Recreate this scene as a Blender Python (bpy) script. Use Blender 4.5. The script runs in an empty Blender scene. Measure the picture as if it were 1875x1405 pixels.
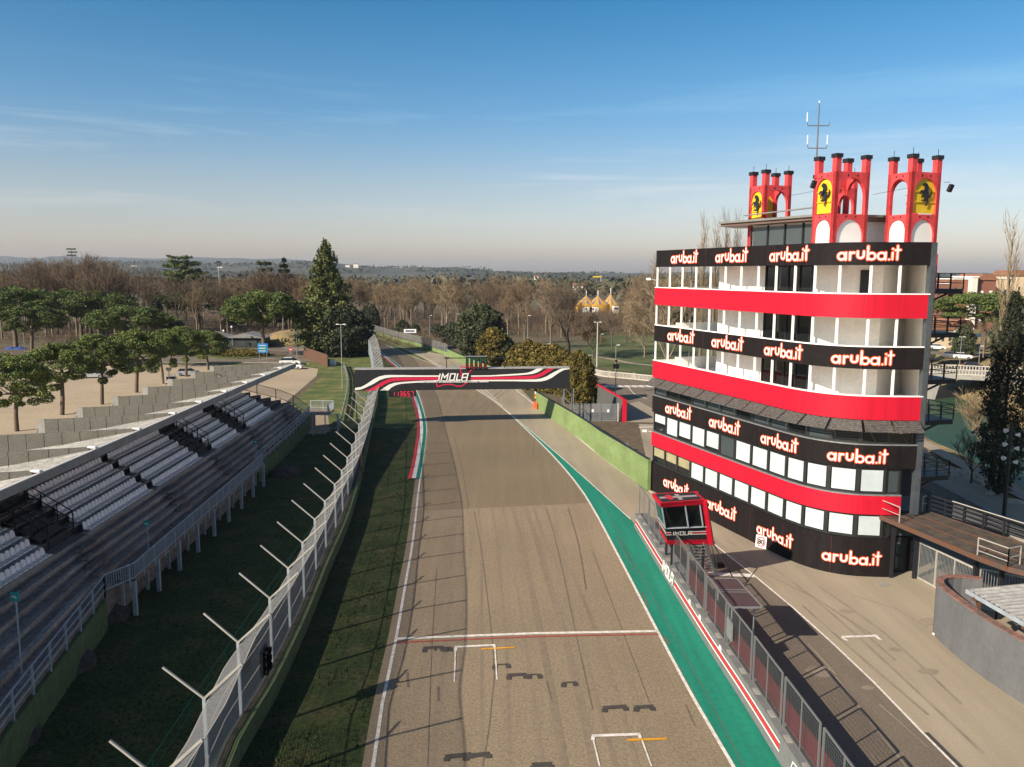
import bpy, bmesh, math, random
from mathutils import Vector, Matrix, noise
rnd = random.Random(7)
PI = math.pi
scene = bpy.context.scene
COL = scene.collection
# ------------------------------------------------------------------ camera model (photo pixels <-> world metres)
F, HY, CX, CY, ROLL, H = 1500., 500., 937.5, 702.5, 0.004, 20.
TH = math.atan((CY-HY)/F); CT, ST = math.cos(TH), math.sin(TH)
RN = math.sqrt(1+ROLL*ROLL)
def ray(px, py):
    u = px-CX; v = py-CY
    U = (u+ROLL*v)/RN; V = (v-ROLL*u)/RN
    return U, F*CT-V*ST, -F*ST-V*CT
def G(px, py, z=0.):                     # where the line of sight meets the level z
    x, y, w = ray(px, py); t = (z-H)/w
    return (x*t, y*t)
def ZH(px, py, Y):                       # height of what is seen at depth Y
    x, y, w = ray(px, py); return H+w*Y/y
def GL(pts, z=0.): return [G(p[0], p[1], z) for p in pts]

# ------------------------------------------------------------------ mesh builder
class MB:
    def __init__(s): s.v = []; s.f = []; s.m = []; s.mi = 0
    def mat(s, i): s.mi = i; return s
    def add(s, vs, fs):
        o = len(s.v); s.v += [tuple(p) for p in vs]
        for f in fs: s.f.append(tuple(o+i for i in f)); s.m.append(s.mi)
        return s
    def box(s, c, d, rz=0., M=None):
        hx, hy, hz = d[0]/2, d[1]/2, d[2]/2
        vs = [Vector((x*hx, y*hy, z*hz)) for z in (-1, 1) for y in (-1, 1) for x in (-1, 1)]
        if M is not None: vs = [M @ p for p in vs]
        if rz: R = Matrix.Rotation(rz, 3, 'Z'); vs = [R @ p for p in vs]
        c = Vector(c); vs = [p+c for p in vs]
        return s.add(vs, [(0,2,3,1),(4,5,7,6),(0,1,5,4),(2,6,7,3),(0,4,6,2),(1,3,7,5)])
    def bar(s, a, b, w, h=None, up=(0,0,1)):
        a = Vector(a); b = Vector(b); h = h or w
        d = (b-a); L = d.length
        if L < 1e-6: return s
        d /= L; up = Vector(up)
        if abs(d.dot(up)) > .99: up = Vector((1,0,0))
        x = d.cross(up).normalized(); y = x.cross(d).normalized()
        vs = []
        for p in (a, b):
            for sx, sy in ((-1,-1),(1,-1),(1,1),(-1,1)): vs.append(p+x*(sx*w/2)+y*(sy*h/2))
        return s.add(vs, [(3,2,1,0),(4,5,6,7),(0,1,5,4),(1,2,6,5),(2,3,7,6),(3,0,4,7)])
    def tube(s, a, b, r0, r1=None, n=8, cap=True):
        a = Vector(a); b = Vector(b); r1 = r0 if r1 is None else r1
        d = b-a
        if d.length < 1e-6: return s
        d.normalize(); up = Vector((0,0,1)) if abs(d.z) < .95 else Vector((1,0,0))
        x = d.cross(up).normalized(); y = d.cross(x)
        vs = []
        for p, r in ((a, r0), (b, r1)):
            for i in range(n):
                t = 2*PI*i/n; vs.append(p+x*(math.cos(t)*r)+y*(math.sin(t)*r))
        fs = [(i, (i+1) % n, n+(i+1) % n, n+i) for i in range(n)]
        if cap: fs += [tuple(range(n-1, -1, -1)), tuple(range(n, 2*n))]
        return s.add(vs, fs)
    def prism(s, poly, z0, z1, top=True, bottom=True):      # poly: xy list (ccw)
        n = len(poly)
        vs = [(p[0], p[1], z0) for p in poly]+[(p[0], p[1], z1) for p in poly]
        fs = [(i, (i+1) % n, n+(i+1) % n, n+i) for i in range(n)]
        if bottom: fs.append(tuple(range(n-1, -1, -1)))
        if top: fs.append(tuple(range(n, 2*n)))
        return s.add(vs, fs)
    def slab2(s, poly, fn, t0, t1):       # 2D polygon extruded through fn(x,y,t)
        n = len(poly)
        vs = [fn(p[0], p[1], t0) for p in poly]+[fn(p[0], p[1], t1) for p in poly]
        fs = [(i, (i+1) % n, n+(i+1) % n, n+i) for i in range(n)]+[tuple(range(n-1, -1, -1)), tuple(range(n, 2*n))]
        return s.add(vs, fs)
    def strip(s, A, B):                   # quads between two 3D polylines
        n = len(A)
        return s.add(list(A)+list(B), [(i, i+1, n+i+1, n+i) for i in range(n-1)])
    def sphere(s, c, r, nu=10, nv=6, sc=(1,1,1)):
        vs = []; c = Vector(c)
        for j in range(1, nv):
            ph = PI*j/nv
            for i in range(nu):
                th = 2*PI*i/nu
                vs.append(c+Vector((r*sc[0]*math.sin(ph)*math.cos(th), r*sc[1]*math.sin(ph)*math.sin(th), r*sc[2]*math.cos(ph))))
        fs = [(j*nu+i, (j+1)*nu+i, (j+1)*nu+(i+1) % nu, j*nu+(i+1) % nu) for j in range(nv-2) for i in range(nu)]
        a = len(vs); vs += [c+Vector((0,0,r*sc[2])), c-Vector((0,0,r*sc[2]))]
        fs += [(a, i, (i+1) % nu) for i in range(nu)]+[(a+1, (nv-2)*nu+(i+1) % nu, (nv-2)*nu+i) for i in range(nu)]
        return s.add(vs, fs)
    def wall(s, pts, z0, z1, t):          # thick wall along a polyline, z may be per-point lists
        n = len(pts)
        L, R = offset_line(pts, t/2), offset_line(pts, -t/2)
        z0 = z0 if isinstance(z0, (list, tuple)) else [z0]*n
        z1 = z1 if isinstance(z1, (list, tuple)) else [z1]*n
        vs = []
        for i in range(n):
            vs += [(L[i][0], L[i][1], z0[i]), (R[i][0], R[i][1], z0[i]), (R[i][0], R[i][1], z1[i]), (L[i][0], L[i][1], z1[i])]
        fs = [(3,2,1,0), tuple(4*(n-1)+k for k in (0,1,2,3))]
        for i in range(n-1):
            a = 4*i; b = a+4
            for k in range(4): fs.append((a+k, a+(k+1) % 4, b+(k+1) % 4, b+k))
        return s.add(vs, fs)
    def build(s, name, mats, parent=None, loc=None, smooth=False):
        me = bpy.data.meshes.new(name)
        off = Vector((0,0,0))
        if parent is not None:
            p = parent
            while p is not None: off += p.location; p = p.parent
        if loc is not None: off = off+Vector(loc)
        if off.length > 0: vs = [(v[0]-off.x, v[1]-off.y, v[2]-off.z) for v in s.v]
        else: vs = s.v
        me.from_pydata(vs, [], s.f)
        for m in (mats if isinstance(mats, (list, tuple)) else [mats]): me.materials.append(m)
        if max(s.m or [0]) > 0: me.polygons.foreach_set('material_index', s.m)
        if smooth: me.polygons.foreach_set('use_smooth', [True]*len(s.f))
        me.update()
        o = bpy.data.objects.new(name, me); COL.objects.link(o)
        if parent is not None: o.parent = parent
        if loc is not None: o.location = loc
        return o

def offset_line(pts, d):
    out = []; n = len(pts)
    for i in range(n):
        a = Vector(pts[max(i-1, 0)][:2]); b = Vector(pts[min(i+1, n-1)][:2])
        t = (b-a).normalized(); out.append((pts[i][0]-t.y*d, pts[i][1]+t.x*d))
    return out
def tag(o, label=None, cat=None, group=None, kind=None):
    if label: o['label'] = label
    if cat: o['category'] = cat
    if group: o['group'] = group
    if kind: o['kind'] = kind
    return o
def empty(name, loc, label=None, cat=None, group=None, rz=0):
    o = bpy.data.objects.new(name, None); COL.objects.link(o); o.location = loc; o.rotation_euler = (0,0,rz)
    o.empty_display_size = .3
    return tag(o, label, cat, group)
KIDS = {}
def copy_tree(o, parent=None, loc=None, rz=None, scale=None, label=None, group=None):
    c = o.copy(); COL.objects.link(c)
    if parent is not None: c.parent = parent
    if loc is not None: c.location = loc
    if rz is not None: c.rotation_euler = (0,0,rz)
    if scale is not None: c.scale = scale if isinstance(scale, (tuple, list)) else (scale,)*3
    if label: c['label'] = label
    if group: c['group'] = group
    for ch in list(o.children):
        copy_tree(ch, c)
    return c
def smooth_line(pts, step=3.0):           # Catmull-Rom resample of a 2D/3D polyline
    P = [Vector(p) if len(p) == 3 else Vector((p[0], p[1], 0)) for p in pts]
    out = []
    for i in range(len(P)-1):
        p0 = P[max(i-1,0)]; p1 = P[i]; p2 = P[i+1]; p3 = P[min(i+2, len(P)-1)]
        n = max(1, int((p2-p1).length/step))
        for k in range(n):
            t = k/n; out.append(.5*((2*p1)+(p2-p0)*t+(2*p0-5*p1+4*p2-p3)*t*t+(3*p1-p0-3*p2+p3)*t**3))
    out.append(P[-1]); return out
def resample(pts, n):
    P = [Vector(p) for p in pts]; L = [0]
    for i in range(1, len(P)): L.append(L[-1]+(P[i]-P[i-1]).length)
    out = []; j = 0
    for k in range(n):
        t = L[-1]*k/(n-1)
        while j < len(P)-2 and L[j+1] < t: j += 1
        d = L[j+1]-L[j]; out.append(P[j].lerp(P[j+1], (t-L[j])/d if d else 0))
    return out
def flat(name, pts, z, m, label=None):     # one sheet from an xy outline
    mb = MB(); mb.add([(p[0], p[1], z) for p in pts], [tuple(range(len(pts)))])
    a = sum(pts[i][0]*pts[(i+1) % len(pts)][1]-pts[(i+1) % len(pts)][0]*pts[i][1] for i in range(len(pts)))
    if a < 0: mb.f = [tuple(reversed(mb.f[0]))]
    return mb.build(name, m)
def line_mb(mb, pts, w, z, step=3.0, smooth=True):
    P = smooth_line(pts, step) if smooth else [Vector((p[0], p[1], 0)) for p in pts]
    L, R = offset_line(P, w/2), offset_line(P, -w/2)
    mb.strip([(p[0], p[1], z) for p in R], [(p[0], p[1], z) for p in L]); return mb

# ------------------------------------------------------------------ strokes (lettering); fn(x, y, lift) -> 3D point
def stroke(mb, pts, w, fn, lift, round_cap=True, sub=0.25):
    P = [Vector((p[0], p[1])) for p in pts]
    Q = [P[0]]
    for i in range(1, len(P)):
        n = max(1, int((P[i]-P[i-1]).length/sub))
        for k in range(1, n+1): Q.append(P[i-1].lerp(P[i], k/n))
    closed = (Q[0]-Q[-1]).length < 1e-4
    n = len(Q); L = []; R = []
    for i in range(n):
        a = Q[i-1] if i > 0 else (Q[-2] if closed else Q[0]); b = Q[i+1] if i < n-1 else (Q[1] if closed else Q[-1])
        t1 = (Q[i]-a); t2 = (b-Q[i])
        t1 = t1.normalized() if t1.length > 1e-6 else t2.normalized(); t2 = t2.normalized() if t2.length > 1e-6 else t1
        t = t1+t2; t = t.normalized() if t.length > 1e-3 else t1
        k = min(1/max(.35, t.dot(t1)), 1.8)
        nn = Vector((-t.y, t.x))*(w/2*k); L.append(Q[i]+nn); R.append(Q[i]-nn)
    vs = [fn(p.x, p.y, lift) for p in R]+[fn(p.x, p.y, lift) for p in L]
    mb.add(vs, [(i, i+1, n+i+1, n+i) for i in range(n-1)])
    if round_cap and not closed:
        for c, d in ((Q[0], (Q[0]-Q[1]).normalized()), (Q[-1], (Q[-1]-Q[-2]).normalized())):
            a0 = math.atan2(d.y, d.x); arc = [c+Vector((math.cos(a0-PI/2+PI*k/6), math.sin(a0-PI/2+PI*k/6)))*(w/2) for k in range(7)]
            mb.add([fn(p.x, p.y, lift) for p in arc], [tuple(range(7))])
def arc(cx, cy, r, a0, a1, n=14): return [(cx+r*math.cos(math.radians(a0+(a1-a0)*k/n)), cy+r*math.sin(math.radians(a0+(a1-a0)*k/n))) for k in range(n+1)]
ARUBA = []   # strokes in units of x-height
def _ab():
    x = .5
    A = ARUBA
    A.append(arc(x, .47, .38, 0, 360)); A.append([(x+.42, .88), (x+.42, .08)])
    x += .85; A.append([(x, .08), (x, .9)]); A.append([(x, .6)]+arc(x+.32, .58, .3, 160, 70, 8))
    x += .75; A.append([(x, 1.0), (x, .62)]+arc(x+.3, .56, .3, 180, 360, 10)+[(x+.6, 1.0)])
    x += 1.0; A.append([(x, .1), (x, 1.55)]); A.append(arc(x+.38, .46, .37, 0, 360))
    x += 1.35; A.append(arc(x, .47, .38, 0, 360)); A.append([(x+.42, .88), (x+.42, .08)])
    x += .78; A.append([(x, .1), (x+.02, .1)])
    x += .34; A.append([(x, .12), (x, .85)]); A.append([(x, 1.28), (x+.02, 1.28)])
    x += .5; A.append([(x, .1), (x, 1.6)]); A.append([(x-.26, 1.12), (x+.3, 1.16)])
    return x+.3
ARUBA_W = _ab()
def aruba(fn_x0, width, fn, parent, mwhite, mred, scale_y=1.0):
    k = width/ARUBA_W
    g = lambda x, y, l: fn(fn_x0+x*k, y*k*scale_y, l)
    mb = MB(); mb.mat(0)
    for i, s_ in enumerate(ARUBA): stroke(mb, s_, .38, g, .006+i*.0008)
    mb.mat(1)
    for i, s_ in enumerate(ARUBA): stroke(mb, s_, .175, g, .022+i*.0008)
    return mb.build('lettering', [mred, mwhite], parent)
IM = [[(0,0),(0,1)], [(.35,0),(.35,1),(.75,.42),(1.15,1),(1.15,0)], [(1.5,.05),(1.5,.95),(2.15,.95),(2.15,.05),(1.5,.05)], [(2.5,1),(2.5,.06),(3.1,.06)],
      [(3.25,0),(3.25,.94),(3.95,.94),(3.95,0)], [(3.25,.42),(3.95,.42)]]
def imola(mb, x0, y0, h, fn, lift, shear=.22, w=.17, dirx=1):
    for i, s_ in enumerate(IM):
        stroke(mb, [(x0+dirx*(p[0]+shear*p[1])*h, y0+p[1]*h) for p in s_], w*h, fn, lift+i*.0008, round_cap=False)
def text_mesh(txt, size, fn, name, m, parent, lift=.01, align='CENTER', shear=0):
    cu = bpy.data.curves.new('t', 'FONT'); cu.body = txt; cu.size = size; cu.offset = size*.035; cu.align_x = align; cu.shear = shear; cu.resolution_u = 3
    ob = bpy.data.objects.new('t', cu); COL.objects.link(ob)
    dg = bpy.context.evaluated_depsgraph_get(); me = ob.evaluated_get(dg).to_mesh()
    vs = [fn(v.co.x, v.co.y, lift) for v in me.vertices]; fs = [tuple(p.vertices) for p in me.polygons]
    ob.evaluated_get(dg).to_mesh_clear(); bpy.data.objects.remove(ob)
    mb = MB(); mb.add(vs, fs); return mb.build(name, m, parent)

# ------------------------------------------------------------------ materials
def srgb(r, g, b):
    f = lambda c: (c/255/12.92) if c/255 <= .04045 else ((c/255+.055)/1.055)**2.4
    return (f(r), f(g), f(b))
def mat(name, c, rough=.7, metal=0., var=.0, scale=1., c2=None, c3=None, stretch=(1,1,1), bump=0., bscale=None, fine=0., fscale=30., island=0., spec=None, big=0.):
    m = bpy.data.materials.new(name); m.use_nodes = True
    nt = m.node_tree; N = nt.nodes; Lk = nt.links; b = N['Principled BSDF']
    b.inputs['Roughness'].default_value = rough; b.inputs['Metallic'].default_value = metal
    if spec is not None: b.inputs['Specular IOR Level'].default_value = spec
    b.inputs['Base Color'].default_value = (*c, 1)
    if not (var or c2 or fine or island or bump): return m
    geo = N.new('ShaderNodeNewGeometry'); mp = N.new('ShaderNodeMapping'); mp.inputs['Scale'].default_value = stretch
    Lk.new(geo.outputs['Position'], mp.inputs['Vector'])
    def nz(sc, det=4, src=mp, rg=.55):
        n = N.new('ShaderNodeTexNoise'); n.inputs['Scale'].default_value = sc; n.inputs['Detail'].default_value = det; n.inputs['Roughness'].default_value = rg
        Lk.new(src.outputs[0], n.inputs['Vector']); return n
    cur = None
    n1 = nz(scale)
    if c2 is not None:
        rp = N.new('ShaderNodeValToRGB'); e = rp.color_ramp.elements
        e[0].position = .36; e[0].color = (*c, 1); e[1].position = .64; e[1].color = (*c2, 1)
        if c3 is not None:
            x = rp.color_ramp.elements.new(.5); x.color = (*c3, 1)
        Lk.new(n1.outputs['Fac'], rp.inputs['Fac']); cur = rp.outputs['Color']
    def mulv(cur, fac_out, amt, lo=.3, hi=.7):
        mr = N.new('ShaderNodeMapRange'); mr.inputs[1].default_value = lo; mr.inputs[2].default_value = hi
        mr.inputs[3].default_value = 1-amt; mr.inputs[4].default_value = 1+amt
        Lk.new(fac_out, mr.inputs[0])
        hs = N.new('ShaderNodeHueSaturation')
        if cur is None: hs.inputs['Color'].default_value = (*c, 1)
        else: Lk.new(cur, hs.inputs['Color'])
        Lk.new(mr.outputs[0], hs.inputs['Value']); return hs.outputs['Color']
    if var: cur = mulv(cur, n1.outputs['Fac'], var)
    if big: cur = mulv(cur, nz(scale*.12, 3, geo).outputs['Fac'], big)
    if fine: cur = mulv(cur, nz(fscale, 2, geo).outputs['Fac'], fine)
    if island: cur = mulv(cur, geo.outputs['Random Per Island'], island, 0, 1)
    if cur is not None: Lk.new(cur, b.inputs['Base Color'])
    if bump:
        bp = N.new('ShaderNodeBump'); bp.inputs['Strength'].default_value = bump; bp.inputs['Distance'].default_value = .05
        Lk.new(nz(bscale or scale*4, 4, geo).outputs['Fac'], bp.inputs['Height']); Lk.new(bp.outputs[0], b.inputs['Normal'])
    return m
def mesh_mat(name, c, cell=.12, wire=.25, metal=.3, diag=False):      # wire netting: real holes between painted wires
    m = bpy.data.materials.new(name); m.use_nodes = True; nt = m.node_tree; N = nt.nodes; Lk = nt.links
    b = N['Principled BSDF']; b.inputs['Base Color'].default_value = (*c, 1); b.inputs['Roughness'].default_value = .5; b.inputs['Metallic'].default_value = metal
    uv = N.new('ShaderNodeUVMap'); sp = N.new('ShaderNodeSeparateXYZ'); Lk.new(uv.outputs[0], sp.inputs[0])
    outs = []
    def cellf(src):
        a = N.new('ShaderNodeMath'); a.operation = 'DIVIDE'; Lk.new(src, a.inputs[0]); a.inputs[1].default_value = cell
        f = N.new('ShaderNodeMath'); f.operation = 'FRACT'; Lk.new(a.outputs[0], f.inputs[0])
        l = N.new('ShaderNodeMath'); l.operation = 'LESS_THAN'; Lk.new(f.outputs[0], l.inputs[0]); l.inputs[1].default_value = wire
        return l.outputs[0]
    if diag:
        for op in ('ADD', 'SUBTRACT'):
            k = N.new('ShaderNodeMath'); k.operation = op; Lk.new(sp.outputs[0], k.inputs[0]); Lk.new(sp.outputs[1], k.inputs[1]); outs.append(cellf(k.outputs[0]))
    else: outs = [cellf(sp.outputs[0]), cellf(sp.outputs[1])]
    mx = N.new('ShaderNodeMath'); mx.operation = 'MAXIMUM'; Lk.new(outs[0], mx.inputs[0]); Lk.new(outs[1], mx.inputs[1])
    Lk.new(mx.outputs[0], b.inputs['Alpha']); return m
def net_strip(name, A, B, m, parent):      # netting sheet between two 3D polylines, uv in metres
    mb = MB(); mb.strip(A, B); o = mb.build(name, m, parent); me = o.data
    uvl = me.uv_layers.new(name='UVMap'); n = len(A); d = [0]
    for i in range(1, n): d.append(d[-1]+(Vector(A[i])-Vector(A[i-1])).length)
    vv = {}
    for i in range(n): vv[i] = (d[i], 0.); vv[n+i] = (d[i], (Vector(B[i])-Vector(A[i])).length)
    for lp in me.loops: uvl.data[lp.index].uv = vv[lp.vertex_index]
    return o
def rgb(*a): return srgb(*a)
M = {}
M['black'] = mat('black_panel', (.010,.0075,.008), .75, spec=.2, var=.30, scale=.9, stretch=(2,2,.18), fine=.25, fscale=4)
M['red'] = mat('red_panel', (.50,.007,.026), .6, spec=.25, var=.13, scale=.9, stretch=(2,2,.15), fine=.04, fscale=3)
M['tower_red'] = mat('tower_red_paint', (.60,.06,.065), .65, spec=.25, var=.18, scale=1.5, fine=.12, fscale=9)
M['white'] = mat('white_paint', (.78,.78,.75), .55, var=.06, scale=.8)
M['post_white'] = mat('post_white', (.82,.82,.80), .5)
M['wall_white'] = mat('white_plaster', (.87,.85,.80), .8, var=.1, scale=.5, fine=.05, fscale=5)
M['blind'] = mat('window_blind', (.46,.52,.54), .6, var=.08, scale=.9)
M['blind2'] = mat('ochre_blind', (.30,.27,.16), .6, var=.15, scale=1.)
M['glass'] = mat('dark_glass', (.012,.015,.016), .08, spec=.6)
M['glass2'] = mat('grey_glass', (.05,.065,.07), .12, spec=.6)
M['frame'] = mat('dark_frame', (.022,.023,.023), .4, var=.2, scale=2)
M['steel'] = mat('galvanised_steel', (.30,.32,.33), .45, metal=.5, var=.15, scale=3)
M['steel_l'] = mat('pale_steel', (.44,.42,.37), .5, metal=.2, var=.12, scale=2)
M['darksteel'] = mat('dark_steel', (.022,.024,.028), .5, metal=.3)
M['fin'] = mat('fin_steel', (.075,.09,.10), .5, metal=.3, var=.2, scale=2)
M['bluesteel'] = mat('blue_grey_steel', (.36,.41,.45), .5, metal=.15, var=.15, scale=2)
M['rust'] = mat('rusty_steel', (.16,.06,.025), .8, var=.4, scale=3, c2=(.05,.04,.035))
M['letter_white'] = mat('letter_white', (.85,.82,.78), .5)
M['letter_red'] = mat('letter_red', (.95,.10,.02), .5)
M['pink'] = mat('crimson_paint', (.62,.015,.06), .5)
M['panel_grey'] = mat('banner_grey', (.022,.023,.026), .7, spec=.25, var=.12, scale=.7)
M['yellow'] = mat('yellow_panel', (.72,.48,.02), .5, var=.12, scale=1.5)
M['slats'] = mat('weathered_slats', (.03,.028,.026), .6, c2=(.14,.13,.12), scale=7, stretch=(1,1,4))
M['roofbrown'] = mat('brown_fascia', (.14,.09,.07), .6, var=.2, scale=1)
M['roofgrey'] = mat('grey_roofing', (.18,.18,.17), .7, var=.15, scale=1)
M['asphalt'] = mat('track_asphalt', (.245,.192,.125), .88, var=.07, scale=.8, stretch=(1.6,.03,1), fine=.26, fscale=9, big=.10, bump=.25, bscale=25)
M['asphalt2'] = mat('smooth_asphalt', (.19,.145,.088), .8, var=.08, scale=.8, stretch=(1.6,.04,1), fine=.16, fscale=7, big=.08, bump=.2, bscale=25)
M['pitasphalt'] = mat('pale_asphalt', (.305,.258,.185), .9, var=.13, scale=.55, stretch=(1.2,.08,1), fine=.13, fscale=15, big=.12, bump=.2, bscale=20)
M['pitdark'] = mat('worn_asphalt', (.15,.123,.092), .9, var=.10, scale=.9, stretch=(1.2,.12,1), fine=.18, fscale=9, big=.15, bump=.2, bscale=20)
M['concrete'] = mat('concrete', (.27,.26,.235), .9, var=.18, scale=.7, fine=.1, fscale=6, bump=.2)
M['conc_dark'] = mat('old_dark_concrete', (.21,.170,.145), .9, var=.30, scale=1.2, fine=.3, fscale=3.5, stretch=(2.5,.35,2.5), bump=.2)
M['conc_rib'] = mat('pebbled_concrete', (.122,.116,.098), .95, var=.10, scale=1, fine=.22, fscale=9, bump=.5, bscale=14)
M['roofwhite'] = mat('white_sheet_roof', (.34,.33,.31), .6, var=.25, scale=1.2, stretch=(.3,5,1), fine=.2, fscale=3)
M['green_paint'] = mat('green_track_paint', (.004,.20,.13), .75, var=.16, scale=1., fine=.10, fscale=3, stretch=(1.5,.1,1))
M['kred'] = mat('kerb_red', (.50,.03,.04), .6, var=.1); M['kwhite'] = mat('kerb_white', (.72,.70,.66), .6, var=.1); M['kgreen'] = mat('kerb_green', (.0,.20,.12), .6, var=.1)
M['line'] = mat('road_marking', (.68,.64,.58), .7, var=.12, scale=2, fine=.15, fscale=4)
M['linered'] = mat('red_marking', (.36,.06,.05), .8, var=.25, scale=2)
M['orange'] = mat('orange_marking', (.70,.32,.01), .7, var=.2, scale=2)
M['patch'] = mat('tar_patch', (.055,.048,.042), .85, var=.2, scale=3)
M['skid'] = mat('tyre_mark', (.135,.108,.082), .85, var=.25, scale=2)
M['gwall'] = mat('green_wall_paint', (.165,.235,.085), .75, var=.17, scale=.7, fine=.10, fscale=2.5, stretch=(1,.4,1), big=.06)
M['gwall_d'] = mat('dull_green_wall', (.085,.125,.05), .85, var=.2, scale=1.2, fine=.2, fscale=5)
M['pitwall'] = mat('grey_wall_paint', (.15,.155,.155), .75, var=.10, scale=1, fine=.06, fscale=4)
M['gravel'] = mat('gravel', (.43,.345,.235), .95, var=.12, scale=.25, c2=(.33,.26,.18), fine=.16, fscale=2.2, stretch=(.35,1,1), big=.16, bump=.3, bscale=6)
M['grass'] = mat('mown_grass', (.05,.085,.014), .95, c2=(.17,.15,.045), c3=(.085,.11,.02), scale=.35, fine=.4, fscale=4.5, bump=.9, bscale=8)
M['grass_dark'] = mat('shade_dark_grass', (.020,.038,.003), .98, c2=(.055,.056,.014), c3=(.028,.048,.006), scale=.5, fine=.5, fscale=4, bump=1., bscale=8)  # grass with the shade of stand and fence darkened into its colour
M['lawn'] = mat('park_lawn', (.035,.07,.010), .95, c2=(.11,.11,.035), scale=.06, fine=.25, fscale=1.2, var=.2)
M['soil'] = mat('woodland_floor', (.085,.06,.034), .95, c2=(.06,.08,.022), c3=(.115,.085,.05), scale=.035, fine=.3, fscale=.9, bump=.4, bscale=2)
M['straw'] = mat('dry_bank_grass', (.30,.215,.10), .95, c2=(.17,.14,.06), scale=.25, fine=.3, fscale=1.4, bump=.6, bscale=3)
M['balus'] = mat('balustrade_stone', (.46,.43,.37), .85, var=.1)
M['path'] = mat('pale_path', (.30,.25,.19), .9, var=.1, scale=.4)
def water_mat():
    m = mat('river_water', (.025,.06,.032), .35, spec=.04, bump=.12, bscale=1.1); return m
M['water'] = water_mat()
M['teal'] = mat('teal_sign', (.02,.30,.27), .5)
def joints(): pass
M['hill'] = mat('hill_cover', (.035,.045,.035), 1., c2=(.08,.08,.06), c3=(.05,.055,.04), scale=.004, fine=.4, fscale=.02)

# ------------------------------------------------------------------ camera, sun, sky
cam = bpy.data.cameras.new('camera'); co = bpy.data.objects.new('camera', cam); COL.objects.link(co)
cam.sensor_width = 36; cam.lens = 36*F/1875; cam.clip_end = 20000; cam.clip_start = .2
fw = Vector((0, CT, -ST)); dn = Vector((0, -ST, -CT)); rt = Vector((1,0,0))
# image axes expressed in the un-rolled frame
ix = (rt - ROLL*dn).normalized(); iy = (dn + ROLL*rt).normalized()
R3 = Matrix((ix, -iy, -fw)).transposed()
co.matrix_world = Matrix.Translation((0,0,H)) @ R3.to_4x4()
scene.camera = co
SUNV = Vector((-1.42, -1.07, 1.0)).normalized()
sun = bpy.data.lights.new('sun', 'SUN'); sun.energy = 5.0; sun.angle = math.radians(.5); sun.color = (1., .865, .70)
so = bpy.data.objects.new('sun', sun); COL.objects.link(so); so.rotation_euler = SUNV.to_track_quat('Z', 'Y').to_euler()
w = bpy.data.worlds.new('World'); scene.world = w; w.use_nodes = True
nt = w.node_tree; N = nt.nodes; Lk = nt.links; bg = N['Background']; bg.inputs['Strength'].default_value = .120
sky = N.new('ShaderNodeTexSky'); sky.sky_type = 'NISHITA'; sky.sun_disc = False
sky.sun_elevation = math.asin(SUNV.z); sky.sun_rotation = math.atan2(SUNV.x, SUNV.y)
sky.altitude = 60; sky.air_density = 1.0; sky.dust_density = 1.3; sky.ozone_density = 3.6
# thin cirrus: streaked noise on the sky dome, faded in above the horizon
tc = N.new('ShaderNodeTexCoord'); mp = N.new('ShaderNodeMapping'); mp.inputs['Scale'].default_value = (1.1, 1.1, 15.); mp.inputs['Rotation'].default_value = (.0,.10,.0)
Lk.new(tc.outputs['Generated'], mp.inputs['Vector'])
nz = N.new('ShaderNodeTexNoise'); nz.inputs['Scale'].default_value = 2.2; nz.inputs['Detail'].default_value = 9; nz.inputs['Roughness'].default_value = .6; nz.inputs['Distortion'].default_value = .5
Lk.new(mp.outputs[0], nz.inputs['Vector'])
rp = N.new('ShaderNodeValToRGB'); rp.color_ramp.elements[0].position = .50; rp.color_ramp.elements[0].color = (0,0,0,1); rp.color_ramp.elements[1].position = .85; rp.color_ramp.elements[1].color = (.42,.42,.42,1)
Lk.new(nz.outputs['Fac'], rp.inputs['Fac'])
sp = N.new('ShaderNodeSeparateXYZ'); Lk.new(tc.outputs['Generated'], sp.inputs[0])
mr = N.new('ShaderNodeMapRange'); mr.inputs[1].default_value = .05; mr.inputs[2].default_value = .11; Lk.new(sp.outputs['Z'], mr.inputs[0])
mr2 = N.new('ShaderNodeMapRange'); mr2.inputs[1].default_value = .24; mr2.inputs[2].default_value = .15; Lk.new(sp.outputs['Z'], mr2.inputs[0])
mu = N.new('ShaderNodeMath'); mu.operation = 'MULTIPLY'; Lk.new(rp.outputs[0], mu.inputs[0]); Lk.new(mr.outputs[0], mu.inputs[1])
mu2 = N.new('ShaderNodeMath'); mu2.operation = 'MULTIPLY'; Lk.new(mu.outputs[0], mu2.inputs[0]); Lk.new(mr2.outputs[0], mu2.inputs[1])
mx = N.new('ShaderNodeMix'); mx.data_type = 'RGBA'; Lk.new(mu2.outputs[0], mx.inputs[0]); Lk.new(sky.outputs[0], mx.inputs[6]); mx.inputs[7].default_value = (8.2, 8.1, 8.0, 1)
tr = N.new('ShaderNodeValToRGB'); els = tr.color_ramp.elements
els[0].position = 0.; els[0].color = (1,.82,.79,1); els[1].position = 1.; els[1].color = (.45,.45,.46,1)
for ps_, c_ in ((.035,(1,.82,.79)),(.10,(.83,.74,.70)),(.18,(.46,.65,.72)),(.24,(.32,.60,.69)),(.30,(.19,.54,.65)),(.36,(.20,.47,.57)),(.50,(.38,.43,.47))):
    e_ = els.new(ps_); e_.color = (*c_, 1)
Lk.new(sp.outputs['Z'], tr.inputs['Fac'])
ml = N.new('ShaderNodeMix'); ml.data_type = 'RGBA'; ml.blend_type = 'MULTIPLY'; ml.inputs[0].default_value = 1
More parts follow.
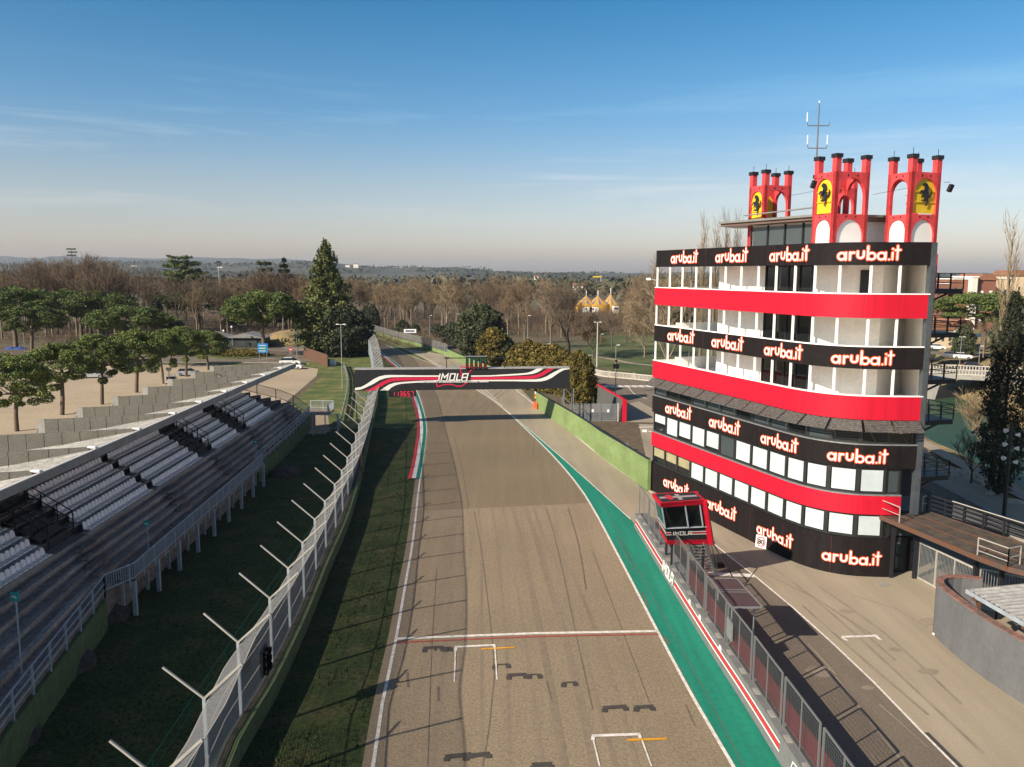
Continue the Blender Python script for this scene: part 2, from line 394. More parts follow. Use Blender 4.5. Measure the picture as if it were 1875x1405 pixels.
Lk.new(mx.outputs[2], ml.inputs[6]); Lk.new(tr.outputs[0], ml.inputs[7]); Lk.new(ml.outputs[2], bg.inputs['Color'])
vs = scene.view_settings; vs.view_transform = 'Standard'; vs.look = 'None'; vs.gamma = 1; vs.exposure = .66
scene.cycles.max_bounces = 6; scene.cycles.transparent_max_bounces = 24
scene.cycles.diffuse_bounces = 3; scene.cycles.glossy_bounces = 2; scene.cycles.volume_bounces = 0
# ================================================================== GROUND, TRACK, MARKINGS
RC = [(66,20),(67,60),(69,90),(73,120),(77,145),(85,175),(101,220),(150,300),(240,380),(420,470)]
def driver(x, y):
    best = 1e9
    for i in range(len(RC)-1):
        ax, ay = RC[i]; bx, by = RC[i+1]; dx, dy = bx-ax, by-ay
        t = max(0, min(1, ((x-ax)*dx+(y-ay)*dy)/(dx*dx+dy*dy)))
        d = math.hypot(x-ax-t*dx, y-ay-t*dy)
        if d < best: best = d
    return best
def gh(x, y):
    d = driver(x, y)
    if d > 25: return 0.
    prof = [(0,-6.3),(8,-6.0),(9.5,-5.2),(13,-2.9),(14,-2.5),(18.5,-2.4),(22,-.4),(25,0)]
    for (a, za), (b, zb) in zip(prof, prof[1:]):
        if d <= b: return za+(zb-za)*(d-a)/(b-a)
    return 0.
xs = sorted(set([-9000,-4000,-1500,-600,-200,-60,0,30,36]+[40+2.5*i for i in range(33)]+[125+8*i for i in range(14)]+[250,300,360,430,520,700,1200,2500,5000,9000]))
ys = sorted(set([-60,0]+[20+3*i for i in range(68)]+[225+10*i for i in range(20)]+[430,470,520,600,800,1200,2500,5000,9000]))
mb = MB(); nx = len(xs)
vv = []
for y in ys:
    for x in xs:
        z = gh(x, y) if x > 36 and y < 560 else 0.
        if z < -1: z += .5*noise.noise(Vector((x*.15, y*.15, 0)))
        vv.append((x, y, z-.02))
for j in range(len(ys)-1):
    for i in range(nx-1):
        a = j*nx+i; cx_ = (xs[i]+xs[i+1])/2; cy_ = (ys[j]+ys[j+1])/2
        dd = driver(cx_, cy_) if cx_ > 30 and cy_ < 560 else 99
        mb.f.append((a, a+1, a+nx+1, a+nx)); mb.m.append(1 if dd < 27 else 0)
mb.v = vv
tag(mb.build('ground', [M['soil'], M['straw']]), kind='structure')
mb = MB(); RCs = smooth_line(RC, 8)
mb.strip([(p[0], p[1], -5.3) for p in offset_line(RCs, -11)], [(p[0], p[1], -5.3) for p in offset_line(RCs, 11)])
tag(mb.build('river', M['water']), kind='structure')
mb = MB(); pl = smooth_line([p for p in RC if p[1] < 170], 6)
mb.strip([(p[0], p[1], -2.22) for p in offset_line(pl, 15.2)], [(p[0], p[1], -2.22) for p in offset_line(pl, 17.0)])
tag(mb.build('riverside_path', M['path']), kind='structure')

# fields on the right beyond the balustrade and lawns
tag(flat('park_lawn', GL([(1068,668),(1195,690),(1260,690),(1400,660),(1260,606),(1100,610),(1066,640)]), .012, M['lawn']), kind='structure')
tag(flat('far_field', GL([(640,598),(1200,598),(1400,585),(1230,562),(1000,566),(640,588)]), .006, mat('far_meadow', (.085,.066,.035), .95, c2=(.13,.095,.055), scale=.02, fine=.3, fscale=.4)), kind='structure')
mb = MB(); line_mb(mb, GL([(1075,650),(1120,658),(1160,666),(1230,672)]), 1.6, .02)
tag(mb.build('park_path', M['path']), kind='structure')
mb = MB()
line_mb(mb, GL([(690,612),(760,618),(850,628),(960,640),(1010,650)]), 6, .014)
tag(mb.build('verge', M['lawn']), kind='structure')

# grass around the track
tag(flat('track_verge', [(-50,178),(-50,165),(-37,160),(-33.5,120),(-29,106),(-29,20),(9,20),(9,60),(6,100),(0,140),(-12,178),(-45,300),(-90,400),(-100,400),(-56,300),(-48,240),(-47,200)], .004, M['grass']), kind='structure')
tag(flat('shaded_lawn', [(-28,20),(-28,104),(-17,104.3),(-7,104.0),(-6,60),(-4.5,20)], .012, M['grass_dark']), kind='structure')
# gravel car park
tag(flat('gravel_lot', [(-120,60),(-29,60),(-29,108),(-34.5,120),(-38,158),(-40.5,170),(-44,173),(-60,176),(-150,176),(-150,90)], .010, M['gravel']), kind='structure')
tag(flat('gravel_path', GL([(565,760),(600,757),(605,790),(590,795),(556,795)]), .016, M['gravel']), kind='structure')
# left road and roundabout
mb = MB()
P1 = [(-160,184),(-120,184.5),(-90,186),(-60,186),(-48,190),(-46,200),(-52,214),(-62,228),(-72,245),(-78,262)]
line_mb(mb, [(-200,186),(-140,186),(-90,187),(-62,188),(-46,184)], 10, .012)
line_mb(mb, [(-50,184),(-50,196),(-54,212),(-66,232),(-80,255),(-84,275)], 8.5, .016)
line_mb(mb, [(-88,190),(-86,205),(-78,212),(-66,213),(-56,208)], 6, .020)
tag(mb.build('access_road', M['pitdark']), kind='structure')
mb = MB()
line_mb(mb, GL([(400,657),(440,655),(485,659)]), .18, .026)
line_mb(mb, GL([(517,637),(545,639),(565,644),(580,650)]), .25, .026)
line_mb(mb, GL([(584,664),(589,655)]), .3, .026)
line_mb(mb, GL([(505,700-42),(470,654)]), .18, .026)
tag(mb.build('road_markings', M['line']), kind='structure')
mb = MB(); line_mb(mb, [(-150,179),(-100,179.5),(-62,180.5),(-47,178.5)], .35, .02)
pk = MB(); pk.wall(smooth_line([(-120,180.3),(-62,181),(-44.5,178.7)], 5), 0, .14, .3)
tag(pk.build('kerbstone', M['concrete']), 'pale kerbstone between gravel car park and road', 'kerb')

# main track ---------------------------------------------------------------
LW = [(640,1640),(668,1480),(683,1405),(700,1290),(725,1172),(745,1055),(756,991),(768,886),(778,814),(779,770),(763,716),(742,682),(734,672),(708,652),(680,632),(660,622),(645,612)]
RW = [(1520,1740),(1412,1540),(1342,1405),(1275,1290),(1205,1160),(1122,1000),(1082,926),(1050,879),(995,817.5),(917,745),(872,714),(799,670),(763,656),(712,634),(669,614),(655,608),(650,606)]
GR = [(1660,1740),(1530,1560),(1432,1405),(1292,1180),(1215,1055),(1155,952),(1082,886),(1008,821),(933.6,757.7),(917,745)]
LWw, RWw, GRw = GL(LW), GL(RW), GL(GR)
def samp(a, n=70): return resample(smooth_line(a, 2.), n)
A, B = samp(LWw), samp(RWw)
mb = MB()
ext = [Vector((p[0]-.45, p[1], .022)) for p in A]
mb.strip(ext, [Vector((p[0], p[1], .022)) for p in B]); tag(mb.build('track', M['asphalt']), kind='structure')
# pale run-off and pit exit lane to the right of the track
rr = [(1520,1740),(1412,1540),(1342,1405),(1205,1160),(1122,1000),(1050,879),(995,817.5),(917,745),(872,714),(799,670),(763,650),(740,641)]
rl = [(1875,1740),(1875,1500),(1875,1405),(1500,1160),(1400,1020),(1190,905),(1100,833),(1010,765),(985,745),(925,692),(821,652),(745,640)]
mb = MB(); A2, B2 = resample(smooth_line(GL(rr),2.), 60), resample(smooth_line(GL(rl),2.), 60)
tag(flat('pit_exit_lane', [tuple(p[:2]) for p in smooth_line(GL(rr[4:]),3.)]+[tuple(p[:2]) for p in smooth_line(GL(rl[5:]),3.)][::-1], .016, M['pitasphalt']), kind='structure')
# darker, smoother resurfaced stretch
z1 = [(768,886),(778,814),(779,770),(763,716),(742,682),(734,672)]; z2 = [(1062,908),(1045,870),(990,813),(917,745),(872,714),(820,682)]
a = [G(776,936)]+GL([(x+4, y) for x, y in z1]); b = [G(1090,921)]+GL([(x-3, y) for x, y in RW[6:11]])+[G(799,670)]
a, b = resample(smooth_line(a,3.),24), resample(smooth_line(b,3.),24)
mb = MB(); mb.strip([(p[0],p[1],.027) for p in a], [(p[0],p[1],.027) for p in b]); tag(mb.build('track_resurfaced', M['asphalt2']), kind='structure')
tag(flat('track_far', [tuple(p[:2]) for p in a[-1:]]+[G(708,652), G(680,632), G(655,617), G(668,616), G(712,635), G(763,657), G(799,670)], .025, M['asphalt2']), kind='structure')
# green strip
Gs, Rs = resample(smooth_line(GRw,2.),60), resample(smooth_line(GL(RW[:10]),2.),60)
mb = MB(); mb.strip([(p[0],p[1],.030) for p in Rs], [(p[0],p[1],.030) for p in Gs]); tag(mb.build('green_strip', M['green_paint']), kind='structure')
# white edge lines
mb = MB()
line_mb(mb, LWw, .16, .036); line_mb(mb, [(p[0]+.02,p[1]) for p in RWw], .16, .036)
line_mb(mb, GL([(917,745),(933.6,757.7),(1008,821),(1082,886),(1155,952)]), .10, .040)
line_mb(mb, GL([(880,714),(900,729),(920,744)]), .12, .037); line_mb(mb, GL([(888,714),(910,733)]), .10, .0385)
line_mb(mb, GL([(944.5,714),(1006,763),(1046,792),(1104,839),(1198,906),(1235,932)]), .18, .034)
line_mb(mb, GL([(680,614),(720,630),(770,652),(830,684)]), .14, .0375)
tag(mb.build('edge_lines', M['line']), kind='structure')
# kerbs: three lengthwise bands, red white green
def kerb(px_line, name, label):
    k = empty(name, (*G(*px_line[len(px_line)//2]), 0), label, 'kerb', 'kerbs in three bands beside the track')
    P = smooth_line(GL(px_line), 2.)
    edges = [offset_line(P, d) for d in (1.12, .74, .36, -.02)]
    zz = (.03,.085,.075,.045)
    for i, (nm, m) in enumerate((('red_band','kred'),('white_band','kwhite'),('green_band','kgreen'))):
        mb = MB(); mb.strip([(p[0],p[1],zz[i+1]) for p in edges[i+1]], [(p[0],p[1],zz[i]) for p in edges[i]]); mb.build(nm, M[m], k)
    mb = MB(); mb.strip([(p[0],p[1],.0) for p in edges[0]], [(p[0],p[1],.03) for p in edges[0]]); mb.build('kerb_edge', M['kred'], k)
kerb([(768,877),(774,845),(778,814),(780,790),(778,768),(772,745),(763,719)], 'tricolour_kerb', 'red white and green kerb on the grass side of the track, nearer than the gantry')
kerb([(734,674),(722,664),(708,653),(694,643)], 'tricolour_kerb', 'thin red white and green kerb far along the track beyond the gantry')
# start line and grid boxes
def px_line(mb, pts, w, z): line_mb(mb, GL(pts), w, z, smooth=False)
mb = MB(); px_line(mb, [(727,1171),(850,1166),(980,1161),(1203,1157)], .26, .044); tag(mb.build('start_line', M['line']), kind='structure')
mb = MB(); px_line(mb, [(726,1178),(850,1172.5),(980,1167),(1206,1162.5)], .13, .050); tag(mb.build('start_line_red', M['linered']), kind='structure')
gm = MB(); gy = MB(); tp = MB()
for (x0,y0,x1,y1,lx,ly,rx,ry) in ((833,1186,907,1182.5,832,1251,910,1246),(1084,1349,1173,1346,1098,1405,1193,1405)):
    px_line(gm, [(x0,y0),(x1,y1)], .20, .044); px_line(gm, [(x0+1,y0+1.5),(lx,ly)], .07, .0455); px_line(gm, [(x1-1,y1+1.5),(rx,ry)], .07, .0455)
    px_line(gm, [(x0+2,y0+1),(x0+1.5,y0+8)], .16, .047); px_line(gm, [(x1-2,y1+1),(x1-1,y1+8)], .14, .047)
px_line(gy, [(881,1190),(943,1187)], .15, .049); px_line(gy, [(1148,1357),(1222,1354.5)], .15, .049)
for pts in ([(775,1188),(812,1186)],[(797,1189),(797,1193)],[(814,1187),(826,1186)],[(903,1219),(932,1217)],[(929,1238),(964,1236)],[(966,1237),(990,1236)],[(1029,1252),(1055,1250)],
            [(1104,1298),(1147,1295)],[(1162,1297),(1196,1295)],[(815,1388),(862,1383)],[(850,1387),(896,1382)],[(974,1403),(1010,1401)]):
    (x0,y0),(x1,y1) = pts; wd = .32 if x1-x0 > 30 else .12
    zt_ = .040+.0006*(len(tp.f)//2); px_line(tp, pts, wd, zt_)
    if x1-x0 > 10:
        px_line(tp, [(x0+3,y0+1),(x0+2.5,y0+8)], .26, zt_+.0003); px_line(tp, [(x1-2,y1+1),(x1-1,y1+8)], .26, zt_+.0003)
tag(gm.build('grid_box_markings', M['line']), kind='structure'); tag(gy.build('grid_position_lines', M['orange']), kind='structure'); tag(tp.build('painted_over_marks', M['patch']), kind='structure')
# seams, cracks and tyre marks on the asphalt
sk = MB()
for pts, wd in (([(884,1405),(905,1240),(893,1100),(880,1000),(868,936)], .05), ([(1085,1300),(1052,1150),(1022,1010),(1000,930)], .05), ([(783,1405),(787,1290),(792,1160),(800,1040)], .045),
                ([(1190,1290),(1130,1130),(1085,1010)], .04), ([(979,800),(976,835)], .09), ([(803,1259),(803,1285)], .12), ([(746,1232),(748,1260)], .12), ([(1001,1248),(1011,1285)],.07)):
    line_mb(sk, GL(pts), wd, .0300+.0001*(len(sk.v)%37))
for pts in ([(846,757),(930,697)],[(868,757),(960,680)],[(884,758),(905,735),(955,692)],[(817,716),(842,757)],[(835,716),(870,757)],[(844,716),(878,757)],[(798,640),(815,655),(835,672)],[(775,648),(800,662),(822,672)],
            [(1073,1080),(1060,1000),(1040,930)],[(858,930),(846,860),(832,800)]):
    line_mb(sk, GL(pts), .09, .0302+.0001*(len(sk.v)%43))
for c, r in (((962,722),3.2),((975,726),2.3)):
    X, Y = G(*c); line_mb(sk, [(X+r*math.cos(t*.35), Y+2.2*r*math.sin(t*.35)) for t in range(2,9)], .10, .0335)
for pts, wd in (([(1100,915),(1150,1010),(1215,1130),(1290,1265),(1362,1405)], .035), ([(1176,1085),(1188,1112)], .10), ([(1212,1165),(1226,1180)], .14), ([(1255,1290),(1272,1330)],.06), ([(1240,1215),(1300,1330)],.03), ([(1130,985),(1160,1045)],.05)):
    line_mb(sk, GL(pts), wd, .0335+.0001*(len(sk.v)%17))
tag(sk.build('tyre_marks', M['skid']), kind='structure')
sm = MB()
for i in range(9):
    x0 = 800+i*48+rnd.uniform(-15,15); line_mb(sm, [G(x0+rnd.uniform(-8,8),1405), G(x0*.75+220,1180), G(x0*.5+440,1000), G(x0*.42+505,930)], rnd.uniform(.15,.4), .0235+i*.0006)
tag(sm.build('rubber_streaks', mat('rubbered_asphalt', (.222,.175,.118), .88, var=.15, scale=.6, stretch=(1,.05,1), fine=.13, fscale=3.2)), kind='structure')

# pit lane -----------------------------------------------------------------
PB = GL([(1160,965),(1223,1070),(1290,1180),(1360,1290),(1430,1405),(1500,1520),(1600,1690)])   # foot of the pit wall
ln = GL([(1232,935),(1297,989),(1383,1056),(1454,1115),(1524,1178),(1600,1250),(1689,1342),(1752,1405),(1860,1530)])
tag(flat('pit_lane', [tuple(p) for p in PB]+[G(1900,1690), (45,20),(45,108),(32,112),(25,108),(17,108),(13.2,74.6),(9.5,70)], .008, M['pitasphalt']), kind='structure')
a = resample(smooth_line([G(1175,940)]+ln[1:],3.),20); b = resample([(p[0],p[1]) for p in PB],20)
mb = MB(); mb.strip([(p[0],p[1],.015) for p in b], [(p[0],p[1],.015) for p in a]); tag(mb.build('pit_fast_lane', M['pitdark']), kind='structure')
mb = MB(); line_mb(mb, ln, .12, .022)
px_line(mb, [(1297,1051),(1382,1055)], .6, .024)
px_line(mb, [(1542,1167),(1607,1165)], .22, .024); px_line(mb, [(1541,1168),(1552,1174)], .16, .0255); px_line(mb, [(1600,1163),(1613,1173)], .18, .0255)
tag(mb.build('pit_lane_markings', M['line']), kind='structure')
dc = MB(); line_mb(dc, [(x+.16,y) for x,y in ln[6:]], .22, .0205); tag(dc.build('drain_channel', M['patch']), kind='structure')
mb = MB(); line_mb(mb, GL([(1700,1140),(1702,1141)]), 1, .018)
sk = MB()
for pts in ([(1297,985),(1400,1050),(1500,1100),(1600,1165)],[(1330,990),(1430,1050),(1530,1130),(1640,1230),(1800,1380)],[(1460,1075),(1560,1140),(1640,1210)],[(1470,1110),(1560,1190),(1700,1310)],[(1500,1075),(1620,1160),(1760,1290)]):
    line_mb(sk, GL(pts), .16, .0162+.0004*len(sk.f)/10)
for pts in ([(1290,975),(1340,1010),(1420,1075)],[(1530,1240),(1600,1330),(1660,1405)],[(1610,1290),(1700,1370)],[(1480,1180),(1530,1235)],[(1560,1090),(1640,1115),(1700,1150)]):
    line_mb(sk, GL(pts), .09, .0172+.0002*(len(sk.v)%9))
for px_, py_, r_ in ((1497,1228,.42),(1506,1236,.30),(1640,1190,.25),(1550,1120,.3),(1700,1230,.35),(1590,1260,.22)):
    X, Y = G(px_,py_); sk.add([(X+r_*1.5*math.cos(t*.524)*(1+.25*math.sin(t*2.2)), Y+r_*math.sin(t*.524), .0195+.0001*len(sk.f)%.0009) for t in range(12)], [tuple(range(12))])
tag(sk.build('pit_lane_stains', mat('stained_asphalt', (.245,.205,.155), .9, var=.2, scale=.7)), kind='structure')
mb = MB(); X, Y = G(1700,1139); mb.box((X,Y,.03),(1.0,.8,.02), .2); tag(mb.build('manhole_cover', M['path']), 'square pale manhole cover in the pit lane near the curved grey wall', 'manhole cover')
mb = MB(); X, Y = G(1617,1071); mb.box((X,Y,.03),(.8,.55,.02), .1); tag(mb.build('manhole_cover', M['concrete']), 'small manhole cover in front of the rounded black corner of the control tower', 'manhole cover')
# crossing and road on the right beyond the gate
tag(flat('crossroads', [(6,108),(13,112),(25,108),(32,112),(45,108),(46,150),(68,178),(120,158),(125,166),(66,192),(30,160),(16.5,171),(12.5,176),(9,140)], .0115, M['pitdark']), kind='structure')
mb = MB()
for k in range(9):
    px = 1080+k*13; px_line(mb, [(px,706.5-k*.1),(px+7,709.5)], 1.5, .019)
line_mb(mb, GL([(1150,708),(1162,722),(1185,731)]), .14, .021)
px_line(mb, [(1170,783),(1195,782)], .5, .02)
tag(mb.build('crossing_markings', M['line']), kind='structure')
tag(flat('pavement', GL([(1144,773),(1146,741),(1170,735),(1215,760),(1215,775)]), .018, M['path']), kind='structure')
tag(flat('river_road', [(30,40),(38.8,58),(39.2,80),(50,108),(32,110),(29,60)], .0185, M['pitdark']), kind='structure')
# bits of litter and stones on the lawn
# ================================================================== CONTROL TOWER
M['joint'] = mat('panel_joint', (.09,.012,.012), .8)
dv = Vector((.3303,-.9439)); nv = Vector((.9439,.3303))
FC = [(13.0,74.5),(14.65,69.78),(16.3,65.06),(17.62,61.29),(18.75,58.1),(19.65,55.75),(20.8,53.95),(22.4,52.85),(24.3,52.5),(26.55,52.45)]
FP = resample(smooth_line([(p[0],p[1],0) for p in FC], .25), 240)
FLEN = [0.]
for i in range(1, len(FP)): FLEN.append(FLEN[-1]+(FP[i]-FP[i-1]).length)
SMAX = FLEN[-1]
def fpt(s, out=0.):
    s = max(0, min(SMAX, s)); k = s/SMAX*(len(FP)-1); i = min(int(k), len(FP)-2); p = FP[i].lerp(FP[i+1], k-i)
    j0 = max(0, i-3); j1 = min(len(FP)-1, i+4); t = (FP[j1]-FP[j0]).normalized()
    return Vector((p.x+t.y*out*1.0, p.y-t.x*out, 0))      # outward = right of travel direction... towards the track
_t = fpt(5, 1.)-fpt(5, 0.)
SGN = 1. if _t.x < 0 else -1.
def fp(s, z, out=0.):
    p = fpt(s, out*SGN); return Vector((p.x, p.y, z))
def s_px(px, py, z=None):
    x, y, w = ray(px, py); r = x/y; best = None
    lo, hi = 0., SMAX
    for _ in range(40):
        m = (lo+hi)/2; p = fpt(m)
        if p.x/p.y < r: lo = m
        else: hi = m
    return (lo+hi)/2
tower = empty('control_tower', (18,62,0), 'tall red and black control tower with rounded corner, white balconies and red turrets on top', 'building')
def band(name, m, z0, z1, s0=0., s1=SMAX, out=.08, th=.22, cap=None):
    mb = MB(); n = max(2, int((s1-s0)/.35)); S = [s0+(s1-s0)*i/n for i in range(n+1)]
    o0 = [fp(s, z0, out) for s in S]; o1 = [fp(s, z1, out) for s in S]; i0 = [fp(s, z0, out-th) for s in S]; i1 = [fp(s, z1, out-th) for s in S]
    mb.strip(o0, o1); mb.strip(o1, i1); mb.strip(i1, i0); mb.strip(i0, o0)
    for k in (0, -1): mb.add([o0[k], o1[k], i1[k], i0[k]], [(0,1,2,3)])
    o = mb.build(name, M[m], tower)
    q = MB()
    for s_ in [s0+(s1-s0)*i/7 for i in range(1,7)]: q.add([fp(s_,z0+.01,out+.004), fp(s_+.025,z0+.01,out+.004), fp(s_+.025,z1-.08,out+.004), fp(s_,z1-.08,out+.004)], [(0,1,2,3)])
    q.build('panel_joints', M['joint'], o)
    if cap:
        c = MB(); c.strip([fp(s, z1+.004, out+.02) for s in S], [fp(s, z1+.004, out-th) for s in S]); c.strip([fp(s, z1-.07, out+.02) for s in S], [fp(s, z1+.004, out+.02) for s in S])
        c.build('coping', M[cap], o)
    return o
PX = [1160+v/2.622 for v in (110,168,228,293,362,433,508,590,675,765,860,978,1127,1265)]
SK = [s_px(x, 585) for x in PX]; SK[0] = .12
base = band('fascia_panel', 'black', 0, 2.62, 0, s_px(1629,1057))
r1 = band('fascia_panel', 'red', 4.27, 5.62, 0, s_px(1650,900), cap='steel')
b3 = band('fascia_panel', 'black', 7.40, 9.0, cap='steel')
r2 = band('fascia_panel', 'red', 10.62, 12.22, cap='post_white', out=.14)
b2 = band('fascia_panel', 'black', 13.93, 15.42, cap='post_white')
r3 = band('fascia_panel', 'red', 17.22, 18.80, cap='post_white', out=.14)
b1 = band('fascia_panel', 'black', 20.58, 22.03)
def facade_fn(z0): return lambda x, y, l: fp(x, z0+y, .085+l)
for par, z0, yy, rows in ((b1, 20.88, 0, ((184,312,860),(398,552,850),(658,845,840),(980,1278,830))),
                          (b2, 14.20, 1, ((168,296,1215),(380,532,1240),(633,815,1270),(953,1247,1300)))):
    for a, b_, y in rows:
        s0, s1 = s_px(1160+a/2.622, 150+y/2.622), s_px(1160+b_/2.622, 150+y/2.622)
        aruba(s0, s1-s0, facade_fn(z0), par, M['letter_white'], M['letter_red'], scale_y=.96)
for par, z0, rows in ((b3, 7.72, ((157,282,240),(367,516,300),(616,795,370),(933,1217,440))),
                      (base, .72, ((147,268,610),(353,498,710),(596,770,820),(906,1185,930)))):
    for a, b_, y in rows:
        s0, s1 = s_px(1160+a/2.622, 660+y/2.622), s_px(1160+b_/2.622, 660+y/2.622)
        aruba(s0, s1-s0, facade_fn(z0 if par is b3 else z0+.33*(1-s0/30)), par, M['letter_white'], M['letter_red'], scale_y=.98)
# balcony posts
pm = MB(); pm.box((18,62,0),(.14,.14,1.0)); first = None
for (z0, z1) in ((12.22,13.93),(15.42,17.22),(18.80,20.58)):
    for s in SK:
        p = fp(s, (z0+z1)/2, -.02)
        if first is None:
            first = pm.build('balcony_post', M['post_white'], tower); q = first
        else:
            q = first.copy(); COL.objects.link(q); q.parent = tower
        q.location = p-Vector((18,62,0)); q.scale = (1,1,z1-z0)
# window rows
def window(s0, s1, z0, z1, kind, out=-.03):
    a, b_ = s0, s1; fw_ = .13
    def quadbox(mb, sa, sb, za, zb, o1, o0):
        A0, B0 = fp(sa, za, o1), fp(sb, za, o1); A1, B1 = fp(sa, zb, o1), fp(sb, zb, o1)
        C0, D0 = fp(sa, za, o0), fp(sb, za, o0); C1, D1 = fp(sa, zb, o0), fp(sb, zb, o0)
        mb.add([A0,B0,B1,A1,C0,D0,D1,C1], [(0,1,2,3),(5,4,7,6),(1,0,4,5),(3,2,6,7),(0,3,7,4),(2,1,5,6)])
    mb = MB()
    quadbox(mb, a, a+fw_, z0, z1, out, out-.14); quadbox(mb, b_-fw_, b_, z0, z1, out, out-.14)
    quadbox(mb, a+fw_, b_-fw_, z0, z0+.12, out, out-.14); quadbox(mb, a+fw_, b_-fw_, z1-.10, z1, out, out-.14)
    f = mb.build('window', M['frame'], tower)
    A = (a+fw_, b_-fw_, z0+.12, z1-.10)
    g = MB(); quadbox(g, A[0], A[1], A[2], A[3], out-.07, out-.10); g.build('pane', M['glass' if kind != 2 else 'glass2'], f)
    if kind in (1, 3, 4, 5):
        zz = {1: A[2]+.05, 3: A[2]+(A[3]-A[2])*.5, 4: A[2]+.25, 5: A[2]+(A[3]-A[2])*.42}[kind]
        g = MB(); quadbox(g, A[0]+.07, A[1]-.05, zz, A[3]-.05, out-.045, out-.065); g.build('blind', M['blind' if kind in (1,3,4) else 'blind2'], f)
    return f
k1 = [5,5,5]+[1]*10; k2 = [3,1,4,1,4,2,1,1,1,1,1,1,1]
for k in range(13):
    window(SK[k], SK[k+1], 2.64, 4.25, k1[k]); window(SK[k], SK[k+1], 5.64, 7.38, k2[k]); window(SK[k], SK[k+1], 9.02, 10.60, 2 if k in (0,3,4,5,7,8,10) else 0)
sE1, sE2 = s_px(1629, 990), s_px(1650, 880)
window(SK[13], sE1, 2.64, 4.25, 0, out=-.12); window(SK[13], sE2, 5.64, 7.38, 2, out=-.12)
window(SK[13], SMAX-.35, 9.02, 10.60, 5)
# louvred awnings tilted out under the first red band
for k in range(14):
    a, b_ = SK[k]+.09, (SK[k+1]-.09 if k < 13 else SMAX-.2)
    mb = MB()
    for i in range(7):
        t0, t1 = i/7, (i+.52)/7
        zt0, zt1 = 10.58-.62*t0, 10.58-.62*t1; o0, o1 = .16+.86*t0, .16+.86*t1
        mb.add([fp(a,zt0,o0), fp(b_,zt0,o0), fp(b_,zt1,o1), fp(a,zt1,o1)], [(0,3,2,1)])
        mb.add([fp(a,zt0-.05,o0), fp(b_,zt0-.05,o0), fp(b_,zt1-.05,o1), fp(a,zt1-.05,o1)], [(0,1,2,3)])
        mb.add([fp(a,zt1,o1), fp(b_,zt1,o1), fp(b_,zt1-.05,o1), fp(a,zt1-.05,o1)], [(0,3,2,1)])
    for s in (a, b_): mb.bar(fp(s,10.58,.14), fp(s,9.95,1.02), .05)
    mb.build('awning', M['slats'], tower)
# body: lower core, slabs, upper core
def inner(t, off): return (13+off*.9439+.3303*t, 74.5+off*.3303-.9439*t)
lowc = [tuple(fpt(s, -.75*SGN)[:2]) for s in [i*SMAX/24 for i in range(23)]]
lowpoly = lowc+[(26.0,53.6),(29.6,61.0),(21.8,78.0)]
mb = MB(); mb.prism(lowpoly, 4.3, 11.0); mb.build('lower_floors', M['wall_white'], tower)
mb = MB(); lp2 = [tuple(fpt(s, -.75*SGN)[:2]) for s in [i*(s_px(1615,1057))/20 for i in range(21)]]+[(26.0,55.0),(29.0,61.0),(21.8,78.0)]
mb.prism(lp2, 0, 4.3); mb.build('ground_floor', M['black'], tower)
rim = [tuple(fpt(s, -.10*SGN)[:2]) for s in [i*SMAX/40 for i in range(41)]]
slabpoly = rim+[(30.4,61.2),(21.8,78.2)]
for z in (11.1, 14.25, 17.5):
    mb = MB(); mb.prism(slabpoly, z, z+.25); mb.build('floor_slab', M['wall_white'], tower)
mb = MB(); mb.prism(slabpoly, 20.75, 21.3); mb.build('roof_slab', M['wall_white'], tower)
i0 = inner(8.44, 2.6); i1 = inner(12.48, 2.6); i2 = inner(17.9, 2.6)
for z0, z1 in ((11.35,14.25),(14.5,17.5),(17.75,20.75)):
    core = [i0, i1, i2, (23.2,57.2), (25.4,56.6), (29.4,60.8), (23.3,70.2), (17.2,68.7)]
    mb = MB(); mb.prism(core, z0, z1, top=False, bottom=False); c = mb.build('upper_room', M['wall_white'], tower)
    g = MB()
    for q in range(4):
        ta, tb = 12.6+q*1.32, 12.6+(q+1)*1.32-.12
        g.add([(*inner(ta,2.52),z0+.05),(*inner(tb,2.52),z0+.05),(*inner(tb,2.52),z1-.12),(*inner(ta,2.52),z1-.12)], [(0,1,2,3)])
    g.build('glass_door', M['glass'], c)
    g = MB()
    for q in range(5): p = inner(12.54+q*1.32, 2.5); g.box((p[0],p[1],(z0+z1)/2),(.12,.12,z1-z0-.1),math.atan2(dv.y,dv.x))
    g.build('door_frame', M['darksteel'], c)
    e = MB(); e.wall([(26.75,53.0),(28.0,56.0),(28.9,60.4)], z0, z1, .2); e.build('end_wall', M['wall_white'], tower)
    b = MB(); b.wall([(15.0,74.9),(21.6,77.2),(24.0,71.5)], z0, z0+1.05, .15); b.wall([(13.2,74.35),(15.0,74.9)], z0, z0+.85, .12); b.build('back_parapet', M['wall_white'], tower)
    b = MB(); b.tube((*inner(2.6,2.0),z0),(*inner(2.6,2.0),z1),.05); b.tube((*inner(6.2,4.6),z0),(*inner(6.2,4.6),z1),.07); b.tube((*inner(4.4,4.2),z0),(*inner(4.4,4.2),z0+1.0),.04); b.tube((*inner(4.4,4.2),z0+1.0),(*inner(4.4,4.2),z0+1.06),.42)
    b.build('column', M['steel'], tower)
g = MB(); g.box((24.3,56.8,19.2),(.7,.08,2.2),-.27); g.build('door', M['darksteel'], tower)
# dark fin at the near end and the red strip behind it
mb = MB(); mb.box((26.60,52.55,13.15),(.34,.5,17.7),0); f_ = mb.build('corner_fin', M['fin'], tower)
mb = MB(); mb.box((26.86,52.85,11.9),(.18,.5,15.2),0); mb.build('red_edge', M['red'], tower)
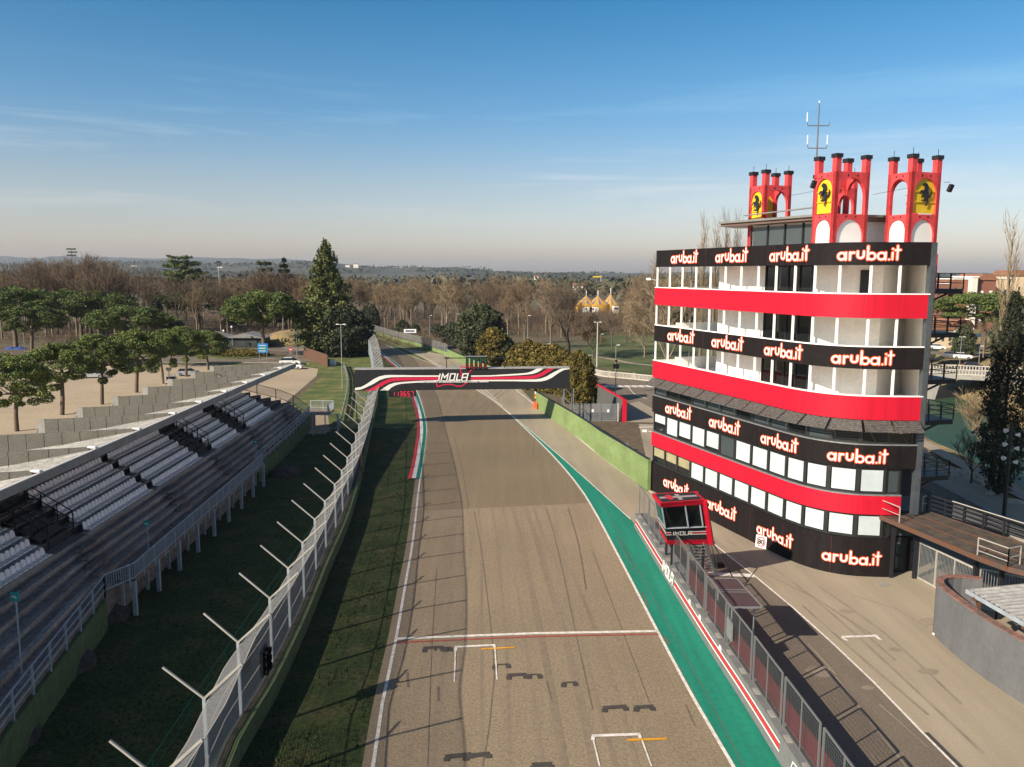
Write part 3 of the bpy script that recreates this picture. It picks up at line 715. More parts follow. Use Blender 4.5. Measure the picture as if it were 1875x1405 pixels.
# ground floor glazing, posts and door under the walkway
g = MB(); g.box((26.3,53.4,3.4),(1.9,.1,1.7)); g.box((26.2,53.5,6.4),(1.0,.1,2.2)); g.build('stair_glazing', M['glass2'], tower)
g = MB(); g.box((26.2,53.35,1.25),(.95,.08,2.4)); dr = g.build('door', M['darksteel'], tower)
g = MB(); g.box((26.2,53.28,1.75),(.5,.04,.75)); g.box((26.2,53.28,.75),(.5,.04,.75)); g.build('pane', M['glass2'], dr)
g = MB(); g.box((26.3,53.6,2.1),(1.7,.2,4.2)); g.build('stair_wall', M['black'], tower)
# rooftop room with projecting canopy roof
rm = MB(); rm.prism([(18.9,65.6),(21.4,60.4),(22.0,59.2),(28.2,60.6),(26.5,68.5)], 21.3, 23.75); room = rm.build('roof_room', M['wall_white'], tower)
g = MB()
pa, pb = Vector((18.9,65.6)), Vector((22.0,59.0))
for q in range(4):
    a = pa.lerp(pb, q/4+.02); b_ = pa.lerp(pb, (q+1)/4-.02); o_ = Vector((-.9,-.42)).normalized()*.06
    g.add([(a.x+o_.x,a.y+o_.y,21.5),(b_.x+o_.x,b_.y+o_.y,21.5),(b_.x+o_.x,b_.y+o_.y,23.6),(a.x+o_.x,a.y+o_.y,23.6)], [(0,1,2,3)])
g.build('roof_room_glass', M['glass2'], room)
g = MB()
for q in range(5): a = pa.lerp(pb, q/4); g.box((a.x-.06,a.y-.03,22.5),(.12,.12,2.4),.3)
g.build('door_frame', M['darksteel'], room)
g = MB(); g.prism([(16.9,67.6),(21.3,58.6),(22.3,58.2),(28.6,59.9),(27.0,69.2),(18.6,70.0)], 23.78, 24.0); g.build('roof_edge', M['roofbrown'], room)
g = MB(); g.prism([(16.7,67.6),(21.2,58.4),(22.4,58.0),(28.8,59.8),(27.1,69.4),(18.5,70.2)], 24.0, 24.16); g.build('canopy_roof', M['roofgrey'], room)
g = MB(); g.bar((18.5,66.6,24.6),(21.9,59.2,24.75),.25,.08); g.bar((21.9,59.2,24.75),(22.6,58.3,24.1),.12); g.build('roof_duct', M['roofgrey'], room)

# turrets ------------------------------------------------------------------
HORSE = [(.36,.97),(.44,1.0),(.50,.955),(.56,.97),(.64,.90),(.70,.80),(.68,.74),(.72,.70),(.66,.66),(.70,.58),(.72,.50),(.80,.44),(.88,.50),(.93,.62),(.90,.72),(.97,.66),(.99,.54),(.93,.42),(.84,.37),(.78,.38),
         (.74,.32),(.70,.27),(.74,.20),(.70,.12),(.64,.05),(.62,.0),(.52,.01),(.56,.05),(.62,.13),(.63,.19),(.54,.23),(.44,.20),(.32,.22),(.24,.20),(.20,.24),(.30,.27),(.44,.27),(.52,.31),
         (.46,.40),(.42,.48),(.34,.46),(.27,.40),(.24,.33),(.19,.34),(.22,.43),(.26,.50),(.32,.54),(.24,.58),(.16,.60),(.13,.52),(.08,.50),(.08,.56),(.13,.66),(.22,.67),(.34,.66),(.40,.70),(.42,.78),(.40,.84),(.34,.83),(.27,.85),(.25,.89),(.30,.93)]
def arch_plate(mb, W, z0, z1, fn, ow, zs, T=.26, base_open=True):
    # plate W wide with an arched opening of width ow springing at zs; fn(x,t,z)
    x0 = (W-ow)/2; x1 = x0+ow; r = ow/2
    def bx(xa, xb, za, zb): mb.slab2([(xa,za),(xb,za),(xb,zb),(xa,zb)], lambda x, y, t: fn(x, t, y), 0, T)
    bx(0, x0, z0, z1); bx(x1, W, z0, z1)
    n = 12
    for k in range(n):
        a0 = PI-PI*k/n; a1 = PI-PI*(k+1)/n; xa = W/2+r*math.cos(a0); xb = W/2+r*math.cos(a1)
        ya = zs+r*math.sin(a0)*1.1; yb = zs+r*math.sin(a1)*1.1
        mb.slab2([(xa,ya),(xb,yb),(xb,z1),(xa,z1)], lambda x, y, t: fn(x, t, y), 0, T)
def arch_fill(mb, W, z0, fn, ow, zs, t):
    r = ow/2+.02; P = [(W/2-r, z0), (W/2+r, z0)]+[(W/2+r*math.cos(PI*k/12), zs+r*1.1*math.sin(PI*k/12)) for k in range(13)]
    mb.slab2(P, lambda x, y, tt: fn(x, tt, y), t, t+.05)
def turret(corner, wl, wr, faces, name_tag, z0=21.3, low=None):
    c = Vector(corner); dl = Vector((-.3303,.9439)); dr = Vector((.9439,.3303))
    root = None
    def lf(x, t, z): p = c+dl*(wl-x)+dr*t; return Vector((p.x,p.y,z))       # left face, x runs to the near corner
    def rf(x, t, z): p = c+dr*x+dl*t; return Vector((p.x,p.y,z))            # right face
    def bl(x, t, z): p = c+dr*(wr-t)+dl*(wl-x); return Vector((p.x,p.y,z))
    def br(x, t, z): p = c+dl*(wl-t)+dr*x; return Vector((p.x,p.y,z))
    mb = MB()
    for fn, W in ((lf,wl),(rf,wr),(bl,wl),(br,wr)):
        e = .262 if fn in (lf, bl) else 0.003
        arch_plate(mb, W, z0, 24.05, fn, W-.64, 23.72-(W-.64)/2*1.1)
        arch_plate(mb, W, 24.05, 26.85, fn, W-.60, 26.45-(W-.60)/2*1.1)
    body = mb.build('turret', M['tower_red'], tower)
    k = .40
    for i, (x, y) in enumerate(((0,0),(1,0),(0,1),(1,1))):
        p = c+dl*(k/2+(wl-k)*x)+dr*(k/2+(wr-k)*y)
        q = MB(); q.box((p.x,p.y,27.30),(k+.012,k+.012,.93),math.atan2(dr.y,dr.x)); q.build('pillar', M['tower_red'], body)
        q = MB(); q.box((p.x,p.y,27.88),(k+.14,k+.14,.26),math.atan2(dr.y,dr.x)); q.build('cap', M['darksteel'], body)
        if name_tag != 'c': q = MB(); q.tube((p.x,p.y,28),(p.x,p.y,28.45),.02,n=5); q.build('spike', M['darksteel'], body)
    wf = MB()
    for fn, W in ((lf,wl),(rf,wr)): arch_fill(wf, W, z0, fn, W-.64, 23.72-(W-.64)/2*1.1, .12)
    wf.build('white_panel', M['white'], body)
    dk = MB()
    for fn, W in ((lf,wl),(rf,wr)):
        for z in (23.88, 26.62):
            for xx in (W*.36, W*.64):
                dk.add([fn(xx+.075*math.cos(t*PI/4), -.008, z+.075*math.sin(t*PI/4)) for t in range(8)], [tuple(range(8))])
            for q in range(9):
                for xx in (.12+q*.05, W-.12-q*.05):
                    dk.add([fn(xx+.014*math.cos(t*PI/2), -.008, z+(.02 if q % 2 else -.05)+.014*math.sin(t*PI/2)) for t in range(4)], [(0,1,2,3)])
    dk.build('bolt_holes', M['darksteel'], body)
    for f in faces:
        fn, W = {'l':(lf,wl),'r':(rf,wr),'bl':(bl,wl),'br':(br,wr)}[f]
        y = MB(); arch_fill(y, W, 24.12, fn, W-.60, 26.45-(W-.60)/2*1.1, .12); pn = y.build('emblem_panel', M['yellow'], body)
        y = MB()
        for z in (25.55, 24.85): y.slab2([(.30,z),(W-.30,z),(W-.30,z+.06),(.30,z+.06)], lambda x, yy, t: fn(x, t, yy), .04, .09)
        y.build('crossbar', M['yellow'], pn)
        hh = 1.55; hw = min(1.15, (W-.75)*.92); x0 = W/2-hw/2; z_ = 24.62
        y = MB(); y.slab2([(x0+p[0]*hw, z_+p[1]*hh) for p in HORSE][::-1], lambda x, yy, t: fn(x, t, yy), -.03, .02)
        y.build('horse_emblem', M['darksteel'], pn)
    return body
turret((21.62,56.2), 2.15, 2.85, ['l'], 'c'); turret((26.75,56.3), 2.1, 2.55, ['r'], 'r'); turret((19.55,65.0), 2.0, 2.5, ['l','br'], 'l'); turret((25.3,66.6), 2.1, 2.6, ['l'], 'b')
mb = MB(); mb.box((29.05,57.1,20.1),(.26,.40,2.6),.33); mb.build('red_edge', M['tower_red'], tower)
# antenna, floodlights, cameras
an = MB(); X, Y = 20.95, 58.1
an.tube((X,Y,28),(X,Y,31.6),.06,.04); 
for z, r in ((28.6,.62),(30.1,.72)):
    an.tube((X-r,Y,z),(X+r,Y,z),.032); an.tube((X-r,Y,z),(X-r-.06,Y,z+.25),.03); an.tube((X+r,Y,z),(X+r+.06,Y,z+.25),.03)
ant = an.build('antenna_mast', mat('mast_grey',(.12,.12,.13),.6), tower)
an = MB(); an.tube((X,Y,31.0),(X,Y,31.75),.04); an.build('antenna_rod', M['white'], ant)
for z, r, ss in ((28.85,.68,(-1,1)),(30.35,.78,(-1,))):
    for s in ss: an = MB(); an.tube((X+s*r,Y,z),(X+s*r,Y,z+.62),.035); an.build('antenna_rod', M['white'], ant)
for (x, y, z, dx) in ((21.2,56.9,26.4,-.9),(27.2,58.0,25.4,.2),(29.3,57.0,26.2,.3)):
    fl = MB(); fl.bar((x,y,z),(x+dx,y-.25,z),.03); fl.box((x+dx,y-.3,z-.4),(.28,.22,.5),.3,Matrix.Rotation(.5,3,'X')); fl.build('floodlight', M['darksteel'], tower)
for (px, py, z) in ((1197,512,19.4),(1190,796,5.5)):
    p = fp(0, z, .1); fl = MB(); fl.bar((p.x,p.y,z),(p.x-.5,p.y-.1,z+.1),.05); fl.box((p.x-.65,p.y-.1,z+.1),(.4,.18,.2)); fl.build('camera', M['white'], tower)
wr_ = MB(); wr_.tube((21.5,58.0,25.8),(21.3,64.9,26.0),.012,n=4); wr_.tube((24.6,57.2,25.4),(27.2,56.6,25.9),.012,n=4); wr_.build('cable', M['darksteel'], tower)
# emergency stairs hung on the far side
st = MB(); rl_ = MB()
lv = [(18.05,19.1,20.8),(15.0,15.45,17.1),(11.7,12.15,13.9),(8.75,9.2,10.9),(4.3,4.75,6.4)]
zz = [18.95,15.7,12.2,9.1,4.75]
for i, z in enumerate(zz):
    A_ = (30.2,61.5); B_ = (32.75,62.2); D_ = (31.9,65.6)
    st.prism([(30.3,60.5),(33.5,61.3),(32.5,65.0),(29.4,64.3)], z-.35, z)
    st.bar((30.6,61.2,z-.4),(29.9,61.0,z-1.5),.16); st.bar((32.4,61.4,z-.35),(30.2,61.0,z-1.3),.12)
    for (a, b_) in (((30.3,60.5),(33.5,61.3)),((33.5,61.3),(32.5,65.0))):
        for h_ in (.45,.8,1.15): rl_.bar((*a,z+h_),(*b_,z+h_),.05)
        for q in range(4): x = a[0]+(b_[0]-a[0])*q/3; y = a[1]+(b_[1]-a[1])*q/3; rl_.bar((x,y,z),(x,y,z+1.15),.06)
    if i: 
        st.bar((31.9,64.6,zz[i-1]-.1),(30.4,60.9,z+1.4),.9,.12); rl_.bar((32.1,64.4,zz[i-1]+.9),(30.5,60.8,z+2.4),.05); rl_.bar((32.1,64.4,zz[i-1]+.5),(30.5,60.8,z+2.0),.04)
stair = st.build('emergency_stair', M['darksteel'], tower); rl_.build('handrail', M['darksteel'], stair)
# ---------------------------------------------------------------- elevated walkway on the right
wk = empty('elevated_walkway', (27,48,0), 'rusty elevated steel walkway leading off from the control tower above the grey gate', 'walkway')
fr = [Vector((24.4,52.6,4.2)), Vector((26.45,44.7,4.2)), Vector((27.1,43.0,4.2)), Vector((31.5,38.0,4.2))]
bk = [Vector((28.0,53.6,4.2)), Vector((29.9,48.3,4.2)), Vector((31.2,44.9,4.2)), Vector((34.4,40.9,4.2))]
mb = MB(); A_, B_ = fr, bk
up_ = [p+Vector((0,0,0)) for p in fr]; lo_ = [p-Vector((0,0,.22)) for p in fr]; ub = list(bk); lb = [p-Vector((0,0,.22)) for p in bk]
mb.strip(up_, ub); mb.strip(lb, lo_); mb.strip(lo_, up_); mb.strip(ub, lb); mb.add([up_[0],lo_[0],lb[0],ub[0]], [(0,1,2,3)]); mb.build('deck', mat('worn_dark_deck', (.05,.042,.036), .8, c2=(.10,.075,.05), scale=1.2, fine=.3, fscale=5), wk)
mb = MB()
for f_k in (.0,.30,.62,1.): 
    L_ = [a.lerp(b_, f_k)+Vector((0,0,.05 if 0 < f_k < 1 else -.12)) for a, b_ in zip(fr, bk)]
    for a, b_ in zip(L_, L_[1:]): mb.bar(a, b_, .07 if 0 < f_k < 1 else .12, .05 if 0 < f_k < 1 else .30)
mb.build('girder', M['rust'], wk)
mb = MB()
def rail(mb, P, h, nposts, w_=.05, mids=(.5,)):
    for a, b_ in zip(P, P[1:]):
        for k_ in (1.,)+tuple(mids): mb.bar(a+Vector((0,0,h*k_)), b_+Vector((0,0,h*k_)), w_ if k_ == 1 else w_*.7)
    Q = resample(P, nposts)
    for q in Q: mb.bar(q, q+Vector((0,0,h)), w_)
rail(mb, [fr[0], fr[0].lerp(fr[1], .22)], 1.05, 2); rail(mb, [bk[0], fr[0].lerp(bk[0],.9)], 1.05, 2)
rail(mb, [fr[1]+Vector((.0,.1,0)), fr[1].lerp(fr[2], 1.)], 1.05, 2, mids=(.3,.6)); rail(mb, [fr[2], fr[2]+Vector((.9,.4,0))], 1.05, 2)
mb.build('railing', M['steel_l'], wk)
mb = MB(); rail(mb, bk, 1.15, 11, .09, mids=(.25,.5,.75)); mb.build('railing', M['darksteel'], wk)
mb = MB(); mb.add([bk[0].lerp(bk[1],.35)+Vector((.05,0,.1)), bk[3]+Vector((.05,0,.1)), bk[3]+Vector((.05,0,1.0)), bk[0].lerp(bk[1],.35)+Vector((.05,0,1.0))], [(0,1,2,3)]); mb.build('side_panel', mat('dull_mesh_panel', (.05,.05,.055), .6, var=.3, scale=1), wk)
mb = MB()
L_ = [a+Vector((0,0,1.2)) for a in bk]; mb.bar(bk[0].lerp(bk[1],.35)+Vector((0,0,1.2)), L_[1], .07); mb.bar(L_[1], L_[2], .07); mb.bar(L_[2], L_[3], .07); mb.build('handrail', mat('bright_rail', (.62,.58,.50), .35, metal=.3), wk)
for p in ((25.25,52.35),(26.75,52.2),(27.9,47.3),(28.55,45.8),(31.5,46.0),(32.6,43.0)):
    mb = MB(); mb.box((p[0],p[1],2.0),(.22,.22,4.0)); mb.build('support_post', M['darksteel'], wk)
# gate under the walkway
gt = empty('sliding_gate', (27.0,51,0), 'tall grey barred gate under the walkway beside the control tower', 'gate')
a, b_ = Vector((26.95,52.2,0)), Vector((27.9,47.3,0)); c_ = Vector((31.0,45.0,0))
mb = MB(); rl2 = MB()
for P_, n in (((a, b_), 42),((b_+Vector((.3,0,0)), c_), 24)):
    for q in range(n+1):
        p = P_[0].lerp(P_[1], q/n); mb.bar(p+Vector((0,0,.1)), p+Vector((0,0,2.5)), .03)
    for z in (.1,2.5): rl2.bar(P_[0]+Vector((0,0,z)), P_[1]+Vector((0,0,z)), .10)
    for q in (0,.33,.66,1): p = P_[0].lerp(P_[1], q); rl2.bar(p, p+Vector((0,0,2.55)), .08)
mb.build('bars', M['steel'], gt); rl2.build('gate_frame', M['steel_l'], gt)
# curved grey wall with sheet roofed shelter behind it
cw = empty('curved_wall', (24,43,0), 'dark grey wall with rounded end and brick coping at the right edge of the pit lane', 'wall')
wp = smooth_line([(26.6,44.4),(25.6,44.75),(24.6,44.6),(23.95,43.9),(23.75,42.6),(23.75,40.0),(24.0,37.5),(24.8,33.5),(26,29)], .4)
mb = MB(); mb.wall(wp, 0, 2.95, .34); mb.build('wall_face', mat('grey_render', (.115,.12,.125), .85, var=.12, scale=.8, fine=.08, fscale=4, stretch=(1,1,.3)), cw)
mb = MB(); mb.wall(wp, 2.952, 3.03, .40); mb.build('coping', mat('brick_coping', (.26,.12,.09), .85, c2=(.12,.08,.065), scale=2.2, fine=.25, fscale=7), cw)
sh = empty('shelter', (26,40,0), 'white corrugated shelter roof behind the curved grey wall', 'shelter')
mb = MB(); n = 64
q00, q10, q01, q11 = Vector((24.35,41.9,3.35)), Vector((30.5,42.0,3.9)), Vector((24.5,36.2,3.35)), Vector((25.8,30.0,3.35))
Lp = [q00.lerp(q11, i/n) for i in range(n+1)]; Rp = [Vector((31,42.3,3.9)).lerp(Vector((32.5,30,3.9)), i/n) for i in range(n+1)]
for i in range(n+1):
    Lp[i] = Lp[i]+Vector((0,0,.05*(i % 2))); Rp[i] = Rp[i]+Vector((0,0,.05*(i % 2)))
mb.strip(Lp, Rp); mb.build('corrugated_roof', M['roofwhite'], sh)
mb = MB(); mb.bar(q00-Vector((.05,0,.1)), q11-Vector((.05,0,.1)), .06, .22); mb.bar(q00-Vector((0,0,.12)), Vector((31,42.3,3.78)), .06, .22); mb.build('roof_edge', M['bluesteel'], sh)
mb = MB()
for t in (.05,.35,.65,.95): p = q00.lerp(q11, t); mb.box((p.x+.25,p.y,1.6),(.18,.18,3.2)); mb.box((p.x+.1,p.y,3.1),(.35,.3,.22))
mb.build('support_post', M['rust'], sh)
# ================================================================== GANTRY
gan = empty('start_gantry', (-6,106.5,0), 'black start gantry over the track with red and white stripes and racing lights above', 'gantry')
gL = Vector((-20.15,104.0,4.92)); gR = Vector((7.68,108.0,4.78)); gd = (gR-gL); gw = gd.length; gd.normalize(); gn = Vector((gd.y,-gd.x,0))  # towards camera
def gf(x, y, l): return gL+gd*x+gn*l+Vector((0,0,y))
HB = 2.72
mb = MB(); mb.slab2([(0,0),(gw,0),(gw,HB),(0,HB)], gf, -1.3, 0); beam = mb.build('beam', M['panel_grey'], gan)
mb = MB(); mb.slab2([(-.03,HB),(gw+.03,HB),(gw+.03,HB+.13),(-.03,HB+.13)], gf, -1.35, .04); mb.build('beam_cap', M['roofwhite'], beam)
kx = gw/393.; kv = HB/37.2
def g6(x, y): return ((630+x/9.365-650)*kx, (716.3-(640+y/9.365))*kv)
SW = [('w', [(190,665),(300,648),(400,592),(500,522),(600,477),(700,457),(800,455),(1000,460),(1200,466),(1600,470)], [(190,705),(300,690),(400,647),(500,600),(600,540),(700,507),(800,493),(1000,490),(1200,491),(1600,492)]),
      ('r', [(340,712),(450,682),(550,622),(650,562),(750,520),(850,502),(1000,500),(1300,499),(1600,497)], [(490,712),(580,678),(680,612),(780,570),(880,556),(1000,551),(1200,547),(1400,545),(1590,542)]),
      ('w', [(600,712),(680,660),(760,612),(850,586),(1000,572),(1200,562),(1400,555),(1580,549)], [(745,712),(800,660),(880,622),(960,604),(1100,594),(1250,586),(1400,578),(1580,569)])]
for i, (c, top, bot) in enumerate(SW):
    for side in (0, 1):
        mb = MB(); T = resample([(*g6(*p),0) for p in top], 30); Bt = resample([(*g6(*p),0) for p in bot], 30)
        for q in T+Bt: q.y = max(.01, q.y)
        if side:
            f_ = lambda p: ((gw-p.x), HB-p.y, 0)
            T = [Vector(f_(p)) for p in T]; Bt = [Vector(f_(p)) for p in Bt]
            for q in T+Bt: q.y = min(HB-.01, q.y+.28)
            xe = (859-650)*kx
            T.append(Vector((xe,T[-1].y,0))); Bt.append(Vector((xe,Bt[-1].y,0)))
        A_ = [gf(p.x,p.y,.012+.004*i) for p in Bt]; B_ = [gf(p.x,p.y,.012+.004*i) for p in T]
        if side: A_, B_ = B_, A_
        mb.strip(A_, B_); mb.build('stripe', M['letter_white' if c == 'w' else 'pink'], beam)
def g8(x, y): return ((780+x/10.4-650)*kx, (716.3-(640+y/10.4))*kv+.12)
mb = MB()
for i, pl in enumerate(([(165,688),(182,748),(250,728),(310,712),(400,705),(470,715),(560,742),(650,742),(695,705),(740,682)], [(790,490),(800,468),(885,405),(872,382)], [(820,405),(700,392),(645,380),(618,440),(640,500),(620,545),(620,570)])):
    stroke(mb, [g8(*p) for p in pl], .14, gf, .02+.002*i)
mb.build('circuit_outline', M['pink'], beam)
mb = MB(); x0, y0 = g8(205,635); imola(mb, x0, y0, .92, gf, .032, w=.17, shear=.25); mb.build('lettering', M['letter_white'], beam)
text_mesh('AUTODROMO INTERNAZIONALE ENZO E DINO FERRARI', .40, lambda x, y, l: gf((829-650)*kx+x*.86, g8(0,672)[1]+y, l), 'lettering', M['letter_white'], beam, lift=.06)
# timing display
mb = MB(); dx0, dx1 = g6(750,0)[0], g6(1208,0)[0]; dy1, dy0 = g6(0,722)[1], g6(0,820)[1]
mb.slab2([(dx0,dy0),(dx1,dy0),(dx1,dy1),(dx0,dy1)], gf, -.25, .05); disp = mb.build('timing_display', M['darksteel'], gan)
led = bpy.data.materials.new('red_led'); led.use_nodes = True; b_ = led.node_tree.nodes['Principled BSDF']; b_.inputs['Base Color'].default_value = (.5,.01,.03,1); b_.inputs['Emission Color'].default_value = (1,.03,.08,1); b_.inputs['Emission Strength'].default_value = .55
SEG = {'1':'bc','3':'abcdg','6':'acdefg','5':'acdfg','7':'abc'}
mb = MB(); nd = 6; cw_ = (dx1-dx0)/7.3; hh = (dy1-dy0)*.74
for i, ch in enumerate('113657'):
    x = dx0+(.95+i*1.02)*cw_; y = dy0+(dy1-dy0)*.12; W_ = cw_*.55; h2 = hh/2
    S_ = {'a':((0,hh),(W_,hh)),'b':((W_,hh-.05),(W_,h2+.05)),'c':((W_,h2-.05),(W_,.05)),'d':((0,0),(W_,0)),'e':((0,.05),(0,h2-.05)),'f':((0,h2+.05),(0,hh-.05)),'g':((0,h2),(W_,h2))}
    for k, sg in enumerate(SEG[ch]): stroke(mb, [(x+p[0], y+p[1]) for p in S_[sg]], .075, gf, .055+.001*k, round_cap=False)
mb.build('lettering', led, disp)
# start lights
def lx(px): return (px-650)*kx
rg = MB()
for px in (814.5, 920.5): rg.slab2([(lx(px)-.05,HB+.13),(lx(px)+.05,HB+.13),(lx(px)+.05,HB+1.45),(lx(px)-.05,HB+1.45)], gf, -.12, -.02)
rg.slab2([(lx(812),HB+1.38),(lx(923.5),HB+1.38),(lx(923.5),HB+1.48),(lx(812),HB+1.48)], gf, -.12, 0)
rg.slab2([(lx(811),HB+1.36),(lx(820),HB+1.36),(lx(820),HB+1.55),(lx(811),HB+1.55)], gf, -.16, .04)
rig = rg.build('light_frame', M['darksteel'], gan)
hd = MB(); hd.slab2([(lx(848.5),HB+1.6),(lx(888),HB+1.6),(lx(888),HB+1.72),(lx(848.5),HB+1.72)], gf, -.05, .3); hd.build('light_hood', M['steel'], rig)
redl = mat('red_lens', (.22,.01,.012), .25); grnl = mat('green_lens', (.005,.10,.06), .25)
for px in (852,860,868.3,876.3,885):
    x = lx(px); u = MB(); u.slab2([(x-.19,HB+.02),(x+.19,HB+.02),(x+.19,HB+1.6),(x-.19,HB+1.6)], gf, -.05, .16); lt = u.build('start_light', M['black'], rig)
    u = MB()
    for k, z in enumerate((.25,.62,.99,1.34)):
        u.mat(0 if k < 2 else 1); u.add([gf(x+.14*math.cos(t*PI/6), HB+z+.14*math.sin(t*PI/6), .165) for t in range(12)], [tuple(range(12))])
    u.build('lens', [redl, grnl], lt)
for (ax, dep) in ((.35, 0), (gw-.55, 0)):
    t_ = MB()
    W_ = 1.55 if ax < 5 else 1.3
    for x in (ax-.2, ax-.2+W_):
        for d_ in (-.1,-1.2): p = gf(x, 0, d_); t_.bar((p.x,p.y,0),(p.x,p.y,p.z), .11)
    for k in range(4):
        z0, z1 = k*1.22, (k+1)*1.22
        for d_ in (-.1,-1.2):
            a = gf(ax-.2, 0, d_); b__ = gf(ax-.2+W_, 0, d_); t_.bar((a.x,a.y,z1),(b__.x,b__.y,z0), .07)
        t_.bar((*gf(ax-.2,0,-.1)[:2],z1),(*gf(ax-.2,0,-1.2)[:2],z0), .07)
    t_.build('truss_leg', M['steel'], gan)

# ================================================================== TRACKSIDE WALLS AND CATCH FENCE (left)
FW = GL([(290,1740),(380,1560),(440,1395),(500,1290),(560,1160),(603,1050),(640,960),(662,880),(675,820),(683,783),(692,740),(690,712),(687,686),(679.7,655),(665,634),(648,624)])
FWs = smooth_line(FW, 2.)
lw = empty('catch_fence', (-12,60,0), 'tall wire catch fence with leaning arms on a low green wall left of the track', 'fence')
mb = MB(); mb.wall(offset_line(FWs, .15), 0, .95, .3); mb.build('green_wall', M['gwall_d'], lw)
mb = MB(); mb.wall(offset_line(FWs, .40), .6, 1.0, .34); mb.build('wall_capping', mat('mossy_shaded_concrete', (.07,.062,.045), .95, c2=(.02,.024,.012), scale=1.5, fine=.3, fscale=5), lw)  # moss and dirt, also darkened for the net's shade on the wall top
NET = mesh_mat('grey_netting', (.29,.33,.37), cell=.08, wire=.34, metal=.0); NETL = mesh_mat('pale_netting', (.38,.385,.38), cell=.055, wire=.16, metal=.0); NETD = mesh_mat('fine_netting', (.22,.24,.25), cell=.10, wire=.13, metal=.0)
# posts every four metres along the wall
tot = [0.]
for i in range(1, len(FWs)): tot.append(tot[-1]+(FWs[i]-FWs[i-1]).length)
def at(line, acc, s):
    for i in range(1, len(line)):
        if acc[i] >= s: 
            t = (s-acc[i-1])/(acc[i]-acc[i-1]); return line[i-1].lerp(line[i], t), (line[i]-line[i-1]).normalized()
    return line[-1], (line[-1]-line[-2]).normalized()
cen = [Vector((p[0],p[1],0)) for p in offset_line(FWs, .58)]
acc = [0.]
for i in range(1, len(cen)): acc.append(acc[-1]+(cen[i]-cen[i-1]).length)
PS = []
# arm tips seen in the photo fix the spacing: about 4.1 m
for jx, jy in ((286,1424),(371,1279),(437,1176),(487,1096),(524,1040),(553.5,994),(578,951),(599,918),(617,887),(631,862),(643,838)):
    wx, wy = G(jx, jy, 4.25); k_ = min([q_*.1 for q_ in range(int(acc[-1]*10)-1)], key=lambda q_: (at(cen, acc, q_+.01)[0]-Vector((wx,wy,0))).length); PS.append(k_)
while PS[-1] < acc[-1]-6: PS.append(PS[-1]+5.2)
lowN = []; midN = []; topN = []
for i, s in enumerate(PS):
    p, t = at(cen, acc, s); n_ = Vector((-t.y, t.x, 0))       # away from the track
    if n_.x > 0: n_ = -n_
    j = Vector((p.x,p.y,4.25)); far_ = p.y > 100
    m_ = MB(); m_.bar((p.x,p.y,.8), j, .15, .12, up=n_); m_.build('post', M['bluesteel'], lw)
    m_ = MB()
    if not far_: m_.bar(j, j+n_*1.42+Vector((0,0,1.3)), .08, .07)
    m_.bar(j, j-n_*1.42+Vector((0,0,1.3)), .09, .07); m_.build('arm', M['steel_l'], lw)
dens = [at(cen, acc, s) for s in [k*1.02 for k in range(int(acc[-1]/1.02))]]
for k, (p, t) in enumerate(dens):
    n_ = Vector((-t.y, t.x, 0)); n_ = -n_ if n_.x > 0 else n_
    sag = .05
    q = Vector((p.x,p.y,0))-n_*.10
    lowN.append(q+Vector((0,0,.95))); midN.append(q+Vector((0,0,4.2))-n_*sag); topN.append(q-n_*1.35+Vector((0,0,5.5)))
net_strip('netting', lowN, midN, NET, lw); net_strip('top_netting', midN, topN, NETL, lw)
mb = MB()
for a, b_ in zip(topN, topN[1:]): mb.bar(a, b_, .03)
for a, b_ in zip(midN, midN[1:]): mb.bar(a, b_, .03)
for h_ in (2.0,3.1):
    for a, b_ in zip(lowN, lowN[1:]): mb.bar((a.x,a.y,h_), (b_.x,b_.y,h_), .022)
mb.build('cable', M['steel_l'], lw)
# signal light box hung on the fence
sg = empty('signal_box', (-11.2,33,3.4), 'black marshal signal light box hanging on the wire catch fence', 'signal light')
ps, t = at(cen, acc, 2.2+4.08*.35)
X, Y = G(404,1308,3.4)
c0 = Vector((-10.85,34.0,3.1)); mb = MB(); mb.box(c0, (.12,.95,1.15), .1); bx_ = mb.build('housing', M['darksteel'], sg)
mb = MB()
for r_ in range(3):
    for c_ in range(2): mb.tube((c0.x-.02, c0.y-.24+c_*.46, c0.z+.36-r_*.36), (c0.x+.26, c0.y-.24+c_*.46, c0.z+.34-r_*.36), .17, .19, 10, cap=False)
mb.build('lamp_hoods', M['black'], sg)
# green inner fence on the lawn
gf_ = empty('green_fence', (-14,50,0), 'thin green wire fence on the dark lawn behind the catch fence', 'fence')
GP = smooth_line([(-13.9,27,0),(-14.2,34,0),(-14.6,45,0),(-14.9,58,0),(-15.6,72,0),(-16.5,83,0)], 2.5)
mb = MB(); gm_ = mat('green_wire', (.0,.11,.055), .6)
for a, b_ in zip(GP, GP[1:]): mb.bar((a.x,a.y,1.15), (b_.x,b_.y,1.15), .035); mb.bar((a.x,a.y,.6), (b_.x,b_.y,.6), .02)
mb.build('wire', gm_, gf_)
for a in GP: mb = MB(); mb.bar((a.x,a.y,0), (a.x,a.y,1.2), .05); mb.build('stake', gm_, gf_)
mb = MB(); mb.tube((-14.6,78,0),(-14.6,78,3.2),.07); mb.bar((-14.6,78,3.0),(-12.9,79,2.9),.03); mb.bar((-14.6,78,3.1),(-14.6,74,2.5),.02); tag(mb.build('rusty_pole', M['rust']), 'rusty orange pole standing behind the catch fence', 'pole')
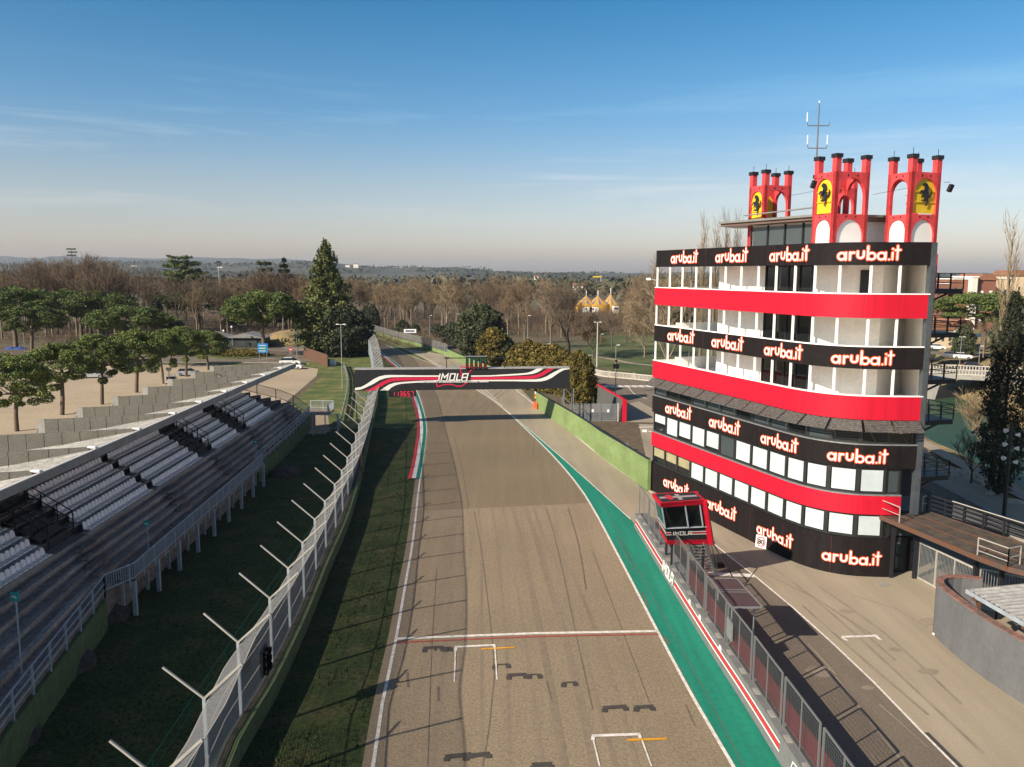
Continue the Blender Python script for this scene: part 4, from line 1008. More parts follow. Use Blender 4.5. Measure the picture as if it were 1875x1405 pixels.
# guard rail curving on the grass left of the gantry
gr = empty('guard_rail', (-27,130,0), 'curved grey guard rail on the grass left of the gantry', 'guard rail')
gp = smooth_line(GL([(622,790),(627,765),(634,735),(637,710),(636,690),(630,672)]), 2.)
for z in (.35,.75):
    mb = MB()
    for dz, dx in ((-.12,0),(-.04,.07),(.04,.0),(.12,.07)): pass
    mb.wall(gp, z-.15, z+.15, .07); mb.build('rail', M['steel'], gr)
for p in gp[::2]: mb = MB(); mb.box((p.x-.12,p.y,.45),(.12,.15,.9)); mb.build('post', M['steel'], gr)
# fence and platform with gate between stand and catch fence
pf = empty('wire_gate', (-23,102,0), 'dark framed wire gate at the end of the lawn below the gravel area', 'gate')
mb = MB(); nt_m = MB()
gp2 = [Vector((*G(573,798),0)), Vector((*G(596,796),0)), Vector((*G(620,797),0))]
for p in gp2+[gp2[0].lerp(gp2[2],.97)]: mb.bar(p, p+Vector((0,0,2.7)), .12)
for z in (.9,2.6): mb.bar(gp2[0]+Vector((0,0,z)), gp2[2]+Vector((0,0,z)), .06)
mb.build('gate_frame', M['bluesteel'], pf)
net_strip('netting', [p for p in gp2], [p+Vector((0,0,2.6)) for p in gp2], NETD, pf)

# ================================================================== RIGHT SIDE GREEN WALLS
def green_wall(name, px, h0, label, capz=None):
    g = empty(name, (*G(*px[len(px)//2]), 0), label, 'wall')
    P = smooth_line(GL(px), 2.); P2 = offset_line(P, -.15); n = len(P2)
    hs = [h0[0]+(h0[1]-h0[0])*i/(n-1) for i in range(n)]
    mb = MB(); mb.wall(P2, 0, hs, .3); mb.build('wall_face', M['gwall'], g)
    mb = MB(); mb.wall(offset_line(P, -.24), [h+.002 for h in hs], [h+.06 for h in hs], .30); mb.build('coping', M['darksteel'], g)
    return g, P, hs
gw1, P1_, h1 = green_wall('green_wall', [(985,747),(1010,765),(1046,790),(1080,815),(1104,836),(1150,869),(1191,899)], (2.45,3.0), 'long bright green concrete wall beside the pit exit, running up to the control tower')
mb = MB(); a = Vector((*G(985,747),0)); 
for k, (m_, z0, z1) in enumerate((('orange',0,.95),('gwall',.95,1.35),('orange',1.7,2.05),('yellow',1.35,1.7),('line',2.05,2.42))):
    if m_ == 'gwall': continue
    q = MB(); q.box((a.x-.25+.0, a.y+.4, (z0+z1)/2),(.5,.06,z1-z0), .0); q.build('warning_panel', {'orange':mat('orange_red_board',(.75,.09,.02),.6),'yellow':M['yellow'],'line':M['white']}[m_], gw1)
q = MB(); q.box((a.x-.42, a.y-.9, .5),(.04,1.5,.95), .35); q.build('warning_panel', mat('orange_red_board',(.75,.09,.02),.6), gw1)
green_wall('green_wall', [(821,652),(850,665),(890,680),(925,694),(958,709),(1000,716),(1045,727),(1088,741)], (1.75,1.3), 'green wall behind the gantry running back from the pit exit to the grey hoarding')
gw3, P3_, h3 = green_wall('green_wall', [(660,600),(676,607),(720,622),(770,635),(822,652)], (.9,1.0), 'low green wall along the far side of the track topped with wire fence')
bk3 = [Vector((p[0],p[1],0)) for p in offset_line(P3_, -.35)]
net_strip('netting', [p+Vector((0,0,.9)) for p in bk3], [p+Vector((0,0,2.9)) for p in bk3], mesh_mat('far_netting', (.30,.31,.31), cell=.3, wire=.22), gw3)
mb = MB()
for p in bk3[::3]: mb.bar(p+Vector((0,0,.8)), p+Vector((0,0,3.0)), .08)
mb.build('fence_posts', M['steel'], gw3)
mb = MB(); X, Y = G(751,625); mb.box((X,Y,3.0),(3.6,.1,1.1)); o = mb.build('banner', M['white']); tag(o, 'small white and blue banner on the wire fence along the far green wall', 'banner'); 
mb = MB(); mb.box((X,Y-.07,3.0),(2.6,.03,.45)); mb.build('banner_print', mat('dark_blue_print',(.03,.05,.16),.6), o)
# fence with dark posts behind the second wall, right truss area
bf = empty('wire_fence', (9,120,0), 'low fence of dark cables on concrete posts behind the gantry foot', 'fence')
q0, q1 = Vector((*G(1000,722),0)), Vector((*G(1085,742),0)); mb = MB()
for k in range(6): mb.bar((q0.lerp(q1,k/5).x,q0.lerp(q1,k/5).y+1.2,0),(q0.lerp(q1,k/5).x,q0.lerp(q1,k/5).y+1.2,2.7),.22)
mb.build('posts', M['concrete'], bf); mb = MB()
for z in (1.5,1.8,2.1,2.4,2.65): mb.bar((q0.x,q0.y+1.1,z),(q1.x,q1.y+1.1,z),.06)
mb.build('cables', M['darksteel'], bf)
# grey hoarding with red rim, grey double gate
hb = empty('hoarding', (14,115,0), 'grey hoarding with a bright red top edge and end beside the mesh gates', 'hoarding')
a, b_ = Vector((*G(1141,772),0)), Vector((*G(1085,735),0)); a.y += 0; hz = ZH(1141,732,a.y)
mb = MB(); mb.wall([(a.x,a.y),(b_.x,b_.y)], 0, hz, .18); mb.build('board', mat('hoarding_grey',(.09,.09,.085),.8,var=.1), hb)
mb = MB(); mb.wall([(a.x+.02,a.y-.05),(b_.x,b_.y)], hz+.002, hz+.16, .30); mb.box((a.x+.12,a.y-.13,hz/2),(.62,.12,hz+.1)); mb.build('red_rim', M['red'], hb)
dg = empty('mesh_gate', (11,111.5,0), 'grey double mesh gate between the green wall and the hoarding', 'gate')
a, b_ = Vector((*G(1043,771),0)), Vector((*G(1131,772),0)); hz = ZH(1070,739,a.y)
for i in range(3):
    p, q = a.lerp(b_, i*.32+.01), a.lerp(b_, i*.32+.31)
    mb = MB(); mb.bar(p, p+Vector((0,0,hz)), .10); mb.bar(q, q+Vector((0,0,hz)), .10)
    for z in (.1,hz*.52,hz-.05): mb.bar(p+Vector((0,0,z)), q+Vector((0,0,z)), .07)
    lf_ = mb.build('gate_leaf', M['steel'], dg); net_strip('netting', [p, q], [p+Vector((0,0,hz)), q+Vector((0,0,hz))], mesh_mat('gate_netting', (.28,.30,.32), cell=.15, wire=.3), lf_)
    if i: mb = MB(); mb.box(((p+q)/2)+Vector((0,-.06,hz*.6)),(.3,.04,.4)); mb.build('notice', M['white'], lf_)
mb = MB(); mb.bar(b_, b_+Vector((0,0,hz+.1)), .25); mb.build('gate_post', M['steel_l'], dg)
mb = MB(); X, Y = G(1146,817-3); mb.box((*G(1148,826),.45),(.28,.28,.9)); tag(mb.build('bollard', M['steel']), 'small grey bollard behind the green wall near the tower', 'bollard')

# ================================================================== PIT WALL
pw = empty('pit_wall', (10.9,45,0), 'grey pit wall with white and red stripes and painted lettering beside the green strip', 'wall')
PBs = smooth_line(PB, 1.0); PBl = [Vector((p.x,p.y,0)) for p in PBs]
ins = offset_line(PBs, .28); ins2 = offset_line(PBs, -.28)
if ins[0][0] < PBs[0].x: ins = ins2
side = 1 if ins is not ins2 else -1
def pwp(d, z): return [Vector((p[0],p[1],z)) for p in offset_line(PBs, side*d)]
WH = 1.12
mb = MB(); mb.strip(pwp(.02,0), pwp(.10,WH)); mb.strip(pwp(.10,WH), pwp(1.05,WH)); mb.strip(pwp(1.05,WH), pwp(1.05,0)); e0 = (pwp(.02,0)[0], pwp(.10,WH)[0], pwp(1.05,WH)[0], pwp(1.05,0)[0]); mb.add(e0, [(0,1,2,3)]); mb.build('wall_face', M['pitwall'], pw)
pacc = [0.]
for i in range(1, len(PBl)): pacc.append(pacc[-1]+(PBl[i]-PBl[i-1]).length)
def pwf(x, y, l):                    # x metres along the wall measured from its far end, y up the face
    p, t = at(PBl, pacc, x); n_ = Vector((t.y,-t.x,0)); n_ = -n_ if n_.x > 0 else n_
    d = -.02-.08*(y/WH); return Vector((p.x,p.y,y))-n_*(-d)*1.0+n_*(l)
def s_of(px, py):
    g = Vector((*G(px,py),0)); return min(range(len(PBl)), key=lambda i: (PBl[i]-g).length)
lab = [(0.4, pacc[s_of(1222,1065)]-.1), (pacc[s_of(1254,1120)]-1.0, pacc[s_of(1440,1395)]+1.6)]
sI = pacc[s_of(1222,1065)]
segs = [(.5, sI-1.1), (sI+2.3, 31.6)]
for (s0, s1) in segs:
    for (y0, y1, m_, l_) in ((.40,.47,'letter_white',.006),(.52,.72,'kred',.008),(.77,.84,'letter_white',.010)):
        n = int((s1-s0)/.8)+1; S = [s0+(s1-s0)*i/n for i in range(n+1)]
        mb = MB(); mb.strip([pwf(x,y0,l_) for x in S], [pwf(x,y1,l_) for x in S]); mb.build('stripe', M[m_], pw)
# the word is read from the track, so it runs from the far end towards the near end
mb = MB(); imola(mb, sI-.95, .28, .72, pwf, .012, w=.2, shear=.12); mb.build('lettering', M['letter_white'], pw)
mb = MB()
sC = 32.9
for i, pl in enumerate(([(0,.55),(.1,.85),(.6,.9),(.8,.7),(.9,.35),(1.2,.3),(1.3,.75),(1.8,.9),(2.2,.6),(2.6,.3),(2.7,.1)],)): stroke(mb, [(sC+p[0], p[1]) for p in pl], .06, pwf, .012)
mb.build('circuit_outline', M['letter_white'], pw)
mb = MB()
for x, y in ((12.6,.86),(17.0,.86),(19.2,.86),(23.0,.86)): 
    mb.add([pwf(x,.86,.013),pwf(x+.5,.86,.013),pwf(x+.4,1.08,.013),pwf(x+.12,1.08,.013)], [(0,1,2,3)])
mb.build('paint_marks', M['letter_white'], pw)
# fence panels on the pit wall
M['panel_steel'] = mat('dull_panel_steel', (.20,.21,.215), .5, metal=.4)
pfn = empty('pit_wall_fence', (11.5,45,1.1), 'grey steel mesh fence panels standing on the pit wall', 'fence')
cl = [Vector((p[0],p[1],0)) for p in offset_line(PBs, side*.38)]
cacc = [0.]
for i in range(1, len(cl)): cacc.append(cacc[-1]+(cl[i]-cl[i-1]).length)
NETP = mesh_mat('panel_netting', (.15,.165,.17), cell=.14, wire=.12)
s = .2; k = 0
while s < cacc[-1]-2.2:
    L_ = 3.67; p, _ = at(cl, cacc, s+.08); q, _ = at(cl, cacc, s+L_-.08)
    z0, z1 = (WH, 3.43)
    if 6.2 < s < 9.5: s += L_+.18; k += 1; continue
    if k % 3 == 2: off = .0
    f_ = MB(); f_.bar((p.x,p.y,z0),(p.x,p.y,z1),.07); f_.bar((q.x,q.y,z0),(q.x,q.y,z1),.07)
    for z in (z0+.12,z1): f_.bar((p.x,p.y,z),(q.x,q.y,z),.06)
    m__, _ = at(cl, cacc, s+L_/2); f_.bar((m__.x,m__.y,z0),(m__.x,m__.y,z1),.045); fo = f_.build('panel_frame', M['panel_steel'], pfn)
    net_strip('netting', [Vector((p.x,p.y,z0+.12)),Vector((q.x,q.y,z0+.12))], [Vector((p.x,p.y,z1)),Vector((q.x,q.y,z1))], NETP, fo)
    s += L_+.18; k += 1
s = 1.
while s < cacc[-1]-1: p, t = at(cl, cacc, s); mb = MB(); mb.box((p.x-.05,p.y,WH+.03),(.30,.5,.06),0); s += 1.93; mb.build('foot_block', M['concrete'], pfn)
# dark red lower screens on the pit side
mb = MB(); S0 = 14.5
ll = [at(cl, cacc, S0+i*1.)[0] for i in range(int(cacc[-1]-S0))]
rs = offset_line(ll, side*.28)
mb.strip([Vector((p[0],p[1],.75)) for p in rs], [Vector((p[0],p[1],2.2)) for p in rs]); mb.strip([Vector((p[0],p[1],2.2)) for p in offset_line(ll, side*.30)], [Vector((p[0],p[1],.75)) for p in offset_line(ll, side*.30)])
mb.build('crimson_screen', mat('crimson_screen', (.10,.008,.015), .7, var=.2, scale=1), pfn)
# start signal board
mb = MB(); X, Y = cl[0].x, 0; p, t = at(cl, cacc, 24.0); mb.box((p.x-.1,p.y,2.3),(.10,.85,.95),.0); nb = mb.build('notice_board', M['steel']); tag(nb, 'small grey notice board fixed on the pit wall fence', 'notice board')
# flat roof shelter on the pit side
pr = empty('pit_shelter', (13,44,0), 'small dark flat roofed shelter on a post beside the pit wall fence', 'shelter')
rz_ = 2.95
rq = [Vector((*G(1302,1059,rz_),rz_)), Vector((*G(1349,1060,rz_),rz_)), Vector((*G(1396,1112,rz_),rz_)), Vector((*G(1339,1112,rz_),rz_))]
mb = MB(); n_ = [p-Vector((0,0,.07)) for p in rq]; mb.add(rq+n_, [(0,3,2,1),(4,5,6,7),(0,1,5,4),(1,2,6,5),(2,3,7,6),(3,0,4,7)]); ro = mb.build('roof', mat('shelter_roof', (.065,.045,.048), .55, var=.15, scale=2), pr)
mb = MB()
for t in (.42,.5): mb.bar(rq[0].lerp(rq[3],t)+Vector((0,0,.012)), rq[1].lerp(rq[2],t)+Vector((0,0,.012)), .04, .02)
for i in range(4): mb.bar(rq[i]-Vector((0,0,.02)), rq[(i+1)%4]-Vector((0,0,.02)), .06, .09)
mb.build('roof_trim', M['steel'], ro)
mb = MB()
for p in (rq[2].lerp(rq[0],.14), rq[3].lerp(rq[1],.18), rq[0].lerp(rq[2],.16)): mb.tube((p.x,p.y,0),(p.x,p.y,rz_-.07),.05)
mb.build('post', M['steel'], pr)
# speed limit sign
sp_ = empty('speed_sign', (*G(1394,1002),0), 'white square speed limit board reading 80 leaning on the black tower base', 'sign')
X, Y = G(1394,1003); nn_ = Vector((-.75,-.66,0)); tt_ = Vector((.66,-.75,0))
def sf(x, y, l): return Vector((X,Y,0))+tt_*x+nn_*(l+.12-.10*y)+Vector((0,0,y+.02))
mb = MB(); mb.slab2([(-.44,0),(.44,0),(.44,.88),(-.44,.88)], sf, -.05, 0); sb = mb.build('board', M['white'], sp_)
mb = MB(); stroke(mb, arc(0,.45,.33,0,360,24), .09, sf, .006); mb.build('red_ring', M['kred'], sb)
text_mesh('80', .50, lambda x, y, l: sf(x, .27+y, l), 'lettering', M['black'], sb, lift=.009)
# small black box on the lane
mb = MB(); X, Y = G(1317,1040); mb.box((X,Y,.14),(.55,.40,.26),.2); mb.box((X,Y,.29),(.6,.45,.04),.2); tag(mb.build('equipment_box', M['black']), 'small black box lying on the pit lane beside the booth stairs', 'box')
mb = MB(); X, Y = G(1717,1163); mb.sphere((X,Y,.14),.17,sc=(1.2,.9,.8)); mb.sphere((X+.2,Y+.05,.1),.12); mb.box((X-.1,Y,.05),(.3,.25,.1),.4); tag(mb.build('sandbag', M['wall_white'], smooth=True), 'pale sandbag lump at the foot of the curved grey wall', 'sandbag')

# ================================================================== MARSHAL BOOTH
bo = empty('marshal_booth', (11.2,51,0), 'red and black glazed race director booth on posts above the pit wall, with steel stairs', 'booth')
zb, zr = 2.6, 6.0
b0 = [Vector((*G(1210,975,zb),zb)), Vector((*G(1223,997,zb),zb)), Vector((*G(1300,996,zb),zb))]; b0.append(b0[2]+(b0[0]-b0[1]))
t0 = [Vector((*G(1197,904,zr),zr)), Vector((*G(1211,921,zr),zr)), Vector((*G(1288,915,zr),zr)), Vector((*G(1272,901,zr),zr))]
def lay(k): return [a.lerp(b, k) for a, b in zip(b0, t0)]
def shell(name, k0, k1, m_, parent, grow=0.):
    A_, B_ = lay(k0), lay(k1); c_ = (A_[0]+A_[2])/2
    if grow:
        A_ = [a+(Vector((a.x-c_.x,a.y-c_.y,0))).normalized()*grow for a in A_]; c2 = (B_[0]+B_[2])/2; B_ = [a+(Vector((a.x-c2.x,a.y-c2.y,0))).normalized()*grow for a in B_]
    mb = MB(); mb.add(A_+B_, [(0,1,5,4),(1,2,6,5),(2,3,7,6),(3,0,4,7),(3,2,1,0),(4,5,6,7)]); return mb.build(name, m_, parent)
shell('red_base', 0, .10, M['red'], bo, .06); cab = shell('cabin', .10, .40, M['panel_grey'], bo); shell('glazing', .402, .90, M['glass'], bo, -.03)
roof_ = shell('red_roof', .902, 1.0, M['red'], bo, .12)
mb = MB(); A_, B_ = lay(0), lay(1)
mb.bar(A_[2]+Vector((.08,0,0)), B_[2]+Vector((.05,0,-.05)), .34, .22); mb.bar(A_[3]+Vector((.08,0,0)), B_[3]+Vector((.05,0,-.05)), .3, .22); mb.build('red_side_frame', M['red'], bo)
mb = MB()
L4, L9 = lay(.40), lay(.90)
for a, b_ in ((L4[1],L9[1]),(L4[0],L9[0]),(L4[1].lerp(L4[2],.55),L9[1].lerp(L9[2],.55)),(L4[1].lerp(L4[2],.90),L9[1].lerp(L9[2],.90))): mb.bar(a+Vector((-.01,-.03,0)), b_+Vector((-.01,-.03,0)), .08)
mb.bar(L4[1]+Vector((0,-.03,0)), L4[2]+Vector((0,-.03,0)), .07); mb.bar(L4[0], L4[1], .07); mb.build('window_frame', M['bluesteel'], bo)
def rf_(u, v, l=.013):
    T_ = lay(1.0); c_ = (T_[0]+T_[2])/2; p = T_[0].lerp(T_[3], u).lerp(T_[1].lerp(T_[2], u), v); return Vector((p.x,p.y,zr+l))
mb = MB(); mb.mat(0); mb.add([rf_(.02,.05,.008),rf_(.02,.95,.008),rf_(.98,.95,.008),rf_(.98,.05,.008)], [(0,1,2,3)])
mb.mat(1); mb.add([rf_(.05,.4),rf_(.05,.6),rf_(.95,.6),rf_(.95,.4)], [(0,1,2,3)]); mb.mat(2); mb.add([rf_(.28+.09*math.cos(t*PI/8),.5+.28*math.sin(-t*PI/8),.018) for t in range(16)], [tuple(range(16))]); mb.mat(1); mb.add([rf_(.45,.2,.018),rf_(.45,.85,.018),rf_(.55,.85,.018),rf_(.55,.2,.018)], [(0,1,2,3)])
mb.build('roof_panel', [M['panel_grey'], mat('dull_stripe',(.30,.28,.28),.6), M['kred']], roof_)
C1, C4 = lay(.10), lay(.40)
def cf(x, y, l): p = C1[1].lerp(C1[2], x).lerp(C4[1].lerp(C4[2], x), y); return p+Vector((0,-l,0))
def cs(x, y, l): p = C1[0].lerp(C1[1], x).lerp(C4[0].lerp(C4[1], x), y); return p+Vector((-l,0,0))
mb = MB()
for y0, y1, m_ in ((.42,.48,0),(.50,.60,1),(.62,.68,0)):
    mb.mat(m_)
    for x0, x1 in ((0,.12),(.52,1)): mb.add([cf(x0,y0,.008),cf(x1,y0,.008),cf(x1,y1,.008),cf(x0,y1,.008)], [(0,1,2,3)])
    mb.add([cs(0,y0+.05,.008),cs(1,y0,.008),cs(1,y1,.008),cs(0,y1+.05,.008)], [(0,1,2,3)])
mb.build('stripe', [M['letter_white'], M['pink']], cab)
mb = MB(); wB = (C1[2]-C1[1]).length; imola(mb, .16*wB, .40*1.02, .30, lambda x, y, l: cf(x/wB, y/1.02, l), .012, w=.2); mb.build('lettering', M['letter_white'], cab)
mb = MB(); f_ = lay(.12); d_ = lay(.41)
mb.add([f_[1].lerp(f_[2],.25)+Vector((.1,.7,0)), f_[1].lerp(f_[2],.85)+Vector((.1,.7,0)), d_[1].lerp(d_[2],.85)+Vector((.1,.7,.6)), d_[1].lerp(d_[2],.25)+Vector((.1,.7,.6))], [(0,1,2,3)]); mb.build('console', M['wall_white'], cab)
mb = MB(); c_ = (b0[0]+b0[2])/2
for p in b0: q = p.lerp(c_, .25); mb.bar((q.x,q.y,.0),(q.x,q.y,zb),.15)
mb.build('support_post', M['darksteel'], bo)
mb = MB(); s0a, s0b = b0[1].lerp(b0[2],.48)+Vector((0,-.05,.15)), b0[1].lerp(b0[2],.85)+Vector((0,-.05,.15))
g1, g2 = Vector((*G(1288,1056),0)), Vector((*G(1312,1056),0))
s0a.z = s0b.z = 2.75
for a, b_ in ((s0a,g1),(s0b,g2)): mb.bar(a, b_, .05, .22)
for k in range(1,11): mb.bar(s0a.lerp(g1,k/11), s0b.lerp(g2,k/11), .26, .03)
sto = mb.build('stairs', M['steel'], bo)
mb = MB()
for a, b_ in ((s0a,g1),(s0b,g2)):
    for h_ in (.5,1.0): mb.bar(a+Vector((0,0,h_)), b_+Vector((0,0,h_)), .035)
    for k in (0,.33,.66,1): q = a.lerp(b_,k); mb.bar(q, q+Vector((0,0,1.0)), .035)
mb.build('handrail', M['steel'], sto)
mb = MB(); mb.bar(lay(.1)[2]+Vector((.1,0,0)), lay(.1)[2]+Vector((1.6,-1.2,-2.6)), .06); mb.build('brace', M['darksteel'], bo)
# ================================================================== GRANDSTAND
gs = empty('grandstand', (-26,70,0), 'long concrete grandstand with white seats, ribbed concrete roof and steel front railings', 'grandstand')
def ix_(pts, y):
    if y <= pts[0][1]: a, b_ = pts[0], pts[1]
    elif y >= pts[-1][1]: a, b_ = pts[-2], pts[-1]
    else:
        for a, b_ in zip(pts, pts[1:]):
            if a[1] <= y <= b_[1]: break
    return a[0]+(b_[0]-a[0])*(y-a[1])/(b_[1]-a[1])
SB = [(-16.0,6),(-18.9,25),(-20.3,30.5),(-23.0,44.1),(-23.4,50),(-24.4,77),(-25.3,94),(-26.0,103)]
BA = [(-21.95,45.8),(-22.15,49.5),(-22.45,56.4),(-22.75,63.8),(-23.25,75.0)]
def xr(y): return -25.95-.028*(y-45)         # lowest seat row
YS = [6,16,25,30.5,37,44.1,50,58,66,74,82,90,97,103.3]; Y1 = 103.3
def zf(y): return 2.25-.006*(y-45)
# steps
M['step_pale'] = mat('worn_step_edge', (.40,.34,.30), .9, c2=(.19,.16,.135), scale=.6, stretch=(1,.25,1), fine=.3, fscale=5)
mb = MB(); NB = 5
def prof(k, y):                              # front-edge x and tread z of step k (0 = walkway)
    x0, x1 = ix_(SB, y), xr(y); z0, z1 = zf(y), 4.0
    if k <= NB: return (x0-(.55 if k else 0)*0-(x0-x1)*k/(NB+0.0)*1.0 if k else x0, z0+(z1-z0)*k/NB)
    return (x1-.8*(k-NB), z1+.5*(k-NB))
KM = NB+7
for k in range(KM+1):
    t0 = [Vector((prof(k,y)[0], y, prof(k,y)[1])) for y in YS]
    t1 = [Vector((prof(k+1,y)[0] if k < KM else prof(k,y)[0]-1.6, y, prof(k,y)[1])) for y in YS]
    mb.strip(t0, t1)
    if k: mb.strip([Vector((p.x,p.y,prof(k-1,p.y)[1])) for p in t0], t0)
mb.strip([Vector((prof(0,y)[0],y,-.1)) for y in YS], [Vector((prof(0,y)[0],y,prof(0,y)[1])) for y in YS])
def skw(v):
    x, y, z = v[0], v[1], v[2]
    return (x, 80+(y-80)*(1-1.7*max(0,min(7.5,-26-x))/23.3) if y > 80 else y, z)
mb.v = [skw(v) for v in mb.v]
steps = mb.build('terrace_steps', M['conc_dark'], gs)
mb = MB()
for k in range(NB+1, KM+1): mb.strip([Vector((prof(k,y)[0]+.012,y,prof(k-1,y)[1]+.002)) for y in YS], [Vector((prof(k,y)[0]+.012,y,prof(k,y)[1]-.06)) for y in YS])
mb.v = [skw(v) for v in mb.v]; mb.build('dark_risers', mat('riser_shade', (.035,.03,.03), .9, var=.3), steps)  # near-black strips paint in the shadow gaps between the seat rows
for k in (1,2,3,4,5):
    mb = MB(); w0_ = .30 if k != 3 else .18
    mb.strip([Vector((prof(k,y)[0]+.01,y,prof(k,y)[1]+.006)) for y in YS], [Vector((prof(k,y)[0]-w0_,y,prof(k,y)[1]+.006)) for y in YS]); mb.strip([Vector((prof(k,y)[0]+.01,y,prof(k-1,y)[1]+.12)) for y in YS], [Vector((prof(k,y)[0]+.01,y,prof(k,y)[1]+.006)) for y in YS])
    mb.v = [skw(v) for v in mb.v]; mb.build('step_edge', M['step_pale'], steps)
mb = MB()
P_ = [(prof(0,Y1)[0],0)]
for k in range(KM+1): P_ += [(prof(k,Y1)[0], prof(k,Y1)[1]), (prof(k+1,Y1)[0] if k < KM else prof(k,Y1)[0]-1.6, prof(k,Y1)[1])]
P_ += [(P_[-1][0],0)]
mb.slab2(P_, lambda x, y, t: Vector((x,Y1+t,y)), .0, .25); mb.v = [skw(v) for v in mb.v]; mb.build('end_wall', M['concrete'], gs)
mb = MB(); mb.wall([(prof(KM,y)[0]-1.7,y) for y in YS], 0, 7.0, .2); mb.v = [skw(v) for v in mb.v]; mb.build('back_wall', M['conc_dark'], gs)
# green painted front wall of the two set-back lengths
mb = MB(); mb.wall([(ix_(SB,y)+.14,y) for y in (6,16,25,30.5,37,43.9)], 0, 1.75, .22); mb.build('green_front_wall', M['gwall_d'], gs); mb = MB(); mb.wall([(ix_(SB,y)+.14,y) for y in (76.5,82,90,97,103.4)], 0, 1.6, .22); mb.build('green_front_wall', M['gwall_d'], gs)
# slab edges and rubble buttresses are small dark lumps at the foot
mb = MB()
ba = [Vector((p[0],p[1],2.2)) for p in smooth_line(BA, 3.)]
deckL = [Vector((ix_(SB,p.y)-.2,p.y,2.2)) for p in ba]
mb.strip(ba, deckL); mb.strip([p-Vector((0,0,.22)) for p in ba], ba); mb.strip([p-Vector((0,0,.22)) for p in deckL], [p-Vector((0,0,.22)) for p in ba]); mb.build('balcony_deck', M['conc_dark'], gs)
mb = MB()
for p in resample(ba, 9):
    for dx, dy, ww in ((-.05,0,.22),(-.9,.3,.16)): mb = MB(); mb.box((p.x+dx,p.y+dy,1.05),(ww,ww,2.1)); mb.build('balcony_column', M['bluesteel'], gs)
def railing(P, bars=False, npost=8, h=1.0, name='front_railing', m='bluesteel'):
    mb = MB(); Q = resample(P, npost)
    for p in Q: mb.bar(p-Vector((0,0,.35)), p+Vector((0,0,h)), .08)
    for a, b_ in zip(P, P[1:]):
        for z in ((h,.06),(.12,.05)) if bars else ((h,.06),(h*.55,.05),(.15,.05)): mb.bar(a+Vector((0,0,z[0])), b_+Vector((0,0,z[0])), .06)
    o = mb.build(name, M[m], gs)
    if bars:
        mb = MB(); L_ = sum((b_-a).length for a, b_ in zip(P, P[1:])); R_ = resample(P, int(L_/.16)+1)
        for p in R_: mb.bar(p+Vector((0,0,.12)), p+Vector((0,0,h)), .028)
        mb.build('bars', M['bluesteel'], o)
    return o
railing([Vector((ix_(SB,y)+.2,y,2.15)) for y in (25,30.5,37,43.9)], npost=10)
railing([Vector((ix_(SB,43.9)+.2,43.9,2.2)), ba[0]]+ba+[Vector((ix_(SB,76)+.2,76.2,2.2))], True, 20)
railing([Vector((ix_(SB,y)+.2,y,2.0)) for y in (75.5,82,90,97,103.3)], npost=16)
railing([Vector(skw((prof(k,Y1)[0],Y1,prof(k,Y1)[1]))) for k in (0,2,4,6,8,10,12)], True, 6, 1.15, name='end_railing', m='rust')
# small stair landing at the far end
mb = MB(); mb.box((-25.1,105.3,1.95),(3.2,3.8,.2)); mb.box((-26.2,104.6,1.0),(1.2,1.2,1.8)); mb.build('landing', M['conc_dark'], gs)
railing([Vector((-26.7,107.2,2.05)), Vector((-23.6,107.2,2.05)), Vector((-23.6,103.6,2.05))], True, 5, 1.1, name='landing_railing')
# seats: the hundred that show largest are parts of their own
def seat_mesh(mb, x, y, z):
    w_ = .40
    mb.add([(x-.02,y-w_/2,z+.10),(x+.42,y-w_/2,z+.08),(x+.42,y+w_/2,z+.08),(x-.02,y+w_/2,z+.10),(x-.02,y-w_/2,z+.16),(x+.42,y-w_/2+.02,z+.15),(x+.42,y+w_/2-.02,z+.15),(x-.02,y+w_/2,z+.16)], [(0,3,2,1),(4,5,6,7),(0,1,5,4),(1,2,6,5),(2,3,7,6),(3,0,4,7)])
    o2 = []
    for k in range(7):
        a = PI*k/6; o2.append((y-w_/2*math.cos(a), z+.42+.14*math.sin(a)))
    out = [(y-w_/2, z+.12)]+o2+[(y+w_/2, z+.12)]
    n = len(out); f = [(x+.02-.10*((q[1]-z)/.46)+.05, q[0], q[1]) for q in out]; b_ = [(p[0]-.05, p[1], p[2]) for p in f]
    mb.add(f+b_, [tuple(range(n)), tuple(range(2*n-1, n-1, -1))]+[(i,n+i,n+(i+1) % n,(i+1) % n) for i in range(n)])
blocks = [(30.2,44.4),(48.8,58.3),(59.3,68.8),(72.4,79.6),(83.0,92.4)]
seats = []
for bi, (ya, yb) in enumerate(blocks):
    for r_ in range(6):
        y0_, y1_ = ya, yb
        if r_ == 5: y0_, y1_ = ya-.2, yb+.2
        if r_ < 5: y0_ += .0; y1_ -= .0
        y1_ = min(y1_, skw((xr(y1_)-.8*r_-.8, 103.3, 0))[1]-.5)
        n = int((y1_-y0_)/.46)
        for i in range(n):
            y = y0_+(i+.5)*(y1_-y0_)/n; seats.append((xr(y)-.8*r_-.32, y, 4.0+.5*r_+.10, r_, bi))
def big(s_):
    vis = 0 if s_[3] >= 5 else 1
    if s_[4] == 0 and s_[1] < 41 + s_[3]*1.0: vis = 0
    return (-vis, s_[1])
seats.sort(key=big)
M['seat'] = mat('white_seat', (.86,.78,.73), .55, var=.12, scale=2, fine=.08, fscale=8)
proto = MB(); seat_mesh(proto, -26, 70, 0); sp0 = proto.build('seat', M['seat'], gs); o0 = Vector((0,0,0))
for i, (x, y, z, r_, bi) in enumerate(seats[:100]):
    q = sp0
    if i: q = sp0.copy(); COL.objects.link(q); q.parent = gs
    q.location = (x+26, y-70, z)
mb = MB()
